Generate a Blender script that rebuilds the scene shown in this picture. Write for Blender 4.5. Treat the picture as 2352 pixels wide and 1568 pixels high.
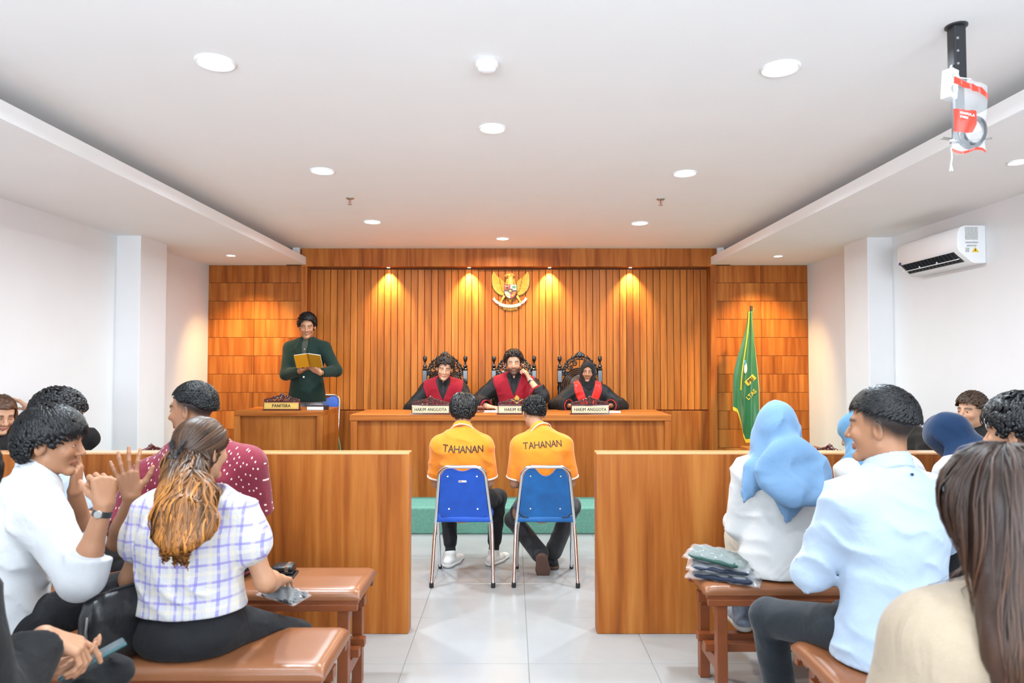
import bpy, bmesh, math, random
import numpy as np
from mathutils import Vector, Matrix, Euler

for o in list(bpy.data.objects):
    bpy.data.objects.remove(o)
SC = bpy.context.scene
COL = SC.collection
PI = math.pi
random.seed(7)

# ------------------------------------------------------------------ camera
F_PX = 1568.0                      # 24 mm on a 36 mm sensor, 2352 px wide
CAM_H = 1.45
PITCH = math.atan(50.5 / F_PX)
cd = bpy.data.cameras.new('camera')
cam = bpy.data.objects.new('camera', cd)
COL.objects.link(cam)
cam.location = (0, 0, CAM_H)
cam.rotation_euler = (PI / 2 + PITCH, 0, 0)
cd.lens = 24.0
cd.sensor_width = 36.0
cd.clip_start = 0.05
cd.dof.use_dof = True
cd.dof.focus_distance = 5.6
cd.dof.aperture_fstop = 4.5
SC.camera = cam

# ------------------------------------------------------------------ world
w = bpy.data.worlds.new('world')
SC.world = w
w.use_nodes = True
bg = w.node_tree.nodes['Background']
bg.inputs[0].default_value = (0.85, 0.92, 1.0, 1)
bg.inputs[1].default_value = 1.0

# ------------------------------------------------------------------ exposure
SC.view_settings.view_transform = 'Standard'
SC.view_settings.look = 'None'
SC.view_settings.gamma = 1.0
SC.view_settings.use_curve_mapping = False
SC.view_settings.exposure = 0.54

COOL = (0.80, 0.91, 1.0)
WARM = (1.0, 0.66, 0.26)
P_CEIL = 29.0        # each cool ceiling downlight, W
P_CEIL_WARM = 20.0   # warm ceiling downlights on the centre line
P_SPOT = 105.0        # small warm spots over the slats
P_SOFFIT = 195.0      # warm soffit spots by the tile wall
P_REAR_FILL = 210.0     # added fill lamp at the rear wall, brightens the ceiling


def light(name, kind, loc, power, color, size=0.12, rot=(0, 0, 0), spread=None, size_y=None, parent=None, blend=None, angle=None):
    ld = bpy.data.lights.new(name, kind)
    ld.energy = power
    ld.color = color
    if kind == 'AREA':
        ld.shape = 'DISK' if size_y is None else 'RECTANGLE'
        ld.size = size
        if size_y:
            ld.size_y = size_y
        if spread:
            ld.spread = spread
    else:
        ld.shadow_soft_size = size
    if kind == 'SPOT':
        ld.spot_size = angle
        ld.spot_blend = blend
    o = bpy.data.objects.new(name, ld)
    COL.objects.link(o)
    o.location = loc
    o.rotation_euler = rot
    if parent:
        o.parent = parent
    return o


# added fill lamp behind the camera, tilted up to brighten the ceiling
REAR_Y = -2.6
light('daylight', 'AREA', (-0.05, REAR_Y + 0.50, 1.60), P_REAR_FILL, (0.80, 0.90, 1.0), size=5.6, rot=(PI / 2 + 0.62, 0, 0), size_y=1.5, spread=2.6)


def at(px, py, Y):
    a = (px - 1176.0) / F_PX
    b = (784.0 - py) / F_PX
    c, s = math.cos(PITCH), math.sin(PITCH)
    dx, dy, dz = a, c - b * s, s + b * c
    t = Y / dy
    return Vector((dx * t, Y, CAM_H + dz * t))


def proj(p):
    c, s = math.cos(PITCH), math.sin(PITCH)
    x, y, z = p[0], p[1], p[2] - CAM_H
    f = y * c + z * s
    u = -y * s + z * c
    return (1176 + F_PX * x / f, 784 - F_PX * u / f)


# ------------------------------------------------------------------ materials
MATS = {}


def _nt(name):
    m = bpy.data.materials.new(name)
    m.use_nodes = True
    nt = m.node_tree
    b = nt.nodes['Principled BSDF']
    return m, nt, b


def N(nt, t, **kw):
    n = nt.nodes.new(t)
    for k, v in kw.items():
        if k.startswith('i_'):
            key = k[2:]
            key = int(key) if key.isdigit() else key
            n.inputs[key].default_value = v
        else:
            setattr(n, k, v)
    return n


def ramp(nt, stops):
    r = nt.nodes.new('ShaderNodeValToRGB')
    el = r.color_ramp.elements
    while len(el) > 1:
        el.remove(el[-1])
    el[0].position = stops[0][0]
    el[0].color = (*stops[0][1], 1)
    for p, c in stops[1:]:
        e = el.new(p)
        e.color = (*c, 1)
    return r


def pm(name, col, rough=0.5, metal=0.0, var=0.06, nscale=6.0, bump=0.0, bscale=60.0, coat=0.0, spec=0.5, sheen=0.0, stretch=(1, 1, 1), alpha=None, transm=0.0):
    """plain surface with a procedural mottling of its colour and a fine relief"""
    if name in MATS:
        return MATS[name]
    m, nt, b = _nt(name)
    tc = N(nt, 'ShaderNodeTexCoord')
    mp = N(nt, 'ShaderNodeMapping')
    mp.inputs['Scale'].default_value = stretch
    nt.links.new(tc.outputs['Object'], mp.inputs[0])
    n = N(nt, 'ShaderNodeTexNoise')
    n.inputs['Scale'].default_value = nscale
    n.inputs['Detail'].default_value = 4
    nt.links.new(mp.outputs[0], n.inputs['Vector'])
    lo = tuple(max(0, c * (1 - var)) for c in col)
    hi = tuple(min(1, c * (1 + var)) for c in col)
    r = ramp(nt, [(0.3, lo), (0.7, hi)])
    nt.links.new(n.outputs['Fac'], r.inputs[0])
    nt.links.new(r.outputs[0], b.inputs['Base Color'])
    b.inputs['Roughness'].default_value = rough
    b.inputs['Metallic'].default_value = metal
    b.inputs['Coat Weight'].default_value = coat
    b.inputs['Coat Roughness'].default_value = 0.12
    b.inputs['Specular IOR Level'].default_value = spec
    b.inputs['Sheen Weight'].default_value = sheen
    b.inputs['Transmission Weight'].default_value = transm
    if alpha is not None:
        b.inputs['Alpha'].default_value = alpha
    if bump:
        n2 = N(nt, 'ShaderNodeTexNoise')
        n2.inputs['Scale'].default_value = bscale
        n2.inputs['Detail'].default_value = 3
        nt.links.new(mp.outputs[0], n2.inputs['Vector'])
        bp = N(nt, 'ShaderNodeBump')
        bp.inputs['Strength'].default_value = bump
        bp.inputs['Distance'].default_value = 0.01
        nt.links.new(n2.outputs['Fac'], bp.inputs['Height'])
        nt.links.new(bp.outputs[0], b.inputs['Normal'])
    MATS[name] = m
    return m


def wood(name, dark, mid, light_, grain=(1, 1, 0.055), rough=0.42, coat=0.03, cath=1.0):
    """laminate with a straight long grain, some cathedral figure and knots"""
    if name in MATS:
        return MATS[name]
    m, nt, b = _nt(name)
    L = nt.links
    tc = N(nt, 'ShaderNodeTexCoord')
    oi = N(nt, 'ShaderNodeObjectInfo')
    mul = N(nt, 'ShaderNodeMath', operation='MULTIPLY')
    mul.inputs[1].default_value = 37.0
    L.new(oi.outputs['Random'], mul.inputs[0])
    cmb = N(nt, 'ShaderNodeCombineXYZ')
    for i in range(3):
        L.new(mul.outputs[0], cmb.inputs[i])
    mp = N(nt, 'ShaderNodeMapping')
    mp.inputs['Scale'].default_value = grain
    L.new(tc.outputs['Object'], mp.inputs[0])
    L.new(cmb.outputs[0], mp.inputs['Location'])
    # cathedral bands: distance rings of a stretched noise
    n1 = N(nt, 'ShaderNodeTexNoise')
    n1.inputs['Scale'].default_value = 3.6
    n1.inputs['Detail'].default_value = 2.0
    n1.inputs['Distortion'].default_value = 0.3
    L.new(mp.outputs[0], n1.inputs['Vector'])
    m1 = N(nt, 'ShaderNodeMath', operation='MULTIPLY')
    m1.inputs[1].default_value = 9.0
    L.new(n1.outputs['Fac'], m1.inputs[0])
    fr = N(nt, 'ShaderNodeMath', operation='PINGPONG')
    fr.inputs[1].default_value = 0.5
    L.new(m1.outputs[0], fr.inputs[0])
    # fibres
    n2 = N(nt, 'ShaderNodeTexNoise')
    n2.inputs['Scale'].default_value = 60.0
    n2.inputs['Detail'].default_value = 5.0
    L.new(mp.outputs[0], n2.inputs['Vector'])
    # broad tone
    n3 = N(nt, 'ShaderNodeTexNoise')
    n3.inputs['Scale'].default_value = 9.0
    n3.inputs['Detail'].default_value = 1.0
    L.new(mp.outputs[0], n3.inputs['Vector'])
    a1 = N(nt, 'ShaderNodeMath', operation='MULTIPLY')
    a1.inputs[1].default_value = 0.48 * cath
    L.new(fr.outputs[0], a1.inputs[0])
    a2 = N(nt, 'ShaderNodeMath', operation='MULTIPLY_ADD')
    a2.inputs[1].default_value = 0.42
    L.new(n2.outputs['Fac'], a2.inputs[0])
    L.new(a1.outputs[0], a2.inputs[2])
    a3 = N(nt, 'ShaderNodeMath', operation='MULTIPLY_ADD')
    a3.inputs[1].default_value = 0.72
    L.new(n3.outputs['Fac'], a3.inputs[0])
    L.new(a2.outputs[0], a3.inputs[2])
    r = ramp(nt, [(0.40, dark), (0.66, mid), (1.02, light_)])
    L.new(a3.outputs[0], r.inputs[0])
    # knots
    mp2 = N(nt, 'ShaderNodeMapping')
    mp2.inputs['Scale'].default_value = tuple(g * 1.0 if g < 0.5 else g for g in grain)
    L.new(tc.outputs['Object'], mp2.inputs[0])
    L.new(cmb.outputs[0], mp2.inputs['Location'])
    vo = N(nt, 'ShaderNodeTexVoronoi')
    vo.inputs['Scale'].default_value = 7.0
    L.new(mp2.outputs[0], vo.inputs['Vector'])
    kr = ramp(nt, [(0.03, (1, 1, 1)), (0.12, (0, 0, 0))])
    L.new(vo.outputs['Distance'], kr.inputs[0])
    km = N(nt, 'ShaderNodeMath', operation='MULTIPLY')
    km.inputs[1].default_value = 0.5
    L.new(kr.outputs[0], km.inputs[0])
    mx = N(nt, 'ShaderNodeMix', data_type='RGBA')
    mx.inputs[7].default_value = (*[c * 0.4 for c in dark], 1)
    L.new(km.outputs[0], mx.inputs[0])
    L.new(r.outputs[0], mx.inputs[6])
    # board to board tone
    hsv = N(nt, 'ShaderNodeHueSaturation')
    mr = N(nt, 'ShaderNodeMapRange')
    mr.inputs[3].default_value = 0.88
    mr.inputs[4].default_value = 1.1
    L.new(oi.outputs['Random'], mr.inputs[0])
    L.new(mr.outputs[0], hsv.inputs['Value'])
    L.new(mx.outputs[2], hsv.inputs['Color'])
    L.new(hsv.outputs[0], b.inputs['Base Color'])
    b.inputs['Roughness'].default_value = rough
    b.inputs['Coat Weight'].default_value = coat
    b.inputs['Specular IOR Level'].default_value = 0.16
    b.inputs['Coat Roughness'].default_value = 0.2
    bp = N(nt, 'ShaderNodeBump')
    bp.inputs['Strength'].default_value = 0.05
    bp.inputs['Distance'].default_value = 0.004
    L.new(n2.outputs['Fac'], bp.inputs['Height'])
    L.new(bp.outputs[0], b.inputs['Normal'])
    MATS[name] = m
    return m


def emit(name, col, strength):
    if name in MATS:
        return MATS[name]
    m, nt, b = _nt(name)
    n = N(nt, 'ShaderNodeTexNoise')
    n.inputs['Scale'].default_value = 3
    r = ramp(nt, [(0.0, tuple(c * 0.97 for c in col)), (1.0, col)])
    nt.links.new(n.outputs['Fac'], r.inputs[0])
    nt.links.new(r.outputs[0], b.inputs['Emission Color'])
    b.inputs['Base Color'].default_value = (*col, 1)
    b.inputs['Emission Strength'].default_value = strength
    MATS[name] = m
    return m


def vcol(name, rough=0.5, spec=0.4, sheen=0.0, bump=0.0, bscale=80.0, coat=0.0, sss=0.0):
    """colour read from the mesh's own colour attribute (skin, hair, printed cloth)"""
    if name in MATS:
        return MATS[name]
    m, nt, b = _nt(name)
    at_ = N(nt, 'ShaderNodeVertexColor')
    at_.layer_name = 'Col'
    tc = N(nt, 'ShaderNodeTexCoord')
    n = N(nt, 'ShaderNodeTexNoise')
    n.inputs['Scale'].default_value = bscale
    n.inputs['Detail'].default_value = 3
    nt.links.new(tc.outputs['Object'], n.inputs['Vector'])
    mr = N(nt, 'ShaderNodeMapRange')
    mr.inputs[3].default_value = 0.94
    mr.inputs[4].default_value = 1.06
    nt.links.new(n.outputs['Fac'], mr.inputs[0])
    mx = N(nt, 'ShaderNodeMix', data_type='RGBA', blend_type='MULTIPLY')
    mx.inputs[0].default_value = 1.0
    nt.links.new(at_.outputs[0], mx.inputs[6])
    nt.links.new(mr.outputs[0], mx.inputs[7])
    nt.links.new(mx.outputs[2], b.inputs['Base Color'])
    b.inputs['Roughness'].default_value = rough
    b.inputs['Specular IOR Level'].default_value = spec
    b.inputs['Sheen Weight'].default_value = sheen
    b.inputs['Coat Weight'].default_value = coat
    if sss:
        b.inputs['Subsurface Weight'].default_value = sss
        b.inputs['Subsurface Radius'].default_value = (0.01, 0.004, 0.002)
    if bump:
        bp = N(nt, 'ShaderNodeBump')
        bp.inputs['Strength'].default_value = bump
        bp.inputs['Distance'].default_value = 0.006
        nt.links.new(n.outputs['Fac'], bp.inputs['Height'])
        nt.links.new(bp.outputs[0], b.inputs['Normal'])
    MATS[name] = m
    return m


def cloth(name, col, rough=0.85, weave=0.25, wrinkle=0.5, wscale=9.0, sheen=0.15, var=0.05, pattern=None):
    """woven cloth: fine weave relief plus soft creases; optional stripes, checks or dots"""
    if name in MATS:
        return MATS[name]
    m, nt, b = _nt(name)
    L = nt.links
    tc = N(nt, 'ShaderNodeTexCoord')
    n = N(nt, 'ShaderNodeTexNoise')
    n.inputs['Scale'].default_value = wscale
    n.inputs['Detail'].default_value = 3
    n.inputs['Distortion'].default_value = 0.8
    L.new(tc.outputs['Object'], n.inputs['Vector'])
    n2 = N(nt, 'ShaderNodeTexNoise')
    n2.inputs['Scale'].default_value = 420
    L.new(tc.outputs['Object'], n2.inputs['Vector'])
    ad = N(nt, 'ShaderNodeMath', operation='MULTIPLY_ADD')
    ad.inputs[1].default_value = weave * 0.06
    L.new(n2.outputs['Fac'], ad.inputs[0])
    L.new(n.outputs['Fac'], ad.inputs[2])
    bp = N(nt, 'ShaderNodeBump')
    bp.inputs['Strength'].default_value = wrinkle
    bp.inputs['Distance'].default_value = 0.02
    L.new(ad.outputs[0], bp.inputs['Height'])
    L.new(bp.outputs[0], b.inputs['Normal'])
    r = ramp(nt, [(0.3, tuple(max(0, c * (1 - var)) for c in col)), (0.7, tuple(min(1, c * (1 + var)) for c in col))])
    L.new(n2.outputs['Fac'], r.inputs[0])
    out = r.outputs[0]
    if pattern:
        sx = N(nt, 'ShaderNodeSeparateXYZ')
        L.new(tc.outputs['Object'], sx.inputs[0])

        def band(axis, period, width, offset=0.0):
            a = N(nt, 'ShaderNodeMath', operation='ADD')
            a.inputs[1].default_value = 10 + offset
            L.new(sx.outputs[axis], a.inputs[0])
            md = N(nt, 'ShaderNodeMath', operation='MODULO')
            md.inputs[1].default_value = period
            L.new(a.outputs[0], md.inputs[0])
            lt = N(nt, 'ShaderNodeMath', operation='LESS_THAN')
            lt.inputs[1].default_value = width
            L.new(md.outputs[0], lt.inputs[0])
            return lt.outputs[0]

        def over(fac, colr, amt):
            nonlocal out
            mm = N(nt, 'ShaderNodeMath', operation='MULTIPLY')
            mm.inputs[1].default_value = amt
            L.new(fac, mm.inputs[0])
            mx = N(nt, 'ShaderNodeMix', data_type='RGBA')
            L.new(mm.outputs[0], mx.inputs[0])
            L.new(out, mx.inputs[6])
            mx.inputs[7].default_value = (*colr, 1)
            out = mx.outputs[2]
        if pattern[0] == 'bands':
            for axis, period, width, offset, colr, amt in pattern[1]:
                over(band(axis, period, width, offset), colr, amt)
        if pattern[0] == 'dots':
            vo = N(nt, 'ShaderNodeTexVoronoi')
            vo.inputs['Scale'].default_value = pattern[1]
            vo.voronoi_dimensions = '2D'
            vo.inputs['Randomness'].default_value = 0.6
            a_ = N(nt, 'ShaderNodeMath', operation='MULTIPLY_ADD')
            a_.inputs[1].default_value = -0.7
            L.new(sx.outputs[1], a_.inputs[0])
            L.new(sx.outputs[0], a_.inputs[2])
            cb_ = N(nt, 'ShaderNodeCombineXYZ')
            L.new(a_.outputs[0], cb_.inputs[0])
            L.new(sx.outputs[2], cb_.inputs[1])
            mp = N(nt, 'ShaderNodeMapping')
            mp.inputs['Scale'].default_value = (1.4, 0.8, 1.0)
            mp.inputs['Rotation'].default_value = (0, 0, 0.5)
            L.new(cb_.outputs[0], mp.inputs[0])
            L.new(mp.outputs[0], vo.inputs['Vector'])
            lt = N(nt, 'ShaderNodeMath', operation='LESS_THAN')
            lt.inputs[1].default_value = pattern[2]
            L.new(vo.outputs['Distance'], lt.inputs[0])
            over(lt.outputs[0], pattern[3], 0.9)
    L.new(out, b.inputs['Base Color'])
    b.inputs['Roughness'].default_value = rough
    b.inputs['Sheen Weight'].default_value = sheen
    b.inputs['Specular IOR Level'].default_value = 0.25
    MATS[name] = m
    return m


# ------------------------------------------------------------------ mesh helpers
def tag(o, label=None, cat=None, group=None, kind=None):
    if label:
        o['label'] = label
    if cat:
        o['category'] = cat
    if group:
        o['group'] = group
    if kind:
        o['kind'] = kind
    return o


def empty(name, loc=(0, 0, 0), rz=0.0):
    o = bpy.data.objects.new(name, None)
    COL.objects.link(o)
    o.location = loc
    o.rotation_euler = (0, 0, rz)
    o.empty_display_size = 0.1
    return o


def link_mesh(name, me, mat, parent=None, loc=None, rot=None):
    o = bpy.data.objects.new(name, me)
    COL.objects.link(o)
    if mat is not None and not me.materials:
        me.materials.append(mat)
    if parent is not None:
        o.parent = parent
    if loc is not None:
        o.location = loc
    if rot is not None:
        o.rotation_euler = rot
    return o


def np_mesh(name, V, Q, smooth=True, col=None):
    """mesh from numpy vertices and quads or triangles"""
    me = bpy.data.meshes.new(name)
    V = np.asarray(V, np.float32)
    Q = np.asarray(Q, np.int32)
    k = Q.shape[1]
    me.vertices.add(len(V))
    me.vertices.foreach_set('co', V.ravel())
    me.loops.add(Q.size)
    me.loops.foreach_set('vertex_index', Q.ravel())
    me.polygons.add(len(Q))
    me.polygons.foreach_set('loop_start', np.arange(0, Q.size, k, dtype=np.int32))
    me.update(calc_edges=True)
    if smooth:
        me.polygons.foreach_set('use_smooth', np.ones(len(Q), bool))
    if col is not None:
        ca = me.color_attributes.new('Col', 'FLOAT_COLOR', 'POINT')
        c4 = np.ones((len(V), 4), np.float32)
        c4[:, :3] = col
        ca.data.foreach_set('color', c4.ravel())
    me.validate()
    return me


class MB:
    """collects shapes; build() links them as ONE mesh object"""

    def __init__(self):
        self.v, self.f = [], []

    def add(self, vs, fs):
        n = len(self.v)
        self.v += [tuple(v) for v in vs]
        self.f += [tuple(i + n for i in f) for f in fs]
        return self

    def box(self, x0, x1, y0, y1, z0, z1):
        return self.add([(x0, y0, z0), (x1, y0, z0), (x1, y1, z0), (x0, y1, z0), (x0, y0, z1), (x1, y0, z1), (x1, y1, z1), (x0, y1, z1)],
                        [(0, 3, 2, 1), (4, 5, 6, 7), (0, 1, 5, 4), (1, 2, 6, 5), (2, 3, 7, 6), (3, 0, 4, 7)])

    def prism(self, poly, d0, d1, axis='y'):
        """poly of (a, b) pairs extruded along an axis from d0 to d1"""
        n = len(poly)

        def P(a, b, d):
            return {'y': (a, d, b), 'x': (d, a, b), 'z': (a, b, d)}[axis]
        vs = [P(a, b, d0) for a, b in poly] + [P(a, b, d1) for a, b in poly]
        fs = [tuple(range(n)), tuple(range(2 * n - 1, n - 1, -1))]
        fs += [(i, i + n, (i + 1) % n + n, (i + 1) % n) for i in range(n)]
        return self.add(vs, fs)

    def beam(self, a, b, w, h, up=(0, 0, 1)):
        a, b = Vector(a), Vector(b)
        d = (b - a).normalized()
        s = d.cross(Vector(up))
        if s.length < 1e-5:
            s = d.cross(Vector((1, 0, 0)))
        s.normalize()
        u = s.cross(d).normalized()
        vs = []
        for p in (a, b):
            for i, j in ((-1, -1), (1, -1), (1, 1), (-1, 1)):
                vs.append(p + s * (i * w / 2) + u * (j * h / 2))
        return self.add(vs, [(0, 3, 2, 1), (4, 5, 6, 7), (0, 1, 5, 4), (1, 2, 6, 5), (2, 3, 7, 6), (3, 0, 4, 7)])

    def tube(self, pts, r, n=8, closed=False, flat=1.0):
        pts = [Vector(p) for p in pts]
        m = len(pts)
        rs = r if isinstance(r, (list, tuple)) else [r] * m
        ref = None
        vs = []
        for i, p in enumerate(pts):
            if closed:
                d = pts[(i + 1) % m] - pts[i - 1]
            else:
                d = pts[min(i + 1, m - 1)] - pts[max(i - 1, 0)]
            d.normalize()
            if ref is None:
                ref = d.cross(Vector((0, 0, 1)))
                if ref.length < 0.1:
                    ref = d.cross(Vector((1, 0, 0)))
            ref = ref - d * ref.dot(d)
            ref.normalize()
            b = d.cross(ref)
            for k in range(n):
                a = 2 * PI * k / n
                vs.append(p + ref * (rs[i] * math.cos(a)) + b * (rs[i] * flat * math.sin(a)))
        fs = []
        for i in range(m if closed else m - 1):
            j = (i + 1) % m
            for k in range(n):
                l = (k + 1) % n
                fs.append((i * n + k, i * n + l, j * n + l, j * n + k))
        if not closed:
            fs.append(tuple(range(n - 1, -1, -1)))
            fs.append(tuple((m - 1) * n + k for k in range(n)))
        return self.add(vs, fs)

    def lathe(self, prof, n=20, c=(0, 0, 0), axis='z'):
        """prof: (radius, height) from one end to the other"""
        vs = []
        for r, h in prof:
            for k in range(n):
                a = 2 * PI * k / n
                x, y = r * math.cos(a), r * math.sin(a)
                q = {'z': (x, y, h), 'y': (x, h, y), 'x': (h, x, y)}[axis]
                vs.append((c[0] + q[0], c[1] + q[1], c[2] + q[2]))
        m = len(prof)
        fs = []
        for i in range(m - 1):
            for k in range(n):
                l = (k + 1) % n
                fs.append((i * n + k, i * n + l, (i + 1) * n + l, (i + 1) * n + k))
        fs.append(tuple(range(n - 1, -1, -1)))
        fs.append(tuple((m - 1) * n + k for k in range(n)))
        return self.add(vs, fs)

    def ball(self, c, r, nu=12, nv=8, rot=None):
        r = r if isinstance(r, (list, tuple)) else (r, r, r)
        vs = []
        for j in range(nv + 1):
            t = PI * j / nv
            for i in range(nu):
                a = 2 * PI * i / nu
                q = Vector((r[0] * math.sin(t) * math.cos(a), r[1] * math.sin(t) * math.sin(a), r[2] * math.cos(t)))
                if rot is not None:
                    q = rot @ q
                vs.append(Vector(c) + q)
        fs = []
        for j in range(nv):
            for i in range(nu):
                k = (i + 1) % nu
                fs.append((j * nu + i, (j + 1) * nu + i, (j + 1) * nu + k, j * nu + k))
        return self.add(vs, fs)

    def grid(self, P, closed_u=False):
        """P[i][j] points"""
        ni, nj = len(P), len(P[0])
        vs = [p for row in P for p in row]
        fs = []
        for i in range(ni - 1):
            for j in range(nj if closed_u else nj - 1):
                k = (j + 1) % nj
                fs.append((i * nj + j, i * nj + k, (i + 1) * nj + k, (i + 1) * nj + j))
        return self.add(vs, fs)

    def xf(self, M):
        self.v = [tuple(M @ Vector(v)) for v in self.v]
        return self

    def mesh(self, name, smooth=False, bevel=0.0, seg=1, angle=None):
        bm = bmesh.new()
        vs = [bm.verts.new(v) for v in self.v]
        for f in self.f:
            if len(set(f)) > 2:
                try:
                    bm.faces.new([vs[i] for i in f])
                except ValueError:
                    pass
        bmesh.ops.remove_doubles(bm, verts=bm.verts, dist=1e-6)
        bmesh.ops.recalc_face_normals(bm, faces=bm.faces)
        if bevel:
            es = [e for e in bm.edges if len(e.link_faces) == 2 and e.calc_face_angle(0) > 0.6]
            bmesh.ops.bevel(bm, geom=es, offset=bevel, segments=seg, affect='EDGES', clamp_overlap=True, profile=0.5)
        me = bpy.data.meshes.new(name)
        bm.to_mesh(me)
        bm.free()
        if smooth:
            me.polygons.foreach_set('use_smooth', [True] * len(me.polygons))
            try:
                me.set_sharp_from_angle(angle=0.7)
            except Exception:
                pass
        return me

    def build(self, name, mat, parent=None, smooth=False, bevel=0.0, seg=1, loc=None, rot=None):
        return link_mesh(name, self.mesh(name, smooth, bevel, seg), mat, parent, loc, rot)


def struct(o):
    o['kind'] = 'structure'
    return o


def copy_tree(o, parent=None):
    c = o.copy()
    COL.objects.link(c)
    if parent is not None:
        c.parent = parent
    for ch in list(o.children):
        copy_tree(ch, c)
    return c


def text_mesh(txt, size, name='text', bold=0.0, fat=0.0, extrude=0.0008, spacing=1.0, xscale=1.0):
    cu = bpy.data.curves.new(name, 'FONT')
    cu.body = txt
    cu.size = size
    cu.align_x = 'CENTER'
    cu.align_y = 'CENTER'
    cu.offset = bold
    cu.extrude = extrude
    cu.resolution_u = 3
    cu.space_character = spacing
    ob = bpy.data.objects.new(name, cu)
    COL.objects.link(ob)
    dg = bpy.context.evaluated_depsgraph_get()
    dg.update()
    me = bpy.data.meshes.new_from_object(ob.evaluated_get(dg))
    bpy.data.objects.remove(ob)
    if fat:
        bm = bmesh.new()
        for dx, dz in ((-fat, 0.0), (0.0, 0.0001), (fat, 0.0002)):
            n0 = len(bm.verts)
            bm.from_mesh(me)
            bm.verts.ensure_lookup_table()
            for v in bm.verts[n0:]:
                v.co.x += dx
                v.co.z += dz
        bm.to_mesh(me)
        bm.free()
    if xscale != 1.0:
        for v in me.vertices:
            v.co.x *= xscale
    return me
# ================================================================== ROOM
M_WALL = pm('wall_paint', (0.77, 0.775, 0.78), 0.7, var=0.015, nscale=2.5, bump=0.03, bscale=120)
M_CEIL = pm('ceiling_paint', (0.90, 0.90, 0.895), 0.75, var=0.012, nscale=2.0)
M_WOOD = wood('laminate_wood', (0.22, 0.055, 0.010), (0.37, 0.108, 0.019), (0.50, 0.185, 0.040))
M_WOODH = wood('laminate_wood_h', (0.22, 0.055, 0.010), (0.37, 0.108, 0.019), (0.50, 0.185, 0.040), grain=(0.055, 1, 1))
M_SLAT = wood('slat_wood', (0.27, 0.072, 0.012), (0.44, 0.140, 0.023), (0.58, 0.23, 0.048), grain=(1, 1, 0.055), cath=0.5)
M_GROOVE = pm('groove_dark', (0.11, 0.032, 0.009), 0.8)
M_TILE = pm('floor_tile', (0.315, 0.318, 0.315), 0.25, var=0.05, nscale=3.5, spec=0.5)
M_GROUT = pm('floor_grout', (0.24, 0.24, 0.225), 0.8)
M_GREEN = pm('green_carpet', (0.12, 0.30, 0.235), 0.95, var=0.12, nscale=40, bump=0.4, bscale=300)
M_WHITEP = pm('white_plastic', (0.86, 0.87, 0.88), 0.35, var=0.01)
M_BLACKP = pm('black_plastic', (0.02, 0.021, 0.024), 0.4, var=0.1)
M_CHROME = pm('chrome', (0.75, 0.76, 0.78), 0.16, metal=1.0, var=0.03)
M_STEEL = pm('brushed_steel', (0.55, 0.54, 0.52), 0.35, metal=1.0, var=0.05)

XL, XR = -3.50, 3.41
ZC, ZS = 2.77, 2.582
Y_TILE, Y_HEAD, Y_SLAT = 7.85, 7.80, 7.93
SOL, SOR = -2.363, 2.28
ZP = 0.222
Y_PLAT = 5.85

# floor: grout bed with separate tiles
floor = struct(MB().box(XL - 0.15, XR + 0.15, REAR_Y, 8.2, -0.1, -0.004).build('floor', M_GROUT))
tile_me = MB().box(-0.2985, 0.2985, -0.2985, 0.2985, -0.012, 0.0).mesh('tile', bevel=0.0012)
tile_me.materials.append(M_TILE)
for i in range(12):
    for j in range(15):
        x = -3.22 + 0.6 * i
        y = REAR_Y + 0.3 + 0.6 * j - 0.05
        if y > 6.1:
            continue
        link_mesh('tile', tile_me, None, floor, (x, y, 0))

# platform with green carpet
pl = MB().box(XL, XR, Y_PLAT, 8.0, 0.0, ZP)
struct(pl.build('platform', M_GREEN, bevel=0.012, seg=2))

# walls
wl = struct(MB().box(XL - 0.15, XL, REAR_Y, 8.2, 0, 2.9).build('wall_left', M_WALL))
MB().box(XL - 0.05, -3.29, 6.02, 6.48, 0, ZS + 0.02).build('column', M_WALL, wl, bevel=0.003)
wr = struct(MB().box(XR, XR + 0.15, REAR_Y, 8.2, 0, 2.9).build('wall_right', M_WALL))
MB().box(3.19, XR + 0.05, 6.10, 6.53, 0, ZS + 0.02).build('column', M_WALL, wr, bevel=0.003)

# unseen rear wall; its band of windows is added to bring in light
rear = MB()
rear.box(XL - 0.15, XR + 0.15, REAR_Y - 0.12, REAR_Y, 0, 0.85)
rear.box(XL - 0.15, XR + 0.15, REAR_Y - 0.12, REAR_Y, 2.4, 2.9)
rear.box(XL - 0.15, -2.9, REAR_Y - 0.12, REAR_Y, 0.85, 2.4)
rear.box(2.8, XR + 0.15, REAR_Y - 0.12, REAR_Y, 0.85, 2.4)
struct(rear.build('wall_rear', M_WALL))
M_FRAME = pm('window_frame_white', (0.75, 0.76, 0.77), 0.4)
M_GLASS = pm('window_glass', (0.9, 0.95, 1.0), 0.02, transm=1.0, var=0.01)
for k in range(4):
    x0 = -2.9 + k * 1.425
    wf = MB()
    wf.box(x0, x0 + 1.425, REAR_Y - 0.09, REAR_Y - 0.03, 0.85, 0.91)
    wf.box(x0, x0 + 1.425, REAR_Y - 0.09, REAR_Y - 0.03, 2.34, 2.4)
    wf.box(x0, x0 + 0.05, REAR_Y - 0.09, REAR_Y - 0.03, 0.91, 2.34)
    wf.box(x0 + 1.375, x0 + 1.425, REAR_Y - 0.09, REAR_Y - 0.03, 0.91, 2.34)
    wo = struct(wf.build('window_%d' % (k + 1), M_FRAME))
    MB().box(x0 + 0.05, x0 + 1.375, REAR_Y - 0.064, REAR_Y - 0.058, 0.91, 2.34).build('pane', M_GLASS, wo)

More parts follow.
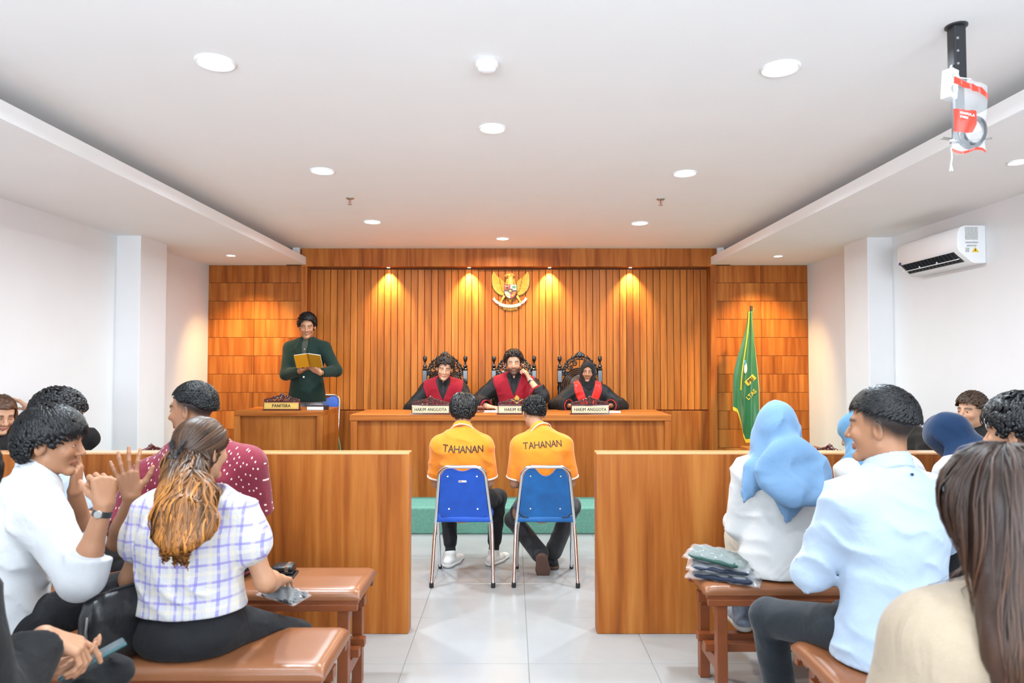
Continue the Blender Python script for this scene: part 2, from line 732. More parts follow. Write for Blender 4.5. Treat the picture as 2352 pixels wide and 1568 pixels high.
# back wall: backing, tile panels left and right, framed slat field in the middle
wb = struct(MB().box(XL - 0.15, XR + 0.15, 8.0, 8.2, 0, 2.9).build('wall_back', M_WALL))
MB().box(XL, -2.40, Y_TILE + 0.010, 8.0, ZP, ZC).build('panel_backing', M_GROOVE, wb)
MB().box(2.33, XR, Y_TILE + 0.010, 8.0, ZP, ZC).build('panel_backing', M_GROOVE, wb)
zs = [ZS]
z = 2.379
while z > ZP + 0.03:
    zs.append(z)
    z -= 0.2103
zs.append(ZP)
for x0, x1 in ((XL, -2.97), (-2.97, -2.415), (2.339, 2.87), (2.87, XR)):
    for za, zb in zip(zs[:-1], zs[1:]):
        cx, cz = (x0 + x1) / 2, (za + zb) / 2
        hx, hz = (x1 - x0) / 2 - 0.0016, (za - zb) / 2 - 0.002
        MB().box(-hx, hx, -0.006, 0.006, -hz, hz).build('panel', M_WOOD, wb, bevel=0.0015, loc=(cx, Y_TILE + 0.006, cz))
# posts and header framing the slats
MB().box(-2.418, -2.35, Y_HEAD, 8.0, ZP, 2.562).build('post', M_WOOD, wb, bevel=0.002)
MB().box(2.273, 2.342, Y_HEAD, 8.0, ZP, 2.562).build('post', M_WOOD, wb, bevel=0.002)
MB().box(-2.418, 2.342, Y_HEAD, 8.0, 2.562, ZC).build('header', M_WOOD, wb, bevel=0.002)
MB().box(-2.35, 2.273, Y_SLAT + 0.022, 8.0, 0.9, 2.562).build('slat_backing', M_GROOVE, wb)
n = 59
pitch = (2.273 + 2.35) / n
zt, zb_ = 2.545, 0.915
for wtype in (pitch - 0.0055,):
    sl = MB().box(-wtype / 2, wtype / 2, 0, 0.022, -(zt - zb_) / 2, (zt - zb_) / 2).mesh('slat', bevel=0.003)
    sl.materials.append(M_SLAT)
    for i in range(n):
        link_mesh('slat', sl, None, wb, (-2.35 + pitch * (i + 0.5), Y_SLAT, (zt + zb_) / 2))
lower = MB().box(-2.35, 2.273, Y_SLAT - 0.02, 8.0, ZP, 0.903)
lower.build('lower_panel', M_WOOD, wb, bevel=0.002)

# ceiling and soffits with the open cove above the lip
struct(MB().box(XL - 0.15, XR + 0.15, REAR_Y, 8.2, ZC, 2.92).build('ceiling', M_CEIL))
for k, (xw, xi, sg) in enumerate(((XL, SOL, 1), (XR, SOR, -1))):
    s = MB()
    xa, xb = sorted((xw, xi - sg * 0.24))
    s.box(xa, xb, REAR_Y, Y_TILE, ZS, ZC)
    xa, xb = sorted((xi - sg * 0.24, xi))
    s.box(xa, xb, REAR_Y, Y_HEAD - 0.004, ZS, ZS + 0.088)
    so = struct(s.build('trim_%d' % (k + 1), M_CEIL))
    xa, xb = sorted((xi - sg * 0.14, xi - sg * 0.065))
    MB().box(xa, xb, Y_HEAD - 0.05, Y_HEAD - 0.004, ZS + 0.088, ZC).build('end_block', M_CEIL, so)

# ------------------------------------------------------------------ lamps
M_DIFF_C = emit('diffuser_cool', (0.93, 0.97, 1.0), 9.0)
M_DIFF_W = emit('diffuser_warm', (1.0, 0.90, 0.72), 9.0)
M_RING = pm('lamp_ring', (0.85, 0.85, 0.85), 0.4)


def downlight(x, y, z, r, dif, power, color, label, group, spread=2.9, cat='ceiling light', kind='ceiling_light'):
    t = empty(kind, (x, y, z))
    tag(t, label, cat, group)
    MB().lathe([(r * 0.98, 0.0), (r * 1.18, 0.0), (r * 1.2, -0.004), (r * 1.12, -0.009), (r * 0.99, -0.006), (r * 0.98, 0.0)], 28).build('frame', M_RING, t, smooth=True)
    MB().lathe([(r * 0.99, -0.002), (r * 0.97, -0.005), (r * 0.6, -0.007), (0.001, -0.0075)], 28).build('diffuser', dif, t, smooth=True)
    if cat == 'spotlight':
        light('lamp', 'SPOT', (0, 0, -0.012), power, color, size=r * 0.8, rot=(0.47 if y > 6 else 0.0, 0, 0), parent=t, angle=math.radians(84), blend=0.9)
    else:
        light('lamp', 'AREA', (0, 0, -0.012), power, color, size=r * 1.9, spread=spread, parent=t)
    return t


rows = [(2.95, 'nearest the camera'), (4.64, 'in the middle of its row'), (6.32, 'nearest the wooden back wall')]
for y, wh in rows:
    downlight(-1.30, y, ZC, 0.072, M_DIFF_C, P_CEIL, COOL, 'round white ceiling downlight on the left, %s' % wh, 'cool ceiling downlights')
    downlight(1.20, y + 0.06, ZC, 0.072, M_DIFF_C, P_CEIL, COOL, 'round white ceiling downlight on the right, %s' % wh, 'cool ceiling downlights')
for y, wh in ((1.26, 'above the nearest benches'), (-0.45, 'behind the photographer')):
    downlight(-1.30, y, ZC, 0.072, M_DIFF_C, P_CEIL * 0.45, COOL, 'round white ceiling downlight on the left, out of view %s' % wh, 'cool ceiling downlights')
    downlight(1.20, y, ZC, 0.072, M_DIFF_C, P_CEIL * 0.45, COOL, 'round white ceiling downlight on the right, out of view %s' % wh, 'cool ceiling downlights')
downlight(-0.11, 3.79, ZC, 0.065, M_DIFF_W, P_CEIL_WARM, (1, 0.86, 0.66), 'warm ceiling downlight in the middle below the smoke detector', 'warm ceiling downlights')
downlight(-0.10, 7.17, ZC, 0.062, M_DIFF_W, P_CEIL_WARM, (1, 0.72, 0.42), 'warm ceiling downlight in front of the wooden header above the emblem', 'warm ceiling downlights')
for x, y, lb in ((-2.94, 7.11, 'small warm spot in the left soffit near the tiled wood wall'), (2.80, 7.15, 'small warm spot in the right soffit near the flag'), (2.84, 3.80, 'small warm spot in the right soffit at the right edge of the picture'), (-2.94, 3.80, 'small warm spot in the left soffit just outside the picture')):
    downlight(x, y, ZS, 0.042, M_DIFF_W, P_SOFFIT * (1.0 if y > 6 else 0.12), WARM if y > 6 else (1, 0.86, 0.7), lb, 'soffit spots', spread=2.0, kind='soffit_spot', cat='spotlight')
names = ['leftmost', 'second from left', 'third from left', 'rightmost']
for i, x in enumerate((-1.43, -0.496, 0.435, 1.37)):
    t = empty('header_spot', (x, 7.868, 2.562))
    tag(t, 'tiny warm spot under the wooden header shining on the slats, %s of four' % names[i], 'spotlight', 'header spots')
    MB().lathe([(0.026, 0.001), (0.03, -0.002), (0.026, -0.006), (0.02, -0.004)], 16).build('frame', M_STEEL, t, smooth=True)
    MB().lathe([(0.02, -0.003), (0.012, -0.006), (0.001, -0.007)], 16).build('lens', emit('lens_warm', (1, 0.85, 0.55), 30.0), t, smooth=True)
    light('lamp', 'SPOT', (0, -0.002, -0.010), P_SPOT, (1, 0.70, 0.36), size=0.012, rot=(math.radians(9), 0, 0), parent=t, angle=math.radians(88), blend=1.0)

# smoke detector and sprinklers
t = empty('smoke_detector', (-0.11, 2.95, ZC))
tag(t, 'white round smoke detector on the ceiling between the front downlights', 'smoke detector')
MB().lathe([(0.045, 0), (0.049, -0.003), (0.049, -0.02), (0.045, -0.026), (0.041, -0.027)], 28).build('base', M_WHITEP, t, smooth=True)
MB().lathe([(0.04, -0.027), (0.04, -0.034), (0.034, -0.043), (0.02, -0.048), (0.001, -0.049)], 28).build('cap', M_WHITEP, t, smooth=True)
M_REDG = pm('red_bulb', (0.5, 0.06, 0.03), 0.2)
for px, py, sd in ((801, 452, 'left'), (1520, 454, 'right')):
    y = (ZC - CAM_H) * F_PX / (834.5 - py)
    t = empty('sprinkler', ((px - 1176) * y / F_PX, y, ZC))
    tag(t, 'small metal fire sprinkler on the %s half of the ceiling' % sd, 'sprinkler', 'ceiling sprinklers')
    MB().lathe([(0.034, 0), (0.034, -0.004), (0.022, -0.012), (0.008, -0.014)], 20).build('escutcheon', M_STEEL, t, smooth=True)
    b = MB()
    b.tube([(-0.009, 0, -0.012), (-0.012, 0, -0.03), (-0.006, 0, -0.048)], 0.003, 6)
    b.tube([(0.009, 0, -0.012), (0.012, 0, -0.03), (0.006, 0, -0.048)], 0.003, 6)
    b.build('yoke', M_STEEL, t, smooth=True)
    MB().lathe([(0.003, -0.014), (0.004, -0.03), (0.003, -0.046)], 8).build('bulb', M_REDG, t, smooth=True)
    MB().lathe([(0.004, -0.047), (0.017, -0.05), (0.017, -0.053), (0.002, -0.054)], 16).build('deflector', M_STEEL, t, smooth=True)

# ------------------------------------------------------------------ partitions
for nm, x0, x1, lb in (('partition', XL, -0.5565, 'waist-high wooden partition left of the aisle behind the left benches'), ('partition', 0.457, XR, 'waist-high wooden partition right of the aisle behind the right benches')):
    y0, y1, zt = 3.71, 3.81, 0.9685
    t = empty(nm, ((x0 + x1) / 2, (y0 + y1) / 2, 0))
    tag(t, lb, 'partition', 'courtroom bar partitions')
    hx = (x1 - x0) / 2
    MB().box(-hx, hx, -0.05, 0.05, 0, zt - 0.004).build('panel', M_WOOD, t, bevel=0.003)
    inner = hx if x0 < -1 else -hx
    xa, xb = (-hx, hx)
    MB().box(xa, xb, -0.051, 0.051, zt - 0.012, zt).build('top_edge', pm('edge_strip', (0.66, 0.33, 0.15), 0.22, var=0.05, coat=0.4, stretch=(0.2, 1, 1)), t, bevel=0.0025)

# ------------------------------------------------------------------ judges' desk
DY0, DY1, DZ = 6.28, 7.0, 0.979
t = empty('judges_desk', (-0.014, (DY0 + DY1) / 2, ZP))
tag(t, "long wooden judges' bench with recessed front panel on the green platform", 'desk')
hx, hy, h = 1.476, 0.36, DZ - ZP
MB().box(-hx, hx, -hy, hy, h - 0.054, h).build('desktop', M_WOODH, t, bevel=0.002)
MB().box(-hx + 0.008, -hx + 0.07, -hy + 0.006, hy - 0.02, 0, h - 0.054).build('side_panel', M_WOOD, t, bevel=0.002)
MB().box(hx - 0.062, hx - 0.002, -hy + 0.006, hy - 0.02, 0, h - 0.054).build('side_panel', M_WOOD, t, bevel=0.002)
MB().box(-hx + 0.07, hx - 0.062, -hy + 0.045, -hy + 0.065, 0, h - 0.054).build('front_panel', M_WOOD, t)

# clerk's desk
CX0, CX1, CY0, CY1, CZ = -2.70, -1.84, 6.65, 7.27, 0.99
t = empty('clerk_desk', ((CX0 + CX1) / 2, (CY0 + CY1) / 2, ZP))
tag(t, "small wooden clerk's desk with recessed front panel beside the judges' bench", 'desk')
hx, hy, h = (CX1 - CX0) / 2, (CY1 - CY0) / 2, CZ - ZP
MB().box(-hx, hx, -hy, hy, h - 0.05, h).build('desktop', M_WOODH, t, bevel=0.002)
MB().box(-hx, -hx + 0.055, -hy + 0.001, hy, 0, h - 0.05).build('side_panel', M_WOOD, t, bevel=0.002)
MB().box(hx - 0.055, hx, -hy + 0.001, hy, 0, h - 0.05).build('side_panel', M_WOOD, t, bevel=0.002)
MB().box(-hx + 0.055, hx - 0.055, -hy + 0.04, -hy + 0.06, 0, h - 0.05).build('front_panel', M_WOOD, t)

# side tables behind the partitions (their tops lie just below the partition edge)
for x0, x1, lb in ((-2.72, -2.12, 'wooden counsel table behind the left partition carrying a carved nameplate'), (1.85, 2.45, 'wooden counsel table behind the right partition carrying a carved nameplate')):
    t = empty('counsel_table', ((x0 + x1) / 2, 4.75, 0))
    tag(t, lb, 'table', 'counsel tables')
    hx = (x1 - x0) / 2
    MB().box(-hx, hx, -0.8, 0.8, 0.735, 0.785).build('tabletop', M_WOODH, t, bevel=0.002)
    MB().box(-hx, hx, -0.8, -0.75, 0, 0.735).build('side_panel', M_WOOD, t)
    MB().box(-hx, hx, 0.75, 0.8, 0, 0.735).build('side_panel', M_WOOD, t)
    sx = hx - 0.03 if x0 < 0 else -hx + 0.03
    MB().box(sx - 0.012, sx + 0.012, -0.75, 0.75, 0, 0.735).build('front_panel', M_WOOD, t)

# ------------------------------------------------------------------ benches
M_BROWN = pm('bench_paint', (0.21, 0.055, 0.016), 0.38, var=0.12, nscale=9, bump=0.05, bscale=40, coat=0.1)
M_LEATH = pm('tan_vinyl', (0.225, 0.086, 0.036), 0.30, var=0.07, nscale=7, bump=0.05, bscale=150, spec=0.5)


def cushion(L, D, z0, z1):
    """padded vinyl slab with a pillowed top and soft rolled edges"""
    nx, ny = 40, 14
    hx, hy = L / 2, D / 2
    m = MB()

    def pt(u, v, top):
        x, y = u * hx, v * hy
        ex, ey = min(1, (1 - abs(u)) * hx / 0.035), min(1, (1 - abs(v)) * hy / 0.035)
        e = math.sqrt(max(0, 1 - (1 - ex) ** 2)) * math.sqrt(max(0, 1 - (1 - ey) ** 2))
        zz = z0 + (z1 - z0) * (0.35 + 0.65 * e) if top else z0
        return (x, y, zz)
    us = [math.sin(PI / 2 * (2 * i / nx - 1)) for i in range(nx + 1)]
    vs = [math.sin(PI / 2 * (2 * j / ny - 1)) for j in range(ny + 1)]
    m.grid([[pt(u, v, True) for v in vs] for u in us])
    m.grid([[pt(u, v, False) for v in vs] for u in us])
    ring = [(u, -1) for u in us] + [(1, v) for v in vs[1:]] + [(u, 1) for u in us[::-1][1:]] + [(-1, v) for v in vs[::-1][1:-1]]
    m.grid([[pt(u, v, True) for u, v in ring], [pt(u, v, False) for u, v in ring]], closed_u=True)
    return m


def make_bench(L, D=0.345, zt=0.512):
    t = empty('bench')
    hx, hy = L / 2, D / 2
    cushion(L, D, zt - 0.042, zt).build('cushion', M_LEATH, t, smooth=True)
    zr = zt - 0.042
    nsl = 6
    for i in range(nsl):
        y = -hy + 0.028 + (D - 0.056) * i / (nsl - 1)
        MB().box(-hx + 0.012, hx - 0.012, y - 0.018, y + 0.018, zr - 0.02, zr).build('seat_slat', M_BROWN, t)
    for y in (-hy + 0.012, hy - 0.012):
        MB().box(-hx + 0.012, hx - 0.012, y - 0.012, y + 0.012, zr - 0.045, zr - 0.018).build('seat_rail', M_BROWN, t, bevel=0.002)
    for s in (-1, 1):
        xe = s * (hx - 0.075)
        MB().box(xe - 0.0225, xe + 0.0225, -hy + 0.024, hy - 0.024, zr - 0.06, zr - 0.02).build('end_rail', M_BROWN, t, bevel=0.002)
        for sy in (-1, 1):
            yc = sy * (hy - 0.04)
            MB().box(xe - 0.0225, xe + 0.0225, yc - 0.0225, yc + 0.0225, 0, zr - 0.045).build('leg', M_BROWN, t, bevel=0.002)
            g = MB().prism([(yc - sy * 0.0225, zr - 0.06), (yc - sy * 0.09, zr - 0.06), (yc - sy * 0.0225, zr - 0.14)], xe - 0.018, xe + 0.018, 'x')
            g.build('corner_brace', M_BROWN, t)
        MB().box(xe - 0.018, xe + 0.018, -hy + 0.0625, hy - 0.0625, 0.13, 0.185).build('stretcher', M_BROWN, t, bevel=0.002)
    MB().box(-hx + 0.03, hx - 0.03, hy - 0.12, hy - 0.075, zr - 0.105, zr - 0.062).build('long_rail', M_BROWN, t, bevel=0.002)
    for y in (-0.035, hy - 0.095):
        MB().box(-hx + 0.03, hx - 0.03, y - 0.02, y + 0.02, 0.186, 0.222).build('foot_rail', M_BROWN, t, bevel=0.002)
    return t


BENCH = make_bench(2.4)
bench_spots = [(-0.629 - 1.2, 3.03, 'tan vinyl bench with brown wooden frame on the left nearest the partition'),
               (-0.581 - 1.2, 2.315, 'tan vinyl bench on the left under the woman in the plaid blouse'),
               (0.818 + 1.2, 3.09, 'tan vinyl bench on the right nearest the partition with plastic packets on its end'),
               (0.955 + 1.2, 2.20, 'tan vinyl bench on the right under the man in the light blue shirt'),
               (-0.62 - 1.2, 1.42, 'tan vinyl bench in the nearest row on the left at the bottom edge'),
               (0.50 + 1.2, 1.16, 'tan vinyl bench in the nearest row on the right at the bottom edge')]
for i, (x, y, lb) in enumerate(bench_spots):
    o = BENCH if i == 0 else copy_tree(BENCH)
    o.location = (x, y, 0)
    tag(o, lb, 'bench', 'spectator benches')

# ------------------------------------------------------------------ blue folding chairs
M_BLUE = pm('blue_vinyl', (0.008, 0.085, 0.50), 0.5, var=0.12, nscale=12, bump=0.05, bscale=200)
M_BLUE2 = pm('faded_blue_vinyl', (0.006, 0.115, 0.36), 0.5, var=0.2, nscale=9, bump=0.05, bscale=200)
M_RUB = pm('black_rubber', (0.015, 0.015, 0.015), 0.6)


def make_chair(w, mat, notch, kind):
    """folding visitor chair, local: faces +Y, origin at the floor under the rear feet"""
    t = empty('folding_chair')
    hw = w / 2
    # back frame: inverted U
    zt = 0.79
    yb = lambda z: 0.12 - 0.17 * (z - 0.39) / 0.40
    pts = []
    x1, x0 = hw * 0.76, hw * 0.93
    for z in (0.385, 0.5, 0.62, 0.71):
        f = (z - 0.385) / (0.71 - 0.385)
        pts.append((-(x0 + (x1 - x0) * f), yb(z), z))
    r = 0.07
    for k in range(1, 7):
        a = PI / 2 * k / 6
        pts.append((-(x1 - r) - r * math.cos(a), yb(0.71 + r * math.sin(a)), 0.715 + r * math.sin(a)))
    full = pts + [(-x, y, z) for x, y, z in reversed(pts)]
    MB().tube(full, 0.0115, 10).build('back_frame', M_CHROME, t, smooth=True)
    # backrest panel following the frame
    P = []
    n = 13
    zlo, zhi = 0.405, 0.772
    rows_ = 14
    for j in range(rows_ + 1):
        f = j / rows_
        row = []
        for i in range(n):
            u = 2 * i / (n - 1) - 1
            z = zlo + (zhi - zlo) * f
            if notch:
                top = zhi - notch * max(0, math.cos(u * PI / 2 * 1.6)) ** 1.5
            else:
                top = zhi - 0.012 * max(0, math.cos(u * PI / 2 * 1.3))
            lo = zlo + 0.055 * abs(u) ** 3
            z = lo + (top - lo) * f
            fr = min(1, max(0, (z - 0.385) / 0.325))
            xw = x0 + (x1 - x0) * fr - 0.012
            if z > 0.70:
                q = min(1, (z - 0.70) / 0.078)
                xw -= 0.065 * (1 - math.sqrt(max(0, 1 - q * q)))
            row.append((u * xw, yb(z) + 0.010 * (1 - u * u), z))
        P.append(row)
    for nm, d0, d1 in (('backrest', -0.008, 0.014),):
        m = MB()
        A = [[(x, y + d0, z) for x, y, z in row] for row in P]
        B = [[(x, y + d1, z) for x, y, z in row] for row in P]
        m.grid(A)
        m.grid(B)
        ring = lambda G: [G[0][i] for i in range(n)] + [G[j][n - 1] for j in range(1, rows_ + 1)] + [G[rows_][i] for i in range(n - 2, -1, -1)] + [G[j][0] for j in range(rows_ - 1, 0, -1)]
        m.grid([ring(A), ring(B)], closed_u=True)
        bo = m.build(nm, mat, t, smooth=True)
    screws = [(-0.6, 0.72), (0.6, 0.72), (-0.6, 0.49), (0.6, 0.49)]
    for u, z in screws:
        x = u * (x0 * 0.85)
        yy = yb(z) + 0.010 * (1 - u * u) - 0.008
        MB().lathe([(0.006, 0.001), (0.006, -0.002), (0.003, -0.0035)], 10, (x, yy, z), 'y').build('screw', M_WHITEP if kind == 0 else M_STEEL, bo, smooth=True)
    if kind == 0:
        MB().box(-0.026, 0.026, yb(0.685) - 0.0005, yb(0.685) + 0.003, 0.678, 0.692).build('maker_tag', M_WHITEP, bo, bevel=0.001)
        MB().box(-0.024, -0.004, yb(0.685) - 0.0012, yb(0.685) + 0.001, 0.682, 0.688).build('tag_mark', M_REDG, bo)
    # seat
    sm = MB()
    prof = [(-hw * 0.92, 0.10), (hw * 0.92, 0.10), (hw * 0.97, 0.30), (hw * 0.9, 0.46), (hw * 0.6, 0.49), (-hw * 0.6, 0.49), (-hw * 0.9, 0.46), (-hw * 0.97, 0.30)]
    sm.prism(prof, 0.395, 0.435, 'z')
    sm.build('seat', mat, t, bevel=0.012, seg=3, smooth=True)
    if kind == 1:
        MB().tube([(-x0 * 0.95, 0.104, 0.47), (-x0 * 0.8, 0.10, 0.435), (-0.08, 0.11, 0.417), (0.08, 0.11, 0.417), (x0 * 0.8, 0.10, 0.435), (x0 * 0.95, 0.104, 0.47)], 0.006, 8).build('edge_piping', M_RUB, t, smooth=True)
    # legs
    for s in (-1, 1):
        lg = MB().tube([(s * hw * 0.93, 0.13, 0.40), (s * hw * 0.96, 0.08, 0.28), (s * hw * 1.0, 0.0, 0.015)], 0.0115, 10).build('leg', M_CHROME, t, smooth=True)
        MB().lathe([(0.013, 0), (0.0145, 0.004), (0.0145, 0.03), (0.012, 0.032)], 12, (s * hw * 1.0, 0, 0)).build('foot_cap', M_RUB, lg, smooth=True)
        lg = MB().tube([(s * hw * 0.86, 0.13, 0.41), (s * hw * 0.9, 0.3, 0.17), (s * hw * 0.93, 0.41, 0.015)], 0.0105, 10).build('leg', M_CHROME, t, smooth=True)
        MB().lathe([(0.012, 0), (0.0135, 0.004), (0.0135, 0.03), (0.011, 0.032)], 12, (s * hw * 0.93, 0.41, 0)).build('foot_cap', M_RUB, lg, smooth=True)
    return t


c1 = make_chair(0.40, M_BLUE, 0.02, 0)
c1.location = (-0.322, 4.47, 0)
tag(c1, 'bright blue folding chair with white tag, left one in the aisle', 'chair', 'blue folding chairs')
c2 = make_chair(0.415, M_BLUE2, 0.055, 1)
c2.location = (0.219, 4.47, 0)
c2.rotation_euler = (0, 0, -0.02)
tag(c2, 'faded blue folding chair with notched back, right of the two in the aisle', 'chair', 'blue folding chairs')
c3 = copy_tree(c1)
c3.location = (-2.15, 7.86, ZP)
c3.scale = (1.1, 1.0, 1.1)
c3.rotation_euler = (0, 0, PI - 0.12)
tag(c3, 'blue folding chair behind the standing clerk in the dark green blazer', 'chair', 'blue folding chairs')
# ================================================================== SCULPTING ENGINE (signed distance shapes -> mesh)
_rng = np.random.default_rng(3)
_TBL = _rng.random((32, 32, 32)).astype(np.float32)


def vnoise(p):
    i = np.floor(p).astype(np.int32)
    f = (p - i).astype(np.float32)
    f = f * f * (3 - 2 * f)
    i0, i1 = i & 31, (i + 1) & 31
    r = 0
    for a in (0, 1):
        wx = f[:, 0] if a else 1 - f[:, 0]
        ix = i1[:, 0] if a else i0[:, 0]
        for b in (0, 1):
            wy = f[:, 1] if b else 1 - f[:, 1]
            iy = i1[:, 1] if b else i0[:, 1]
            for c in (0, 1):
                wz = f[:, 2] if c else 1 - f[:, 2]
                iz = i1[:, 2] if c else i0[:, 2]
                r = r + wx * wy * wz * _TBL[ix, iy, iz]
    return r


def V3(*a):
    return np.array(a, np.float32)


def unit(v):
    v = np.asarray(v, np.float32)
    return v / (np.linalg.norm(v) + 1e-9)


class SD:
    """smooth union / subtraction of tapered limbs and ellipsoids"""

    def __init__(self):
        self.items = []
        self.clips = []
        self.disp = None
        self.lo = np.full(3, 1e9)
        self.hi = np.full(3, -1e9)

    def _grow(self, a, r):
        self.lo = np.minimum(self.lo, np.asarray(a) - r)
        self.hi = np.maximum(self.hi, np.asarray(a) + r)

    def cone(self, a, b, r1, r2=None, k=0.02, sub=False, flat=False):
        r2 = r1 if r2 is None else r2
        a, b = np.asarray(a, np.float32), np.asarray(b, np.float32)
        if not sub:
            self._grow(a, r1)
            self._grow(b, r2)
        self.items.append(('c', a, b, r1, r2, None, -1.0 if flat else 1.0, k, sub))
        return self

    def econe(self, a, b, r1, r2, u, sq, k=0.05):
        a, b = np.asarray(a, np.float32), np.asarray(b, np.float32)
        self._grow(a, r1)
        self._grow(b, r2)
        self.items.append(('c', a, b, r1, r2, unit(u), sq, k, False))
        return self

    def ell(self, c, r, R=None, k=0.02, sub=False):
        c = np.asarray(c, np.float32)
        r = np.asarray(r if isinstance(r, (list, tuple, np.ndarray)) else (r, r, r), np.float32)
        R = np.eye(3, dtype=np.float32) if R is None else np.asarray(R, np.float32)
        if not sub:
            self._grow(c, float(r.max()))
        self.items.append(('e', c, r, R, None, None, 1.0, k, sub))
        return self

    def clip(self, fn, k=0.004):
        """keep where fn(p) < 0"""
        self.clips.append((fn, k))
        return self

    def __call__(self, p):
        d = None
        for it in self.items:
            if it[0] == 'c':
                _, a, b, r1, r2, u, sq, k, sub = it
                ab = b - a
                L2 = float(ab @ ab) + 1e-12
                q = p - a
                t = np.clip((q @ ab) / L2, 0, 1)
                q = q - t[:, None] * ab
                if u is None:
                    di = np.sqrt(np.einsum('ij,ij->i', q, q)) - (r1 + (r2 - r1) * t)
                    if sq < 0:
                        di = np.maximum(di, (p - b) @ unit(ab))
                else:
                    ax = unit(ab)
                    uu = unit(u - ax * (u @ ax))
                    w_ = np.cross(ax, uu)
                    qa, qu, qw = q @ ax, q @ uu, q @ w_
                    di = (np.sqrt(qa * qa + qu * qu + (qw / sq) ** 2) - (r1 + (r2 - r1) * t)) * (0.35 + 0.65 * sq)
            else:
                _, c, r, R, _, _, _, k, sub = it
                q = (p - c) @ R
                k0 = np.sqrt(((q / r) ** 2).sum(1))
                k1 = np.sqrt(((q / (r * r)) ** 2).sum(1)) + 1e-9
                di = k0 * (k0 - 1.0) / k1
            if d is None:
                d = di
            elif sub:
                h = np.clip(0.5 - 0.5 * (d + di) / k, 0, 1)
                d = d + (-di - d) * h + k * h * (1 - h)
            else:
                h = np.clip(0.5 + 0.5 * (di - d) / k, 0, 1)
                d = di + (d - di) * h - k * h * (1 - h)
        if self.disp is not None:
            d = d + self.disp(p)
        for fn, k in self.clips:
            e = fn(p)
            h = np.clip(0.5 - 0.5 * (d - e) / k, 0, 1)
            d = d + (e - d) * h + k * h * (1 - h)
        return d


def grad(f, p, e=0.002):
    g = np.empty_like(p)
    for i in range(3):
        o = np.zeros(3, np.float32)
        o[i] = e
        g[:, i] = f(p + o) - f(p - o)
    return g / (np.linalg.norm(g, axis=1, keepdims=True) + 1e-9)


def poly(f, h, lo=None, hi=None, pad=0.02):
    """sparse surface nets"""
    lo = np.asarray(f.lo if lo is None else lo, np.float64) - pad
    hi = np.asarray(f.hi if hi is None else hi, np.float64) + pad
    nb = np.ceil((hi - lo) / (4 * h)).astype(int) + 1
    I, J, K = np.meshgrid(*[np.arange(n) for n in nb], indexing='ij')
    B = np.stack([I.ravel(), J.ravel(), K.ravel()], 1)
    cen = (lo + (B * 4 + 1.5) * h).astype(np.float32)
    dc = f(cen)
    act = np.abs(dc) < 7.5 * h + 0.008
    n = nb * 4
    V = np.repeat(np.repeat(np.repeat(dc.reshape(nb), 4, 0), 4, 1), 4, 2).astype(np.float32)
    off = np.stack(np.meshgrid(*[np.arange(4)] * 3, indexing='ij'), -1).reshape(-1, 3)
    idx = (B[act][:, None, :] * 4 + off[None]).reshape(-1, 3)
    vals = np.empty(len(idx), np.float32)
    CH = 200000
    for s in range(0, len(idx), CH):
        vals[s:s + CH] = f((lo + idx[s:s + CH] * h).astype(np.float32))
    V[idx[:, 0], idx[:, 1], idx[:, 2]] = vals
    for ax in range(3):            # close at the border
        sl = [slice(None)] * 3
        for e in (0, -1):
            sl[ax] = e
            V[tuple(sl)] = np.maximum(V[tuple(sl)], 1e-4)
    ins = V < 0
    u8 = ins.view(np.uint8)
    s = np.zeros(tuple(n - 1), np.uint8)
    for a in (0, 1):
        for b in (0, 1):
            for c in (0, 1):
                s += u8[a:n[0] - 1 + a, b:n[1] - 1 + b, c:n[2] - 1 + c]
    cells = np.argwhere((s > 0) & (s < 8))
    if len(cells) == 0:
        return np.zeros((0, 3), np.float32), np.zeros((0, 4), np.int32)
    cid = np.full(tuple(n - 1), -1, np.int32)
    cid[cells[:, 0], cells[:, 1], cells[:, 2]] = np.arange(len(cells))
    cor = [(a, b, c) for a in (0, 1) for b in (0, 1) for c in (0, 1)]
    cv = np.stack([V[cells[:, 0] + a, cells[:, 1] + b, cells[:, 2] + c] for a, b, c in cor], 1)
    acc = np.zeros((len(cells), 3), np.float64)
    cnt = np.zeros(len(cells))
    for i in range(8):
        for j in range(i + 1, 8):
            if sum(abs(x - y) for x, y in zip(cor[i], cor[j])) != 1:
                continue
            m = (cv[:, i] < 0) != (cv[:, j] < 0)
            t = np.where(m, cv[:, i] / (cv[:, i] - cv[:, j] + 1e-20), 0)
            ci, cj = np.array(cor[i], float), np.array(cor[j], float)
            acc += m[:, None] * (ci + t[:, None] * (cj - ci))
            cnt += m
    P = lo + (cells + acc / cnt[:, None]) * h
    quads = []
    for ax in range(3):
        a0 = [slice(0, None)] * 3
        a1 = [slice(0, None)] * 3
        a0[ax] = slice(0, -1)
        a1[ax] = slice(1, None)
        x, y = ins[tuple(a0)], ins[tuple(a1)]
        e = np.argwhere(x != y)
        fl = ins[e[:, 0], e[:, 1], e[:, 2]]
        o1, o2 = [(1, 2), (2, 0), (0, 1)][ax]
        ok = (e[:, o1] > 0) & (e[:, o2] > 0) & (e[:, o1] < n[o1] - 1) & (e[:, o2] < n[o2] - 1)
        e, fl = e[ok], fl[ok]

        def c(d1, d2):
            q = e.copy()
            q[:, o1] += d1
            q[:, o2] += d2
            return cid[q[:, 0], q[:, 1], q[:, 2]]
        q = np.stack([c(-1, -1), c(0, -1), c(0, 0), c(-1, 0)], 1)
        q[~fl] = q[~fl][:, ::-1]
        quads.append(q)
    Q = np.concatenate(quads)
    Q = Q[(Q >= 0).all(1)]
    return P.astype(np.float32), Q.astype(np.int32)


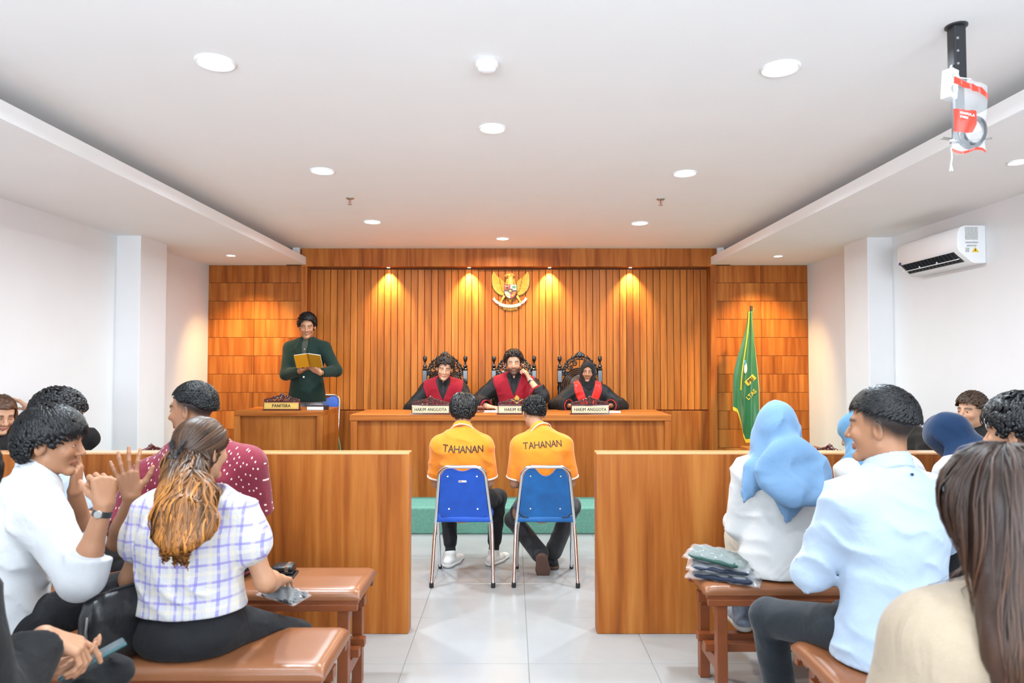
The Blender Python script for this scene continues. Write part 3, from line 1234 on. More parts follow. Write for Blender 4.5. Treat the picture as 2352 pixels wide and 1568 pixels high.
def join(parts):
    Vs, Qs, n = [], [], 0
    for v, q in parts:
        Vs.append(v)
        Qs.append(q + n)
        n += len(v)
    return np.concatenate(Vs), np.concatenate(Qs)


def Rz(a):
    c, s = math.cos(a), math.sin(a)
    return np.array([[c, -s, 0], [s, c, 0], [0, 0, 1]], np.float32)


def Rx(a):
    c, s = math.cos(a), math.sin(a)
    return np.array([[1, 0, 0], [0, c, -s], [0, s, c]], np.float32)


def Ry(a):
    c, s = math.cos(a), math.sin(a)
    return np.array([[c, 0, s], [0, 1, 0], [-s, 0, c]], np.float32)


def ik(S, W, l1, l2, pole):
    d = W - S
    L = float(np.linalg.norm(d))
    mx = (l1 + l2) * 0.998
    if L > mx:
        W = S + d / L * mx
        d = W - S
        L = mx
    dh = d / L
    a = (l1 * l1 - l2 * l2 + L * L) / (2 * L)
    h = math.sqrt(max(1e-6, l1 * l1 - a * a))
    n = pole - dh * float(pole @ dh)
    return S + dh * a + unit(n) * h, W


def sstep(e0, e1, x):
    t = np.clip((x - e0) / (e1 - e0 + 1e-12), 0, 1)
    return t * t * (3 - 2 * t)


# ------------------------------------------------------------------ hands
def hand_prims(sd, W, d, n, side, curl=(0.5, 0.6, 0.4), spread=0.06, s=1.0, thumb=0.4, curls=None):
    """d: towards the fingers, n: out of the palm; side +1 right, -1 left"""
    d = unit(d)
    n = unit(np.asarray(n, np.float32) - d * float(np.asarray(n, np.float32) @ d))
    t = np.cross(d, n) * side
    kn = [0.031, 0.0105, -0.0105, -0.030]
    dk = [0.086, 0.090, 0.086, 0.078]
    ln = [(0.042, 0.026, 0.020), (0.046, 0.029, 0.021), (0.042, 0.027, 0.020), (0.033, 0.020, 0.018)]
    tips = []
    for i in range(4):
        K = W + (d * dk[i] + t * kn[i]) * s
        sd.cone(W + (d * 0.005 + t * kn[i] * 0.55) * s, K, 0.0165 * s, 0.0115 * s, k=0.012)
        c = curls[i] if curls else curl
        p, ang = K, 0.0
        sp = spread * (1.5 - i)
        for j in range(3):
            ang += c[j]
            dr = unit((d * math.cos(sp) + t * math.sin(sp)) * math.cos(ang) + n * math.sin(ang))
            q = p + dr * ln[i][j] * s
            rr = (0.0088 - 0.0009 * j) * s * (0.9 if i == 3 else 1)
            sd.cone(p, q, rr, rr - 0.0007 * s, k=0.004)
            p = q
        tips.append(p)
    B = W + (d * 0.022 + t * 0.018 + n * 0.004) * s
    d1 = unit(d * 0.55 + t * (0.85 - thumb * 0.5) + n * (0.15 + thumb * 0.7))
    p = B + d1 * 0.042 * s
    sd.cone(B, p, 0.0165 * s, 0.0125 * s, k=0.012)
    d2 = unit(d1 + d * 0.45)
    q = p + d2 * 0.033 * s
    sd.cone(p, q, 0.0108 * s, 0.0098 * s, k=0.005)
    d3 = unit(d2 + d * 0.3 + n * thumb * 0.4)
    sd.cone(q, q + d3 * 0.026 * s, 0.0095 * s, 0.0078 * s, k=0.004)
    return tips


# ------------------------------------------------------------------ head
class Head:
    def __init__(self, c, R, s, face=1.0):
        self.c, self.R, self.s = np.asarray(c, np.float32), R.astype(np.float32), s
        self.jaw = face

    def w(self, x, y, z):
        return self.c + self.R @ (V3(x, y, z) * self.s)

    def loc(self, p):
        return ((p - self.c) @ self.R) / self.s

    def skull(self, sd, t=0.0, k=0.02):
        s = self.s
        sd.ell(self.w(0, -0.012, 0.035), ((0.074 + t) * s, (0.093 + t) * s, (0.080 + t) * s), self.R, k)

    def prims(self, sd, nose=1.0, smile=0.0, ears=True):
        s, w = self.s, self.w
        self.skull(sd)
        sd.ell(w(0, 0.024, -0.028), (0.061 * s, 0.060 * s, 0.084 * s), self.R, 0.03 * s)
        for m in (-1, 1):
            sd.cone(w(m * 0.046, 0.0, -0.058), w(m * 0.012, 0.066, -0.100), 0.0155 * s, 0.0145 * s, k=0.016 * s)
            sd.ell(w(m * 0.036, 0.062, -0.026), (0.024 * s, 0.02 * s, 0.022 * s), self.R, 0.018 * s)
        sd.ell(w(0, 0.072, -0.100), (0.02 * s, 0.016 * s, 0.014 * s), self.R, 0.015 * s)
        sd.cone(w(-0.034, 0.073, 0.020), w(0.034, 0.073, 0.020), 0.013 * s, k=0.014 * s)
        for m in (-1, 1):
            sd.ell(w(m * 0.031, 0.094, 0.000), (0.017 * s, 0.014 * s, 0.0115 * s), self.R, 0.010 * s, sub=True)
            sd.ell(w(m * 0.0310, 0.0695, 0.000), (0.0145 * s, 0.0135 * s, 0.0115 * s), self.R, 0.004 * s)
        sd.cone(w(0, 0.084, 0.010), w(0, 0.104 * (0.9 + 0.1 * nose), -0.030), 0.0075 * s, 0.0115 * s, k=0.012 * s)
        for m in (-1, 1):
            sd.ell(w(m * 0.0125, 0.091, -0.034), (0.0085 * s, 0.010 * s, 0.0075 * s), self.R, 0.007 * s)
        y = 0.0845
        for m in (-1, 1):
            sd.cone(w(0, y + 0.002, -0.0605), w(m * (0.021 + smile * 0.006), y - 0.010, -0.0645 + smile * 0.006), 0.0050 * s, 0.0025 * s, k=0.005 * s)
            sd.cone(w(0, y + 0.001, -0.0725), w(m * (0.019 + smile * 0.006), y - 0.010, -0.0665 + smile * 0.006), 0.0056 * s, 0.0025 * s, k=0.005 * s)
        sd.cone(w(-0.020, 0.092, -0.0665), w(0.020, 0.092, -0.0665), 0.0022 * s, k=0.003 * s, sub=True)
        if ears:
            for m in (-1, 1):
                Re = self.R @ Rz(m * 0.45) @ Rx(-0.15)
                sd.ell(w(m * 0.079, -0.013, -0.010), (0.0085 * s, 0.0195 * s, 0.032 * s), Re, 0.006 * s)
                sd.ell(w(m * 0.0875, -0.009, -0.006), (0.006 * s, 0.010 * s, 0.018 * s), Re, 0.004 * s, sub=True)

    def colors(self, P, skin, lip=(0.42, 0.13, 0.10), brow=0.9, beard=0.0, fade=0.0, fadeline=(0.05, -0.01), hairc=(0.012, 0.01, 0.01)):
        q = self.loc(P)
        x, y, z = q[:, 0], q[:, 1], q[:, 2]
        ax = np.abs(x)
        C = np.tile(np.array(skin, np.float32), (len(P), 1))

        def mix(m, c):
            nonlocal C
            C = C * (1 - m[:, None]) + np.array(c, np.float32) * m[:, None]
        front = sstep(0.03, 0.05, y)
        # cheeks and nose a little redder
        mix(0.25 * front * np.exp(-((ax - 0.036) / 0.02) ** 2 - ((z + 0.03) / 0.02) ** 2), (skin[0] * 1.0, skin[1] * 0.72, skin[2] * 0.62))
        if beard:
            b = sstep(-0.034, -0.062, z) * sstep(-0.01, 0.02, y) * (1 - 0.5 * sstep(0.03, 0.0, np.abs(z + 0.09)) * 0)
            b = np.maximum(b, front * np.exp(-((z + 0.049) / 0.006) ** 2) * sstep(0.03, 0.022, ax))
            b = np.maximum(b, sstep(0.045, 0.055, ax) * sstep(0.03, 0.0, y) * sstep(-0.02, 0.0, y) * sstep(0.03, 0.01, z))
            b *= sstep(-0.135, -0.118, z)
            mix(beard * b, hairc)
        lipm = front * sstep(0.026, 0.019, ax) * np.exp(-((z + 0.0665) / (0.0085 * (1.2 - ax / 0.03).clip(0.3, 1))) ** 2) * sstep(0.068, 0.074, y)
        mix(0.8 * lipm, lip)
        mix(0.75 * front * sstep(0.021, 0.017, ax) * np.exp(-((z + 0.0665) / 0.0018) ** 2) * sstep(0.068, 0.074, y), (0.10, 0.03, 0.025))
        bz = 0.0215 + 0.004 * np.sin((ax - 0.012) / 0.038 * PI) - 0.10 * np.maximum(0, ax - 0.038)
        mix(brow * front * sstep(0.010, 0.015, ax) * sstep(0.056, 0.048, ax) * np.exp(-((z - bz) / (0.0068 - 0.06 * np.maximum(0, ax - 0.02))) ** 2), hairc)
        if fade:
            line = np.interp(y, [-0.12, -0.06, -0.02, 0.03, 0.05], [-0.075, -0.065, -0.03, -0.005, 0.05])
            f = sstep(0.0, 0.055, z - line) * sstep(0.062, 0.045, y)
            mix(fade * f, hairc)
        mix(0.6 * front * np.exp(-((ax - 0.009) / 0.004) ** 2 - ((z + 0.0395) / 0.003) ** 2), (0.05, 0.015, 0.01))
        return C


M_SKIN = vcol('skin', rough=0.48, spec=0.4, bump=0.06, bscale=260)
M_HAIR = vcol('hair', rough=0.38, spec=0.33, bump=0.15, bscale=300)
M_EYE = vcol('eye', rough=0.12, spec=0.6)


def eye_mesh(hd, side, gaze=0.0, open_=1.0, look=0.0):
    """almond of the open eye set into the lids; colours: white, iris, pupil, dark lash line"""
    V, Q, Cc = [], [], []
    nu, nv = 15, 9
    c = (side * 0.031, 0.0695, 0.0)
    r = (0.0158, 0.0158, 0.0132)
    for i in range(nu):
        u = 2 * i / (nu - 1) - 1
        for j in range(nv):
            v = 2 * j / (nv - 1) - 1
            up = 0.50 * open_ * (1 - u * u) ** 0.6
            dn = 0.32 * (1 - u * u) ** 0.6 * max(0.3, open_)
            a = u * 0.95
            e = (v * up if v > 0 else v * dn) - 0.12
            x = math.sin(a) * math.cos(e)
            y = math.cos(a) * math.cos(e)
            z = math.sin(e)
            V.append(hd.w(c[0] + x * r[0], c[1] + y * r[1], c[2] + z * r[2]))
            di = math.hypot((u - look) * 0.9, (e + 0.06 + gaze))
            col = (0.72, 0.70, 0.68)
            if di < 0.40:
                col = (0.030, 0.014, 0.008)
            if open_ < 0.45:
                col = (0.014, 0.010, 0.009) if v > -0.2 else (0.30, 0.14, 0.09)
            elif v > 0.62 or abs(u) > 0.93:
                col = (0.012, 0.009, 0.008)
            elif v < -0.8:
                col = (0.20, 0.08, 0.06)
            Cc.append(col)
    for i in range(nu - 1):
        for j in range(nv - 1):
            Q.append((i * nv + j, (i + 1) * nv + j, (i + 1) * nv + j + 1, i * nv + j + 1))
    return np_mesh('eye', np.array(V), np.array(Q), True, np.array(Cc))


# ------------------------------------------------------------------ hair
def locks(roots, flow, f, length, steps=7, width=0.006, lift=0.004, wave=0.0, col0=(0.012, 0.011, 0.012), col1=None, var=0.35, seed=1, base_off=0.0, tipcol=None, ridge=0.55, rise=None, taper=1.6, wfreq=2.0, pull=0.6, minw=0.04):
    """tapered locks of hair combed over a surface f along a flow field"""
    rg = np.random.default_rng(seed)
    n = len(roots)
    p = roots.astype(np.float32).copy()
    L = length * (0.7 + 0.6 * rg.random(n)).astype(np.float32) if np.isscalar(length) else length.astype(np.float32)
    ph = rg.random(n) * 2 * PI
    amp = wave * (0.5 + rg.random(n))
    pts, nor, tan = [], [], []
    for i in range(steps + 1):
        t = i / steps
        g = grad(f, p)
        d = f(p)
        target = base_off + lift * math.sin(PI * min(1, t * 1.1)) * (0.5 + rg.random(n) * 0.0 + 0.5)
        if rise is not None:
            target = target + rise(t)
        push = target - d
        p2 = p + g * np.where(push > 0, push, push * pull)[:, None]
        p = p2.astype(np.float32)
        fl = flow(p, t)
        fl = fl - g * np.einsum('ij,ij->i', fl, g)[:, None] * np.clip(1 - (d - 0.02) / 0.03, 0, 1)[:, None]
        fl = fl / (np.linalg.norm(fl, axis=1, keepdims=True) + 1e-6)
        sd_ = np.cross(fl, g)
        fl2 = fl + sd_ * (amp * np.cos(ph + wfreq * 2 * PI * t))[:, None]
        fl2 = fl2 / (np.linalg.norm(fl2, axis=1, keepdims=True) + 1e-6)
        pts.append(p.copy())
        nor.append(g.copy())
        tan.append(fl2.copy())
        p = p + fl2 * (L / steps)[:, None]
    Wd = width * (0.6 + 0.8 * rg.random(n))
    base = np.array(col0, np.float32) * (1 - var + 2 * var * rg.random((n, 1)))
    tipc = np.array(tipcol if tipcol is not None else col0, np.float32) * (1 - var + 2 * var * rg.random((n, 1)))
    Vv, Cc = [], []
    for i in range(steps + 1):
        t = i / steps
        wv = Wd * max(minw, 1 - t ** taper) * min(1, 0.55 + 2 * t)
        s_ = np.cross(tan[i], nor[i])
        s_ /= np.linalg.norm(s_, axis=1, keepdims=True) + 1e-6
        a = pts[i] - s_ * wv[:, None] - nor[i] * (0.35 * wv)[:, None]
        b = pts[i] + nor[i] * (ridge * wv)[:, None]
        c = pts[i] + s_ * wv[:, None] - nor[i] * (0.35 * wv)[:, None]
        Vv.append(np.stack([a, b, c], 1))
        m = sstep(0.25, 0.85, np.full(1, t))[0] if tipcol is not None else 0
        cc = base * (1 - m) + tipc * m
        Cc.append(np.repeat(cc[:, None, :], 3, 1))
    V = np.stack(Vv, 1).reshape(-1, 3)
    C = np.stack(Cc, 1).reshape(-1, 3)
    k = (steps + 1) * 3
    b0 = np.arange(n)[:, None] * k
    quads = []
    for i in range(steps):
        for e in ((0, 1), (1, 2)):
            quads.append(np.stack([b0[:, 0] + i * 3 + e[0], b0[:, 0] + i * 3 + e[1], b0[:, 0] + (i + 1) * 3 + e[1], b0[:, 0] + (i + 1) * 3 + e[0]], 1))
    return V, np.concatenate(quads).astype(np.int32), C


LINE_STD = [(-0.13, -0.075), (-0.085, -0.072), (-0.055, -0.05), (-0.03, 0.0), (-0.012, 0.012), (0.004, -0.012), (0.022, -0.018), (0.032, 0.02), (0.05, 0.052), (0.075, 0.064), (0.11, 0.06)]
LINE_FADE = [(-0.13, -0.02), (-0.08, -0.005), (-0.04, 0.022), (0.0, 0.03), (0.03, 0.036), (0.05, 0.056), (0.075, 0.067), (0.11, 0.064)]
LINE_LONG = [(-0.13, -0.10), (-0.06, -0.10), (-0.02, -0.06), (0.01, -0.02), (0.03, 0.03), (0.05, 0.055), (0.075, 0.066), (0.11, 0.064)]


def hair_cap(hd, t=(0.012, 0.012, 0.016), line=LINE_STD, noise=0.004, nf=70.0, dy=0.0, dz=0.0, edge=0.006):
    sd = SD()
    s = hd.s
    sd.ell(hd.w(0, -0.012 + dy, 0.035 + dz), ((0.074 + t[0]) * s, (0.093 + t[1]) * s, (0.080 + t[2]) * s), hd.R, 0.01)
    sd.ell(hd.w(0, -0.055, -0.02), ((0.060 + t[0]) * s, (0.045 + t[1]) * s, 0.062 * s), hd.R, 0.03)
    ys = [a for a, b in line]
    zs_ = [b for a, b in line]

    def below(p):
        q = hd.loc(p)
        return (np.interp(q[:, 1], ys, zs_).astype(np.float32) - q[:, 2]) * 0.75 * s
    sd.clip(below, edge)
    if noise:
        sd.disp = lambda p: (vnoise((hd.loc(p) * nf).astype(np.float32)) - 0.5) * noise * 2
    return sd


def make_hair(hd, st, h, parent, seed=1):
    t = st.get('t', (0.012, 0.012, 0.016))
    cap = hair_cap(hd, t, st.get('line', LINE_STD), st.get('noise', 0.004), st.get('nf', 60.0), st.get('dy', 0.0), st.get('dz', 0.0), st.get('edge', 0.006))
    V, Q = poly(cap, h)
    col = np.array(st.get('col', (0.006, 0.0055, 0.006)), np.float32)
    C = np.tile(col * 0.8, (len(V), 1))
    rg = np.random.default_rng(seed)
    parts = [(V, Q)]
    cols = [C]
    n = st.get('n', 500)
    if n:
        q = hd.loc(V)
        ok = q[:, 2] > np.interp(q[:, 1], [a for a, b in st.get('line', LINE_STD)], [b for a, b in st.get('line', LINE_STD)]) + st.get('rootm', 0.008)
        idx = rg.choice(np.where(ok)[0], n)
        crown = V3(*st.get('crown', (0.0, -0.05, 0.11)))
        bias = V3(*st.get('bias', (0, 0, -0.3)))
        mixr = st.get('radial', 1.0)
        jit = st.get('jitter', 0.25)
        base = hair_cap(hd, t, [(-1, -1), (1, -1)], 0)
        jv = (rg.random((n, 3)).astype(np.float32) - 0.5) * 2 * jit

        def flow(p, tt):
            q_ = hd.loc(p)
            r = q_ - crown
            r = r / (np.linalg.norm(r, axis=1, keepdims=True) + 1e-5)
            v = r * mixr + bias + jv
            return (v @ hd.R.T).astype(np.float32)
        zr = hd.loc(V[idx])[:, 2]
        Ln = st.get('len', 0.05) * hd.s * (st.get('sidelen', 0.35) + (1 - st.get('sidelen', 0.35)) * sstep(0.0, 0.085, zr)) * (0.75 + 0.5 * rg.random(n))
        v2, q2, c2 = locks(V[idx], flow, base, Ln, st.get('steps', 6), st.get('w', 0.0065) * hd.s, st.get('lift', 0.006), st.get('wave', 0.2), col, var=st.get('var', 0.45), seed=seed, tipcol=st.get('tip'), base_off=st.get('off', 0.0))
        parts.append((v2, q2))
        cols.append(c2)
    V, Q = join(parts)
    return link_mesh('hair', np_mesh('hair', V, Q, True, np.concatenate(cols)), M_HAIR, parent)
# ================================================================== PEOPLE
SKIN_A = (0.36, 0.170, 0.090)
SKIN_B = (0.44, 0.225, 0.128)
SKIN_C = (0.33, 0.155, 0.080)
SKIN_D = (0.50, 0.275, 0.170)
M_SOLE_W = pm('sole_white', (0.7, 0.69, 0.66), 0.6)
M_TROU = cloth('black_trousers', (0.012, 0.012, 0.014), wrinkle=0.5, wscale=14, sheen=0.05)
PINFO = []


class J:
    pass


def folds(amp, freq, axis=(1, 0.3, 0.6), warp=2.2, seed=0.0, sharp=1.0):
    """soft cloth creases: warped waves along an axis plus broad noise"""
    ax = unit(axis)

    def fn(p):
        nn = vnoise((p * freq * 0.55 + seed).astype(np.float32)) * 2 - 1
        n2 = vnoise((p * freq * 1.4 + seed + 9.1).astype(np.float32)) * 2 - 1
        ph = (p @ ax) * freq * 7.0 + nn * warp * 3.0 + n2 * 1.6 + seed
        w_ = 1.0 - 1.9 * np.abs(np.sin(ph * 0.5)) ** 0.75
        n3 = vnoise((p * freq * 0.9 + seed + 3.7).astype(np.float32))
        m = sstep(0.30, 0.72, n3)
        return -amp * (0.75 * w_ * m + 0.45 * n2 + 0.35 * nn)
    return fn


def skeleton(seat=0.51, drop=0.062, s=1.0, lean=(0.05, 0.1), side=0.0, twist=0.0, head=(0, 0, 0), neck=0.0, stand=False, sh=0.185, arms=None, legs=None, hipyaw=0.0, headoff=(0, 0, 0)):
    j = J()
    j.s = s
    j.P = V3(0, 0, (0.93 * s if stand else seat + 0.085 * s))

    def dirv(a, b):
        return unit(V3(math.sin(b), math.sin(a) * math.cos(b), math.cos(a) * math.cos(b)))
    j.D1, j.D2 = dirv(lean[0], side), dirv(lean[1], side * 1.0)
    j.M = j.P + j.D1 * 0.22 * s
    j.C = j.M + unit(j.D1 + j.D2) * 0.13 * s
    j.N = j.C + j.D2 * 0.135 * s
    j.U = V3(1, 0, 0) if not hipyaw else Rz(hipyaw) @ V3(1, 0, 0)
    A = Rz(twist) @ V3(1, 0, 0)
    A = unit(A - j.D2 * float(A @ j.D2))
    j.A = A
    j.fwd = unit(np.cross(j.D2, A))
    j.SR = j.N + A * sh * s - j.D2 * drop * s + j.fwd * 0.005
    j.SL = j.N - A * sh * s - j.D2 * drop * s + j.fwd * 0.005
    R = Rz(head[0]) @ Rx(-head[1]) @ Ry(head[2])
    ln = max(lean[1] * 0.6, 0) + neck
    j.NT = j.N + dirv(ln, side * 0.6) * 0.075 * s + V3(*headoff)
    c = j.NT + R @ (V3(0, 0.018, 0.10) * s)
    j.H = Head(c, R, s)
    arms = arms or {}
    for nm, S, sg in (('R', j.SR, 1), ('L', j.SL, -1)):
        a = arms.get(nm, {})
        W = V3(*a.get('w', (sg * 0.14, 0.34, (seat + 0.17) if not stand else 0.85)))
        pole = V3(*a.get('pole', (sg * 0.5, -0.5, -0.8)))
        E, W = ik(S, W, 0.285 * s, 0.245 * s, pole)
        setattr(j, 'E' + nm, E)
        setattr(j, 'W' + nm, W)
        setattr(j, 'arm' + nm, a)
    legs = legs or {}
    for nm, sg in (('R', 1), ('L', -1)):
        l_ = legs.get(nm, {})
        hp = j.P + j.U * sg * 0.088 * s
        if stand:
            A_ = V3(*l_.get('a', (sg * 0.10, 0.0, 0.085)))
            pole = V3(sg * 0.1, 1, 0)
        else:
            A_ = V3(*l_.get('a', (sg * 0.11, 0.40, 0.085)))
            pole = V3(*l_.get('pole', (sg * 0.12, 0.6, 1.0)))
        Kn, A_ = ik(hp, A_, 0.425 * s, 0.41 * s, pole)
        setattr(j, 'Hp' + nm, hp)
        setattr(j, 'K' + nm, Kn)
        setattr(j, 'An' + nm, A_)
        setattr(j, 'leg' + nm, l_)
    return j


def torso(sd, j, g, w=1.0, k=0.05, hem=0.03, flare=0.0, bust=0.0, shr=0.056, belly=0.0):
    s = j.s
    sd.econe(j.P - j.D1 * hem * s, j.M, (0.158 * w) * s + g + flare, 0.142 * w * s + g, j.U, 0.74, k)
    sd.econe(j.M, j.C, 0.142 * w * s + g, 0.160 * w * s + g, unit(j.U + j.A), 0.70, k)
    sd.econe(j.C, j.N - j.D2 * 0.065 * s, 0.158 * w * s + g, 0.105 * w * s + g, j.A, 0.68, k)
    sd.cone(j.SL, j.SR, shr * s + g, shr * s + g, k=k)
    for S in (j.SL, j.SR):
        sd.cone(j.N + j.D2 * 0.006 * s, S + (j.N - S) * 0.35 + j.D2 * 0.012 * s, 0.046 * s + g, 0.040 * s + g, k=k * 0.8)
    if bust:
        for m in (-1, 1):
            sd.ell(j.C + j.A * m * 0.07 * s + j.fwd * 0.09 * s - j.D2 * 0.02, (bust * s + g, bust * s + g, bust * s + g), None, 0.05)
    if belly:
        sd.ell(j.M + j.fwd * 0.05 - j.D1 * 0.06, (0.13 * s + g, belly + g, 0.13 * s + g), None, 0.06)


def sleeve(sd, j, nm, amount, g, w=1.0, k=0.035, open_=0.0):
    s = j.s
    S, E, W = getattr(j, 'S' + nm), getattr(j, 'E' + nm), getattr(j, 'W' + nm)
    a = min(1.0, amount)
    sd.cone(S, S + (E - S) * a, 0.057 * s * w + g, (0.057 + (0.045 - 0.057) * a) * s * w + g + (open_ if amount <= 1 else 0), k=k, flat=(0.3 < amount < 1.0))
    if amount > 1:
        b = amount - 1
        sd.cone(E, E + (W - E) * b, 0.045 * s * w + g, (0.045 - 0.012 * b) * s * w + g + open_, k=k * 0.8, flat=(b > 0.2))


def plane_clip(pt, nrm):
    pt, nrm = np.asarray(pt, np.float32), unit(nrm)
    return lambda p: (p - pt) @ nrm


def both(f, g):
    return lambda p: np.maximum(f(p), g(p))


def person(label, x, y, rz=0.0, base=0.0, h=0.0035, hb=0.009, skin=SKIN_A, build=1.0, top=None, bottom=None, shoes=None, hair=None, face=None, eyes=None, group=None, hand_h=None, mapcol=None, noseat=False, **sk):
    t = empty('person', (x, y, base), rz)
    tag(t, label, 'person', group)
    j = skeleton(**sk)
    j.root = t
    s, H = j.s, j.H
    c_, s_ = math.cos(rz), math.sin(rz)
    hw = (x + H.c[0] * c_ - H.c[1] * s_, y + H.c[0] * s_ + H.c[1] * c_, base + H.c[2])
    PINFO.append((label[:40], tuple(round(q) for q in proj(hw)), tuple(round(q) for q in proj((hw[0], hw[1], hw[2] + 0.12 * s + (hair or {}).get('t', (0, 0, 0.02))[2] * 1.2))), round(hw[2], 2)))
    # ---- body: torso, limbs (coarse, mostly under the clothes)
    sd = SD()
    torso(sd, j, -0.012, build)
    for nm, sg in (('R', 1), ('L', -1)):
        sleeve(sd, j, nm, 2.0, -0.004, w=0.9)
        sd.cone(getattr(j, 'Hp' + nm), getattr(j, 'K' + nm), 0.078 * s, 0.052 * s, k=0.03)
        sd.cone(getattr(j, 'K' + nm), getattr(j, 'An' + nm), 0.050 * s, 0.034 * s, k=0.02)
    sd.cone(j.N - j.D2 * 0.03 * s, H.w(0, -0.022, -0.055), 0.060 * s, 0.050 * s, k=0.03)
    parts = [poly(sd, max(0.018, hb * 1.7))]
    cols = [np.tile(np.array(skin, np.float32), (len(parts[0][0]), 1))]
    # ---- head and neck
    face = face or {}
    sd = SD()
    H.prims(sd, smile=face.get('smile', 0.0), ears=face.get('ears', True))
    sd.cone(H.w(0, -0.022, -0.055), j.N - j.D2 * 0.02 * s, 0.051 * s, 0.061 * s, k=0.03 * s)
    sd.ell(j.N - j.D2 * 0.03 * s, 0.058 * s, None, 0.03)
    hp = poly(sd, h * 1.15)
    parts.append(hp)
    cols.append(H.colors(hp[0], skin, face.get('lip', (skin[0] * 0.85, skin[1] * 0.5, skin[2] * 0.52)), face.get('brow', 0.9), face.get('beard', 0.0), face.get('fade', 0.0)))
    # ---- forearms and hands
    for nm, sg in (('R', 1), ('L', -1)):
        a = getattr(j, 'arm' + nm)
        if a.get('nohand'):
            continue
        E, W = getattr(j, 'E' + nm), getattr(j, 'W' + nm)
        sd = SD()
        sd.cone(E, E + (W - E) * 0.35, 0.040 * s, 0.039 * s, k=0.01)
        sd.cone(E + (W - E) * 0.3, W, 0.039 * s, 0.0265 * s, k=0.02)
        d = V3(*a['d']) if 'd' in a else unit(W - E)
        n = V3(*a['n']) if 'n' in a else V3(0, 0.1, -1)
        j.tips = getattr(j, 'tips', {})
        j.tips[nm] = hand_prims(sd, W, d, n, sg, a.get('curl', (0.35, 0.45, 0.3)), a.get('spread', 0.05), s * a.get('hs', 1.0), a.get('thumb', 0.4), a.get('curls'))
        hp = poly(sd, a.get('h', hand_h or max(0.0065, h * 1.4)))
        parts.append(hp)
        cols.append(np.tile(np.array(skin, np.float32), (len(hp[0]), 1)))
    V, Q = join(parts)
    j.body = link_mesh('body', np_mesh('body', V, Q, True, np.concatenate(cols)), M_SKIN, t)
    # ---- eyes
    if eyes:
        for m in (-1, 1):
            link_mesh('eye', eye_mesh(H, m, eyes.get('gaze', 0.0), eyes.get('open', 1.0), eyes.get('look', 0.0)), M_EYE, t)
    # ---- trousers
    if bottom is not None:
        b = bottom if isinstance(bottom, dict) else {'mat': bottom}
        sd = SD()
        gg = b.get('g', 0.008)
        sd.econe(j.P - j.D1 * 0.01, j.P + j.D1 * 0.12 * s, 0.160 * s * build * b.get('hip', 1.0) + gg, 0.142 * s * build * b.get('hip', 1.0) + gg, j.U, 0.76, 0.05)
        if not sk.get('stand'):
            sd.ell(j.P + V3(0, -0.03, -0.012), (0.172 * s * build * b.get('hip', 1.0), 0.125 * s * build * b.get('hip', 1.0), 0.088 * s), None, 0.04)
        ln = b.get('len', 0.95)
        for nm in 'RL':
            hp_, K_, A_ = getattr(j, 'Hp' + nm), getattr(j, 'K' + nm), getattr(j, 'An' + nm)
            sd.cone(hp_, K_, 0.082 * s * b.get('thigh', 1.0) + gg, 0.058 * s + gg, k=0.035)
            sd.cone(K_, K_ + (A_ - K_) * ln, 0.058 * s + gg, b.get('cuff', 0.048) * s + gg, k=0.02)
        if not sk.get('stand') and not noseat:
            zs0 = sk.get('seat', 0.51)
            sd.clip(lambda p, z0=zs0: np.where((p[:, 1] < 0.16) & (p[:, 2] > z0 - 0.12), z0 + 0.002 - p[:, 2], -1.0).astype(np.float32), 0.01)
        sd.disp = folds(b.get('wr', 0.004), 9, (0.5, 0.7, 0.5), seed=x * 3.1)
        V, Q = poly(sd, b.get('h', 0.019))
        j.trousers = link_mesh('trousers', np_mesh('trousers', V, Q), b['mat'], t)
    # ---- shoes
    if shoes is not None:
        for nm, sg in (('R', 1), ('L', -1)):
            A_ = getattr(j, 'An' + nm)
            L_ = getattr(j, 'leg' + nm)
            f = unit(V3(*L_.get('foot', (sg * 0.2, 1, 0))))
            lift = A_[2] - 0.085
            up = unit(V3(*L_['up'])) if 'up' in L_ else V3(0, 0, 1)
            f = unit(f - up * float(f @ up))
            sidev = np.cross(f, up)
            o = A_ - up * 0.085
            sd = SD()
            sd.econe(o - f * 0.045 + up * 0.035, o + f * 0.06 + up * 0.035, 0.036, 0.043, sidev, 0.8, 0.02)
            sd.econe(o + f * 0.06 + up * 0.033, o + f * 0.165 + up * 0.022, 0.043, 0.034, sidev, 0.6, 0.02)
            sd.cone(o - f * 0.005 + up * 0.05, A_ + up * 0.0, 0.036, 0.041, k=0.02)
            sd.clip(plane_clip(o + up * 0.012, -up), 0.003)
            V, Q = poly(sd, shoes.get('h', 0.014))
            so = link_mesh('shoe', np_mesh('shoe', V, Q), shoes.get('mat', M_BLACKP), t)
            sd = SD()
            sd.econe(o - f * 0.045 + up * 0.02, o + f * 0.06 + up * 0.02, 0.041, 0.047, sidev, 0.9, 0.02)
            sd.econe(o + f * 0.06 + up * 0.02, o + f * 0.168 + up * 0.02, 0.047, 0.036, sidev, 0.9, 0.02)
            sd.clip(plane_clip(o + up * 0.001, -up), 0.002)
            sd.clip(plane_clip(o + up * 0.024, up), 0.002)
            V, Q = poly(sd, shoes.get('h', 0.012))
            link_mesh('sole', np_mesh('sole', V, Q), shoes.get('sole', M_SOLE_W), so)
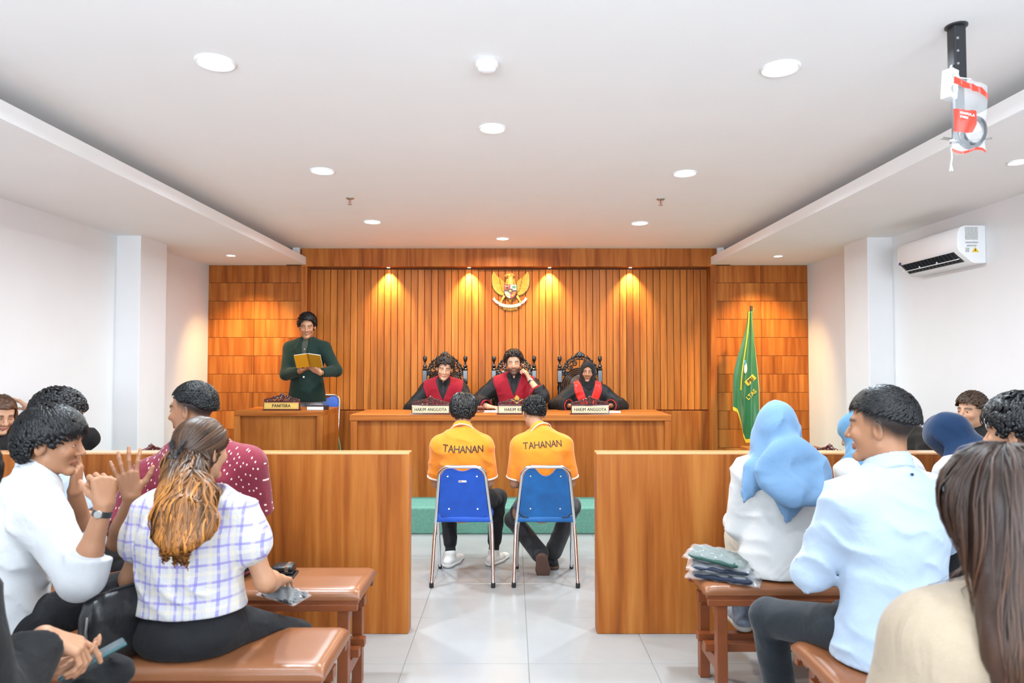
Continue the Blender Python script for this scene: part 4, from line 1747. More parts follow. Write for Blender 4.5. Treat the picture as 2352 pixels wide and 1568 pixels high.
    # ---- top
    if top is not None:
        g = top.get('g', 0.012)
        sd = SD()
        torso(sd, j, g, build * top.get('w', 1.0), hem=top.get('hem', 0.05), flare=top.get('flare', 0.0), bust=top.get('bust', 0.0), belly=top.get('belly', 0.0), shr=top.get('shr', 0.056))
        am = top.get('sleeve', 2.0)
        for nm in 'RL':
            a_ = top.get('sleeve' + nm, am)
            if a_ > 0:
                sleeve(sd, j, nm, a_, g + top.get('sg', 0.0), open_=top.get('cuffopen', 0.0))
        if top.get('extra'):
            top['extra'](sd, j)
        hz = top.get('hemz')
        if hz is not None:
            sd.clip(lambda p: hz - p[:, 2], 0.006)
        fo = top.get('folds', (0.006, 8.0, (0.6, 0.2, 0.8)))
        if fo:
            sd.disp = folds(fo[0], fo[1], fo[2], seed=x * 5.3 + y, warp=fo[3] if len(fo) > 3 else 2.2)
        sd.cone(j.N + j.D2 * 0.03 * s, j.NT + (j.NT - j.N) * 1.0, 0.050 * s, 0.052 * s, k=0.012, sub=True)
        if top.get('neckcut'):
            top['neckcut'](sd, j)
        j.top_sd = sd
        V, Q = poly(sd, top.get('h', hb * 0.85))
        j.top = link_mesh(top.get('name', 'shirt'), np_mesh('shirt', V, Q), top['mat'], t)
        if top.get('collar') is not None:
            ax = unit(j.NT - j.N)
            nk = unit(ax + j.fwd * 0.35)
            hgt = top.get('collar_h', 0.034)
            sd = SD()
            b0 = j.N - ax * 0.01 * s
            b1 = j.N + ax * 0.085 * s
            sd.cone(b0, b1, 0.080 * s + g * 0.7, 0.060 * s + g * 0.4, k=0.01)
            sd.cone(b0 - ax * 0.03, b1 + ax * 0.03, 0.063 * s, 0.052 * s, k=0.003, sub=True)
            cc = j.N + ax * (0.022 + g * 1.0) * s
            sd.clip(plane_clip(cc + ax * hgt * s, nk), 0.003)
            sd.clip(plane_clip(cc - ax * 0.022 * s, -unit(ax + j.fwd * 0.55)), 0.003)
            if top.get('open', True):
                sd.cone(j.N + j.fwd * 0.09 * s - ax * 0.05, j.N + j.fwd * 0.09 * s + ax * 0.12, 0.006, 0.05, k=0.004, sub=True)
            V, Q = poly(sd, max(0.0055, h))
            j.collar = link_mesh('collar', np_mesh('collar', V, Q), top['collar'], j.top)
    # ---- hair
    if hair is not None:
        j.hair = make_hair(H, hair, hair.get('h', h * 1.15), t, seed=int(abs(x * 100 + y * 37)) + 1)
    return j


def ring_part(name, j, c, axis, r, w, th, mat, parent, squash=1.0):
    """band around a limb"""
    ax = unit(axis)
    u = unit(np.cross(ax, V3(0.3, 0.2, 0.9)))
    v = np.cross(ax, u)
    P = []
    for rr, aa in ((r, -w / 2), (r + th, -w / 2), (r + th, w / 2), (r, w / 2)):
        P.append([tuple(c + ax * aa + u * rr * math.cos(k * PI / 12) + v * rr * math.sin(k * PI / 12) * squash) for k in range(24)])
    P.append(P[0])
    m = MB().grid(P, closed_u=True)
    return m.build(name, mat, parent, smooth=True)


def wristwatch(j, nm, face_dir, strap=None):
    E, W = getattr(j, 'E' + nm), getattr(j, 'W' + nm)
    ax = unit(W - E)
    c = W - ax * 0.025
    st = ring_part('wristwatch', j, c, ax, 0.0285 * j.s, 0.018, 0.0025, strap or M_BLACKP, j.root)
    f = unit(V3(*face_dir))
    f = unit(f - ax * float(f @ ax))
    u = np.cross(ax, f)
    m = MB()
    P = []
    for r_, hh in ((0.0120, -0.002), (0.0125, 0.004), (0.0105, 0.006), (0.0005, 0.006)):
        P.append([tuple(c + f * (0.029 * j.s + hh) + (ax * math.cos(k * PI / 8) + u * math.sin(k * PI / 8)) * r_) for k in range(16)])
    m.grid(P, closed_u=True)
    m.build('watch_case', M_STEEL, st, smooth=True)
    return st


def trace_on(f, org, d, tmax=0.6, it=60):
    """march points along d until they touch surface f"""
    p = np.asarray(org, np.float32).copy()
    d = np.asarray(d, np.float32)
    for _ in range(it):
        v = f(p)
        p = p + d * np.clip(v, -0.02, 0.03)[:, None] * 0.8
    return p


LETTERS = {'T': [[(0, 1), (1, 1)], [(0.5, 1), (0.5, 0)]], 'A': [[(0, 0), (0.5, 1), (1, 0)], [(0.18, 0.36), (0.82, 0.36)]],
           'H': [[(0, 0), (0, 1)], [(1, 0), (1, 1)], [(0, 0.5), (1, 0.5)]], 'N': [[(0, 0), (0, 1), (1, 0), (1, 1)]]}


def back_print(j, word, cx, cz, w, hgt, thick, tilt, mat, arch=0.0):
    """letters printed across the back of a shirt, wrapped on its surface"""
    n = len(word)
    cw = w / (n + (n - 1) * 0.28)
    V, Q = [], []
    for i, ch in enumerate(word):
        x0 = -w / 2 + i * cw * 1.28
        for st in LETTERS[ch]:
            for a, b in zip(st[:-1], st[1:]):
                A = np.array([x0 + a[0] * cw, a[1] * hgt - hgt / 2])
                B = np.array([x0 + b[0] * cw, b[1] * hgt - hgt / 2])
                d = (B - A) / np.linalg.norm(B - A)
                nn = np.array([-d[1], d[0]]) * thick / 2
                A, B = A - d * thick * 0.4, B + d * thick * 0.4
                k = 5
                b0 = len(V)
                for q in range(k + 1):
                    m = A + (B - A) * q / k
                    V += [m + nn, m - nn]
                for q in range(k):
                    Q.append((b0 + 2 * q, b0 + 2 * q + 1, b0 + 2 * q + 3, b0 + 2 * q + 2))
    V = np.array(V)
    z = V[:, 1] - arch * (V[:, 0] / (w / 2)) ** 2 * hgt
    c, s_ = math.cos(tilt), math.sin(tilt)
    X, Z = V[:, 0] * c - z * s_, V[:, 0] * s_ + z * c
    org = np.stack([cx + X, np.full(len(X), -0.45), cz + Z], 1).astype(np.float32)
    p = trace_on(j.top_sd, org, V3(0, 1, 0))
    g = grad(j.top_sd, p)
    top_ = p + g * 0.0022
    return link_mesh('lettering', np_mesh('lettering', top_, np.array(Q)), mat, j.top)


def hijab(j, mat, name='hijab', h=0.005, t=0.012, face_open=True, drape=None, fold=(0.006, 11, (0.7, 0.2, 0.7)), cape=0.02, chin=True, cape_len=0.16, parent=None, lowclip=None):
    """head scarf: cap over the skull, wrap round the neck, shawl on the shoulders"""
    H, s = j.H, j.s
    sd = SD()
    sd.ell(H.w(0, -0.014, 0.034), ((0.076 + t) * s, (0.098 + t) * s, (0.083 + t) * s), H.R, 0.03)
    sd.ell(H.w(0, 0.01, -0.035), ((0.068 + t) * s, (0.072 + t) * s, 0.085 * s), H.R, 0.04)
    sd.cone(H.w(0, -0.035, -0.02), j.N + j.D2 * 0.02, 0.072 * s, 0.085 * s, k=0.05)
    sd.cone(H.w(0, 0.03, -0.10), j.N + j.fwd * 0.045 * s + j.D2 * 0.0, 0.05 * s, 0.075 * s, k=0.05)
    g = 0.02 + cape
    for S in (j.SL, j.SR):
        sd.cone(j.N + j.D2 * 0.045 * s, S + (j.N - S) * 0.12, 0.062 * s + g * 0.5, 0.050 * s + g * 0.6, k=0.05)
    sd.econe(j.N - j.D2 * 0.03, j.N - j.D2 * cape_len * s, 0.10 * s + g, 0.155 * s + g * 0.6, j.A, 0.72, 0.05)
    if drape is not None:
        drape(sd, j)
    if face_open:
        sd.ell(H.w(0, 0.105, -0.018), (0.058 * s, 0.075 * s, 0.088 * s), H.R, 0.006, sub=True)
    if lowclip is not None:
        sd.clip(lowclip, 0.006)
    if fold:
        sd.disp = folds(fold[0], fold[1], fold[2], seed=j.N[2] * 31 + s * 7, warp=2.4)
    V, Q = poly(sd, h)
    return link_mesh(name, np_mesh(name, V, Q), mat, parent or j.root)


def lp(px, py, Y, x, y, rz=0.0, base=0.0):
    """a point seen at (px, py) at depth Y, in a person's own frame"""
    w_ = at(px, py, Y)
    c, s = math.cos(-rz), math.sin(-rz)
    dx, dy = w_.x - x, w_.y - y
    return (dx * c - dy * s, dx * s + dy * c, w_.z - base)


def ld(v, rz):
    """world direction in a person's own frame"""
    c, s = math.cos(-rz), math.sin(-rz)
    return (v[0] * c - v[1] * s, v[0] * s + v[1] * c, v[2])


def applique(j, sd, corners, d, name, mat, off=0.003, n=10, m=10, parent=None, thick=0.004):
    """a cloth patch given by four corners (bilinear), laid on surface sd along direction d"""
    A, B, Cc, D = [np.array(c, np.float32) for c in corners]
    pts = []
    for i in range(n + 1):
        for k in range(m + 1):
            u, v = i / n, k / m
            pts.append((A * (1 - u) + B * u) * (1 - v) + (D * (1 - u) + Cc * u) * v)
    d = unit(d)
    pts = np.array(pts, np.float32) - d * 0.35
    p = trace_on(sd, pts, d)
    g = grad(sd, p)
    top_, bot = p + g * (off + thick), p + g * (off - 0.004)
    V = np.concatenate([top_, bot])
    Q = []
    w_ = m + 1
    K = (n + 1) * w_
    for i in range(n):
        for k in range(m):
            a = i * w_ + k
            Q.append((a, a + 1, a + w_ + 1, a + w_))
            Q.append((K + a, K + a + w_, K + a + w_ + 1, K + a + 1))
    ring = [k for k in range(m + 1)] + [i * w_ + m for i in range(1, n + 1)] + [n * w_ + k for k in range(m - 1, -1, -1)] + [i * w_ for i in range(n - 1, 0, -1)]
    for a, b in zip(ring, ring[1:] + ring[:1]):
        Q.append((a, a + K, b + K, b))
    me = np_mesh(name, V, np.array(Q), True)
    return link_mesh(name, me, mat, parent or j.top)


def long_hair(j, groups, parent=None, name='hair', seed=5, cap_kw=None, caph=0.004, capcol=(0.02, 0.012, 0.009), vol=None, volcol=None, strand=0.004):
    """scalp cap plus hanging locks that slide over head and shoulders"""
    H = j.H
    cap = hair_cap(H, **(cap_kw or dict(t=(0.010, 0.012, 0.012), line=LINE_LONG)))
    body = hair_cap(H, t=(0.008, 0.010, 0.010), line=[(-1, -1), (1, -1)], noise=0)
    f = lambda p: np.minimum(body(p), j.top_sd(p))
    V, Q = poly(cap, caph)
    parts, cols = [(V, Q)], [volcol(V) if volcol else np.tile(np.array(capcol, np.float32), (len(V), 1))]
    if vol is not None:
        vs = SD()
        vol(vs, j)
        vs.disp = lambda p: strand * 1.6 * (vnoise((p * np.array((75, 75, 7), np.float32)).astype(np.float32)) - 0.5) + strand * 1.5 * (vnoise((p * np.array((24, 24, 4), np.float32) + 7).astype(np.float32)) - 0.5)
        v2, q2 = poly(vs, caph)
        parts.append((v2, q2))
        cols.append(volcol(v2))
        f = lambda p: np.minimum(np.minimum(body(p), j.top_sd(p)), vs(p))
    q = H.loc(V)
    for gi, g in enumerate(groups):
        rg = np.random.default_rng(seed + gi)
        ok = g['where'](q)
        idx = rg.choice(np.where(ok)[0], g['n'])
        roots = V[idx]
        if g.get('on') == 'vol':
            ok2 = g['vwhere'](v2)
            roots = v2[rg.choice(np.where(ok2)[0], g['n'])]
        jv = (rg.random((g['n'], 3)).astype(np.float32) - 0.5) * 2 * g.get('jitter', 0.2)

        def flow(p, t, g=g, jv=jv):
            v = g['flow'](H.loc(p), p, t)
            return (v + jv).astype(np.float32)
        L = (g['len'] * (0.75 + 0.4 * rg.random(g['n']))).astype(np.float32)
        off = (rg.random(g['n']) * g.get('vol', 0.02)).astype(np.float32)
        a = locks(roots, flow, f, L, g.get('steps', 16), g.get('w', 0.008), 0.0, g.get('wave', 0.15), g.get('col', capcol), var=g.get('var', 0.4), seed=seed + gi + 50, tipcol=g.get('tip'), base_off=off, pull=g.get('pull', 0.0), taper=g.get('taper', 4.0), wfreq=g.get('wfreq', 1.2), minw=0.06)
        if g.get('xmax'):
            n_ = g['n']
            vv = a[0].reshape(n_, -1, 3)
            cc = a[2].reshape(n_, -1, 3)
            ok3 = (vv[:, :, 0].min(1) > -g['xmax']) & (vv[:, :, 0].max(1) < g['xmax'] + 0.05)
            k_ = vv.shape[1]
            new = -np.ones(n_, int)
            new[ok3] = np.arange(ok3.sum())
            qq = a[1]
            li = qq[:, 0] // k_
            qq = qq[ok3[li]]
            qq = qq - (li[ok3[li]] * k_)[:, None] + (new[li[ok3[li]]] * k_)[:, None]
            a = (vv[ok3].reshape(-1, 3), qq.astype(np.int32), cc[ok3].reshape(-1, 3))
        parts.append(a[:2])
        cols.append(a[2])
    V, Q = join(parts)
    return link_mesh(name, np_mesh(name, V, Q, True, np.concatenate(cols)), M_HAIR, parent or j.root)
# ------------------------------------------------------------------ cast
HAIR_BLACK = (0.011, 0.010, 0.011)
M_ORANGE = cloth('orange_polo', (0.76, 0.225, 0.016), wrinkle=0.35, wscale=10, sheen=0.2)
M_ORANGE_C = cloth('orange_collar', (0.78, 0.25, 0.022), wrinkle=0.1)
M_WTRIM = cloth('white_trim', (0.78, 0.72, 0.66), wrinkle=0.1)
M_INK = pm('black_print', (0.03, 0.014, 0.004), 0.7)
M_JEANS = cloth('washed_black_jeans', (0.030, 0.030, 0.032), wrinkle=0.25, wscale=12, var=0.35)
M_BLACKC = cloth('black_cloth', (0.010, 0.010, 0.011), wrinkle=0.5, wscale=12, sheen=0.05)
M_ROBE = cloth('black_robe', (0.008, 0.008, 0.009), wrinkle=0.6, wscale=9, sheen=0.03, rough=0.6)
M_MAROONV = cloth('maroon_velvet', (0.25, 0.005, 0.016), wrinkle=0.4, wscale=8, sheen=0.1)
M_REDSAT = cloth('red_satin', (0.62, 0.018, 0.012), wrinkle=0.4, wscale=8, rough=0.4)
M_SHIRTW = cloth('white_shirt', (0.80, 0.80, 0.80), wrinkle=0.6, wscale=7)
M_SOCK = cloth('black_sock', (0.012, 0.012, 0.012), wrinkle=0.1)
M_GOLDW = pm('gold_metal', (0.75, 0.5, 0.2), 0.25, metal=1.0)


def trim_line(j, sd_from, sd_to, r, mat, name='sleeve_trim'):
    return ring_part(name, j, sd_to, sd_to - sd_from, r, 0.008, 0.003, mat, j.top)


# ---- the two detainees
D1 = person('detainee in orange polo with straight black hair on the left blue chair', -0.342, 4.70, 0.0, seat=0.436, s=0.94, h=0.005, skin=SKIN_B, sh=0.158, drop=0.085,
            lean=(-0.06, 0.20), head=(0.05, 0.36, 0.03), neck=0.2, build=0.95,
            arms={'R': {'w': (0.12, 0.28, 0.60), 'pole': (0.35, -0.6, -0.9)}, 'L': {'w': (-0.12, 0.28, 0.60), 'pole': (-0.35, -0.6, -0.9)}},
            legs={'R': {'a': (0.21, 0.30, 0.085), 'foot': (0.55, 1, 0), 'pole': (0.25, 0.6, 1)}, 'L': {'a': (-0.10, 0.26, 0.085), 'foot': (0.35, 1, 0)}},
            top=dict(mat=M_ORANGE, sleeve=0.86, g=0.012, sg=0.006, cuffopen=0.004, hem=0.10, hemz=0.44, shr=0.048, collar=M_ORANGE_C, open=False, collar_h=0.03, folds=(0.006, 9, (0.5, 0.2, 0.8))),
            bottom=dict(mat=M_TROU, len=0.80, cuff=0.046, h=0.0095), shoes=dict(h=0.006, mat=pm('white_leather', (0.68, 0.67, 0.63), 0.5)),
            hair=dict(t=(0.020, 0.016, 0.020), line=[(-0.13, -0.085), (-0.08, -0.082), (-0.04, -0.05), (-0.02, -0.01), (0.0, -0.01), (0.03, -0.02), (0.04, 0.02), (0.075, 0.055), (0.11, 0.05)], n=620, len=0.085, bias=(0.0, 0.0, -0.35), w=0.007, lift=0.008, wave=0.12, jitter=0.22))
back_print(D1, 'TAHANAN', 0.012, 0.875, 0.265, 0.040, 0.0075, -0.02, M_INK, arch=-0.1)
D2 = person('detainee in orange polo with short curly black hair on the right blue chair', 0.205, 4.70, 0.0, seat=0.436, s=0.93, h=0.005, skin=SKIN_B, sh=0.158, drop=0.085,
            lean=(-0.02, 0.22), twist=-0.06, head=(0.22, 0.48, 0.12), neck=0.35, build=0.95, headoff=(-0.05, 0, 0),
            arms={'R': {'w': (0.13, 0.26, 0.58), 'pole': (0.4, -0.5, -0.9)}, 'L': {'w': (-0.11, 0.28, 0.60), 'pole': (-0.4, -0.6, -0.9)}},
            legs={'R': {'a': (0.08, 0.22, 0.085), 'foot': (-0.2, 1, 0), 'pole': (0.6, 0.6, 1)}, 'L': {'a': (0.0, 0.05, 0.125), 'foot': (0.1, 0.45, -0.9), 'up': (0.0, 0.9, 0.45), 'pole': (-0.6, 0.6, 1)}},
            top=dict(mat=M_ORANGE, sleeve=0.86, g=0.012, sg=0.006, cuffopen=0.004, hem=0.10, hemz=0.44, shr=0.048, collar=M_ORANGE_C, open=False, collar_h=0.03, folds=(0.006, 9, (0.4, 0.3, 0.8))),
            bottom=dict(mat=M_JEANS, len=0.93, cuff=0.058, h=0.0095), shoes=dict(h=0.006, mat=pm('black_canvas', (0.014, 0.014, 0.015), 0.8), sole=pm('gum_sole', (0.10, 0.05, 0.035), 0.8)),
            hair=dict(t=(0.011, 0.012, 0.016), n=700, len=0.028, bias=(0, 0, 0.0), w=0.007, lift=0.008, wave=1.1, jitter=0.9, noise=0.006, nf=55, steps=5, line=[(-0.13, -0.06), (-0.08, -0.055), (-0.04, -0.02), (-0.02, 0.012), (0.0, 0.012), (0.03, 0.0), (0.04, 0.03), (0.075, 0.062), (0.11, 0.06)]))
back_print(D2, 'TAHANAN', 0.0, 0.905, 0.255, 0.038, 0.0065, 0.075, M_INK, arch=0.12)
for j in (D1, D2):
    for nm in 'RL':
        S, E = getattr(j, 'S' + nm), getattr(j, 'E' + nm)
        e = S + (E - S) * 0.86
        ring_part('sleeve_trim', j, e - unit(E - S) * 0.004, E - S, 0.0625, 0.009, 0.006, M_WTRIM, j.top)
    ax = unit(j.NT - j.N)
    ring_part('collar_trim', j, j.N + ax * 0.010, unit(ax + j.fwd * 0.55), 0.0825, 0.006, 0.004, M_WTRIM, j.top)
    for nm in 'RL':
        A_, K_ = getattr(j, 'An' + nm), getattr(j, 'K' + nm)
        ring_part('sock', j, A_ + (K_ - A_) * 0.09, K_ - A_, 0.034, 0.06, 0.004, M_SOCK, j.root)

# ---- standing clerk
cx, cy = -2.235, 7.46
M_BLAZER = cloth('dark_green_blazer', (0.006, 0.022, 0.017), wrinkle=0.35, wscale=8, sheen=0.1)
M_GREYSH = cloth('grey_green_shirt', (0.060, 0.068, 0.050), wrinkle=0.3)
M_CHECK = cloth('grey_check_trousers', (0.42, 0.42, 0.43), wrinkle=0.4, pattern=('bands', [(0, 0.05, 0.004, 0, (0.25, 0.25, 0.27), 0.8), (2, 0.05, 0.004, 0, (0.25, 0.25, 0.27), 0.8)]))
CK = person('young man standing in dark green blazer reading an open yellow book', cx, cy, PI, base=ZP, stand=True, s=1.03, h=0.0046, hb=0.011, skin=SKIN_B, sh=0.178, build=0.95,
            lean=(0.0, 0.03), head=(0.22, 0.24, 0.0), neck=0.05,
            arms={'R': {'w': lp(690, 852, 7.22, cx, cy, PI, ZP), 'pole': (0.9, -0.4, -0.9), 'd': (-0.8, 0.5, 0.25), 'n': (-0.3, 0.3, 0.8), 'curl': (0.3, 0.3, 0.2)},
                  'L': {'w': lp(736, 856, 7.16, cx, cy, PI, ZP), 'pole': (-0.9, -0.4, -0.9), 'd': (0.85, 0.15, 0.5), 'n': (0.3, -0.6, 0.8), 'curl': (0.15, 0.25, 0.2), 'spread': 0.07, 'thumb': 0.1, 'h': 0.004}},
            top=dict(mat=M_BLAZER, name='blazer', sleeve=1.93, g=0.018, sg=-0.002, hem=0.12, hemz=0.815, flare=0.035, shr=0.052, folds=(0.004, 7, (0.4, 0.2, 0.8)),
                     neckcut=lambda sd, j: sd.cone(j.N + j.fwd * 0.12 + j.D2 * 0.08, j.N + j.fwd * 0.17 - j.D2 * 0.27, 0.075, 0.012, k=0.006, sub=True)),
            bottom=dict(mat=M_CHECK, len=0.97), shoes=dict(), eyes=dict(open=0.35, gaze=0.35),
            face=dict(brow=0.95), hair=dict(t=(0.017, 0.014, 0.026), n=420, len=0.075, rootm=0.012, crown=(0.05, -0.05, 0.12), bias=(-0.6, 0.1, 0.45), radial=0.8, w=0.008, lift=0.014, wave=0.2, jitter=0.2, h=0.005,
                      line=[(-0.13, -0.07), (-0.08, -0.06), (-0.04, -0.02), (-0.02, 0.015), (0.0, 0.015), (0.03, 0.0), (0.045, 0.04), (0.06, 0.075), (0.085, 0.082), (0.11, 0.08)]))
sd = SD()
torso(sd, CK, 0.006, 0.94)
sd.clip(lambda p: 0.85 - p[:, 2], 0.01)
CK.in_sd = sd
V_, Q_ = poly(sd, 0.009)
sh_ = link_mesh('dress_shirt', np_mesh('dress_shirt', V_, Q_), M_GREYSH, CK.root)
sd = SD()
ax = unit(CK.NT - CK.N)
sd.cone(CK.N - ax * 0.02, CK.N + ax * 0.08, 0.084, 0.062, k=0.01)
sd.cone(CK.N - ax * 0.05, CK.N + ax * 0.12, 0.068, 0.054, k=0.003, sub=True)
sd.clip(plane_clip(CK.N + ax * 0.055, unit(ax + CK.fwd * 0.4)), 0.003)
sd.cone(CK.N + CK.fwd * 0.09 - ax * 0.06, CK.N + CK.fwd * 0.09 + ax * 0.1, 0.004, 0.04, k=0.004, sub=True)
V_, Q_ = poly(sd, 0.004)
link_mesh('collar', np_mesh('collar', V_, Q_), M_GREYSH, sh_)
n_ = CK.N
for m in (-1, 1):
    c = [n_ + V3(m * 0.058, 0, 0.035), n_ + V3(m * 0.105, 0, -0.06), n_ + V3(m * 0.012, 0, -0.265), n_ + V3(m * 0.028, 0, -0.10)]
    if m > 0:
        c = [c[0], c[3], c[2], c[1]]
    applique(CK, CK.top_sd, [q + V3(0, 0.5, 0) for q in c], (0, -1, 0), 'lapel', M_BLAZER, off=0.004, thick=0.007)
for dz in (0.30, 0.375):
    q = trace_on(CK.top_sd, np.array([n_ + V3(0.0, 0.4, -dz)]), V3(0, -1, 0))[0]
    MB().lathe([(0.001, 0.006), (0.008, 0.005), (0.010, 0.001), (0.010, -0.003)], 12, tuple(q + V3(0, 0.002, 0)), 'y').build('button', M_WHITEP if dz > 0.35 else M_BLACKP, CK.top, smooth=True)
for dz in (0.075, 0.13):
    q = trace_on(CK.in_sd, np.array([n_ + V3(0.0, 0.4, -dz)]), V3(0, -1, 0))[0]
    MB().lathe([(0.001, 0.004), (0.005, 0.003), (0.006, -0.002)], 10, tuple(q), 'y').build('button', M_WHITEP, sh_, smooth=True)
ring_part('bracelet', CK, CK.WL - unit(CK.WL - CK.EL) * 0.004, CK.WL - CK.EL, 0.028, 0.008, 0.003, M_GOLDW, CK.root)


# ---- judges
def yoke(j, mat, wtop, wbot, drop, off=0.010, nm='robe_panel', back=True):
    """coloured panel of the robe lying over shoulders and chest"""
    base = j.top_sd
    sd = SD()
    sd.lo, sd.hi = j.N - 0.42, j.N + 0.25
    N_, A_, D_ = j.N, j.A, j.D2
    sd.items = base.items
    sd.disp = (lambda p, b=base.disp: b(p) - off)

    def wedge(p):
        a = np.abs((p - N_) @ A_)
        z = (p - N_) @ D_
        lim = np.interp(z, [-drop, -0.09, -0.02, 0.05], [wbot, wtop * 0.86, wtop, wtop]).astype(np.float32)
        return a - lim
    sd.items = list(base.items)
    sd.cone(N_ + j.fwd * 0.085 + D_ * 0.06, N_ + j.fwd * 0.15 - D_ * 0.17, 0.090, 0.006, k=0.004, sub=True)
    sd.clip(wedge, 0.004)
    sd.clip(lambda p: (-drop - (p - N_) @ D_), 0.004)
    sd.clip(lambda p: -(p - N_) @ j.fwd - 0.03, 0.004)
    V, Q = poly(sd, 0.007)
    return link_mesh(nm, np_mesh(nm, V, Q), mat, j.top)


jx, jy = -0.715, 7.24
J1 = person('smiling judge in maroon and black robe looking down, behind the left nameplate', jx, jy, PI, base=ZP, seat=0.47, s=0.97, h=0.0047, hb=0.013, skin=(0.56, 0.32, 0.20), sh=0.175,
            lean=(0.10, 0.22), head=(0.10, 0.24, -0.10), neck=0.15,
            arms={'R': {'w': (0.17, 0.33, 0.80), 'pole': (0.9, -0.3, -0.6)}, 'L': {'w': (-0.15, 0.33, 0.80), 'pole': (-0.9, -0.3, -0.6)}},
            top=dict(neckcut=lambda sd, j: sd.cone(j.N + j.fwd * 0.09 + j.D2 * 0.06, j.N + j.fwd * 0.15 - j.D2 * 0.10, 0.058, 0.004, k=0.004, sub=True), mat=M_ROBE, name='robe', sleeve=1.9, g=0.026, cuffopen=0.02, collar=M_BLACKC, hem=0.10, folds=(0.007, 8, (0.7, 0.2, 0.5))),
            bottom=M_TROU, shoes=dict(), face=dict(smile=1.0, brow=0.95, lip=(0.50, 0.20, 0.16)), eyes=dict(open=0.22, gaze=0.4),
            hair=dict(t=(0.014, 0.012, 0.022), n=480, len=0.05, bias=(0.0, 0.5, 0.2), radial=0.7, w=0.008, lift=0.016, wave=0.5, jitter=0.5, h=0.005, rootm=0.014, line=[(-0.13, -0.06), (-0.04, -0.02), (-0.02, 0.012), (0.0, 0.012), (0.03, 0.004), (0.045, 0.045), (0.07, 0.072), (0.11, 0.068)], col=(0.016, 0.011, 0.009)))
yoke(J1, M_MAROONV, 0.205, 0.11, 0.36)
jx, jy = 0.02, 7.24
J2 = person('bearded judge with round glasses in maroon robe leaning his head on his hand', jx, jy, PI, base=ZP, seat=0.49, s=1.0, h=0.0047, hb=0.013, skin=(0.56, 0.32, 0.20), sh=0.19, build=1.04,
            lean=(0.12, 0.14), head=(0.0, 0.06, 0.03), neck=0.04,
            arms={'R': {'w': lp(1122, 934, 6.93, jx, jy, PI, ZP), 'pole': (1.0, -0.2, -0.5), 'd': ld((0.9, -0.35, -0.05), PI), 'n': (0, 0, -1), 'curl': (0.5, 0.7, 0.4), 'h': 0.004},
                  'L': {'w': lp(1217, 872, 7.06, jx, jy, PI, ZP), 'pole': (-0.7, 0.5, -1.0), 'd': ld((-0.42, 0.12, 0.9), PI), 'n': ld((-0.8, 0.2, -0.3), PI), 'curl': (0.5, 1.2, 0.9), 'h': 0.004}},
            top=dict(neckcut=lambda sd, j: sd.cone(j.N + j.fwd * 0.09 + j.D2 * 0.06, j.N + j.fwd * 0.15 - j.D2 * 0.10, 0.058, 0.004, k=0.004, sub=True), mat=M_ROBE, name='robe', sleeve=1.75, sleeveL=1.35, g=0.028, cuffopen=0.025, collar=M_BLACKC, hem=0.10, folds=(0.007, 8, (0.7, 0.2, 0.5))),
            bottom=M_TROU, shoes=dict(), face=dict(brow=1.0, beard=0.85), eyes=dict(open=0.3, gaze=0.35),
            hair=dict(t=(0.016, 0.014, 0.024), n=560, len=0.042, bias=(0.0, 0.2, 0.4), radial=0.6, w=0.009, lift=0.018, wave=1.0, jitter=0.7, h=0.005, col=(0.020, 0.012, 0.009), line=[(-0.13, -0.06), (-0.04, -0.02), (-0.02, 0.012), (0.0, 0.012), (0.03, -0.005), (0.045, 0.05), (0.07, 0.080), (0.11, 0.078)], rootm=0.014))
yoke(J2, M_MAROONV, 0.215, 0.12, 0.38)
wristwatch(J2, 'L', ld((0.5, -1, 0.2), PI))
for nm in 'RL':
    E, W = getattr(J2, 'E' + nm), getattr(J2, 'W' + nm)
    fr = 0.70 if nm == 'R' else 0.30
    ring_part('cuff', J2, E + (W - E) * fr, W - E, 0.058, 0.075, 0.006, M_MAROONV, J2.top)


def glasses(j, mat, rr=0.021, parent=None):
    H = j.H
    m = MB()
    for sg in (-1, 1):
        m.tube([tuple(H.w(sg * 0.0305 + rr * math.cos(a * PI / 12), 0.0975 - 0.004 * abs(math.cos(a * PI / 12)), -0.004 + rr * math.sin(a * PI / 12))) for a in range(24)], 0.0011, 6, closed=True)
        m.tube([tuple(H.w(sg * (0.0305 + rr), 0.093, 0.0)), tuple(H.w(sg * 0.072, 0.06, 0.004)), tuple(H.w(sg * 0.079, -0.005, 0.006)), tuple(H.w(sg * 0.077, -0.02, -0.008))], 0.0011, 6)
    m.tube([tuple(H.w(-0.0095, 0.0985, 0.0)), tuple(H.w(0, 0.101, 0.004)), tuple(H.w(0.0095, 0.0985, 0.0))], 0.0011, 6)
    return m.build('glasses', mat, parent or j.root, smooth=True)


glasses(J2, M_GOLDW)
jx, jy = 0.79, 7.22
J3 = person('judge in black hijab and black robe with red front behind the right nameplate', jx, jy, PI, base=ZP, seat=0.47, s=0.90, h=0.0047, hb=0.013, skin=SKIN_C, sh=0.17,
            lean=(0.05, 0.10), head=(-0.12, 0.04, -0.05), neck=0.05,
            arms={'R': {'w': (0.20, 0.30, 0.80), 'pole': (1.0, -0.1, -0.5)}, 'L': {'w': (-0.20, 0.30, 0.80), 'pole': (-1.0, -0.1, -0.5)}},
            top=dict(mat=M_ROBE, name='robe', sleeve=1.9, g=0.030, cuffopen=0.03, hem=0.10, folds=(0.008, 8, (0.7, 0.2, 0.5))),
            bottom=M_TROU, shoes=dict(), face=dict(ears=False, lip=(0.36, 0.10, 0.09)), eyes=dict(open=0.7, gaze=0.15, look=0.15))
yoke(J3, M_REDSAT, 0.145, 0.02, 0.27, off=0.008)
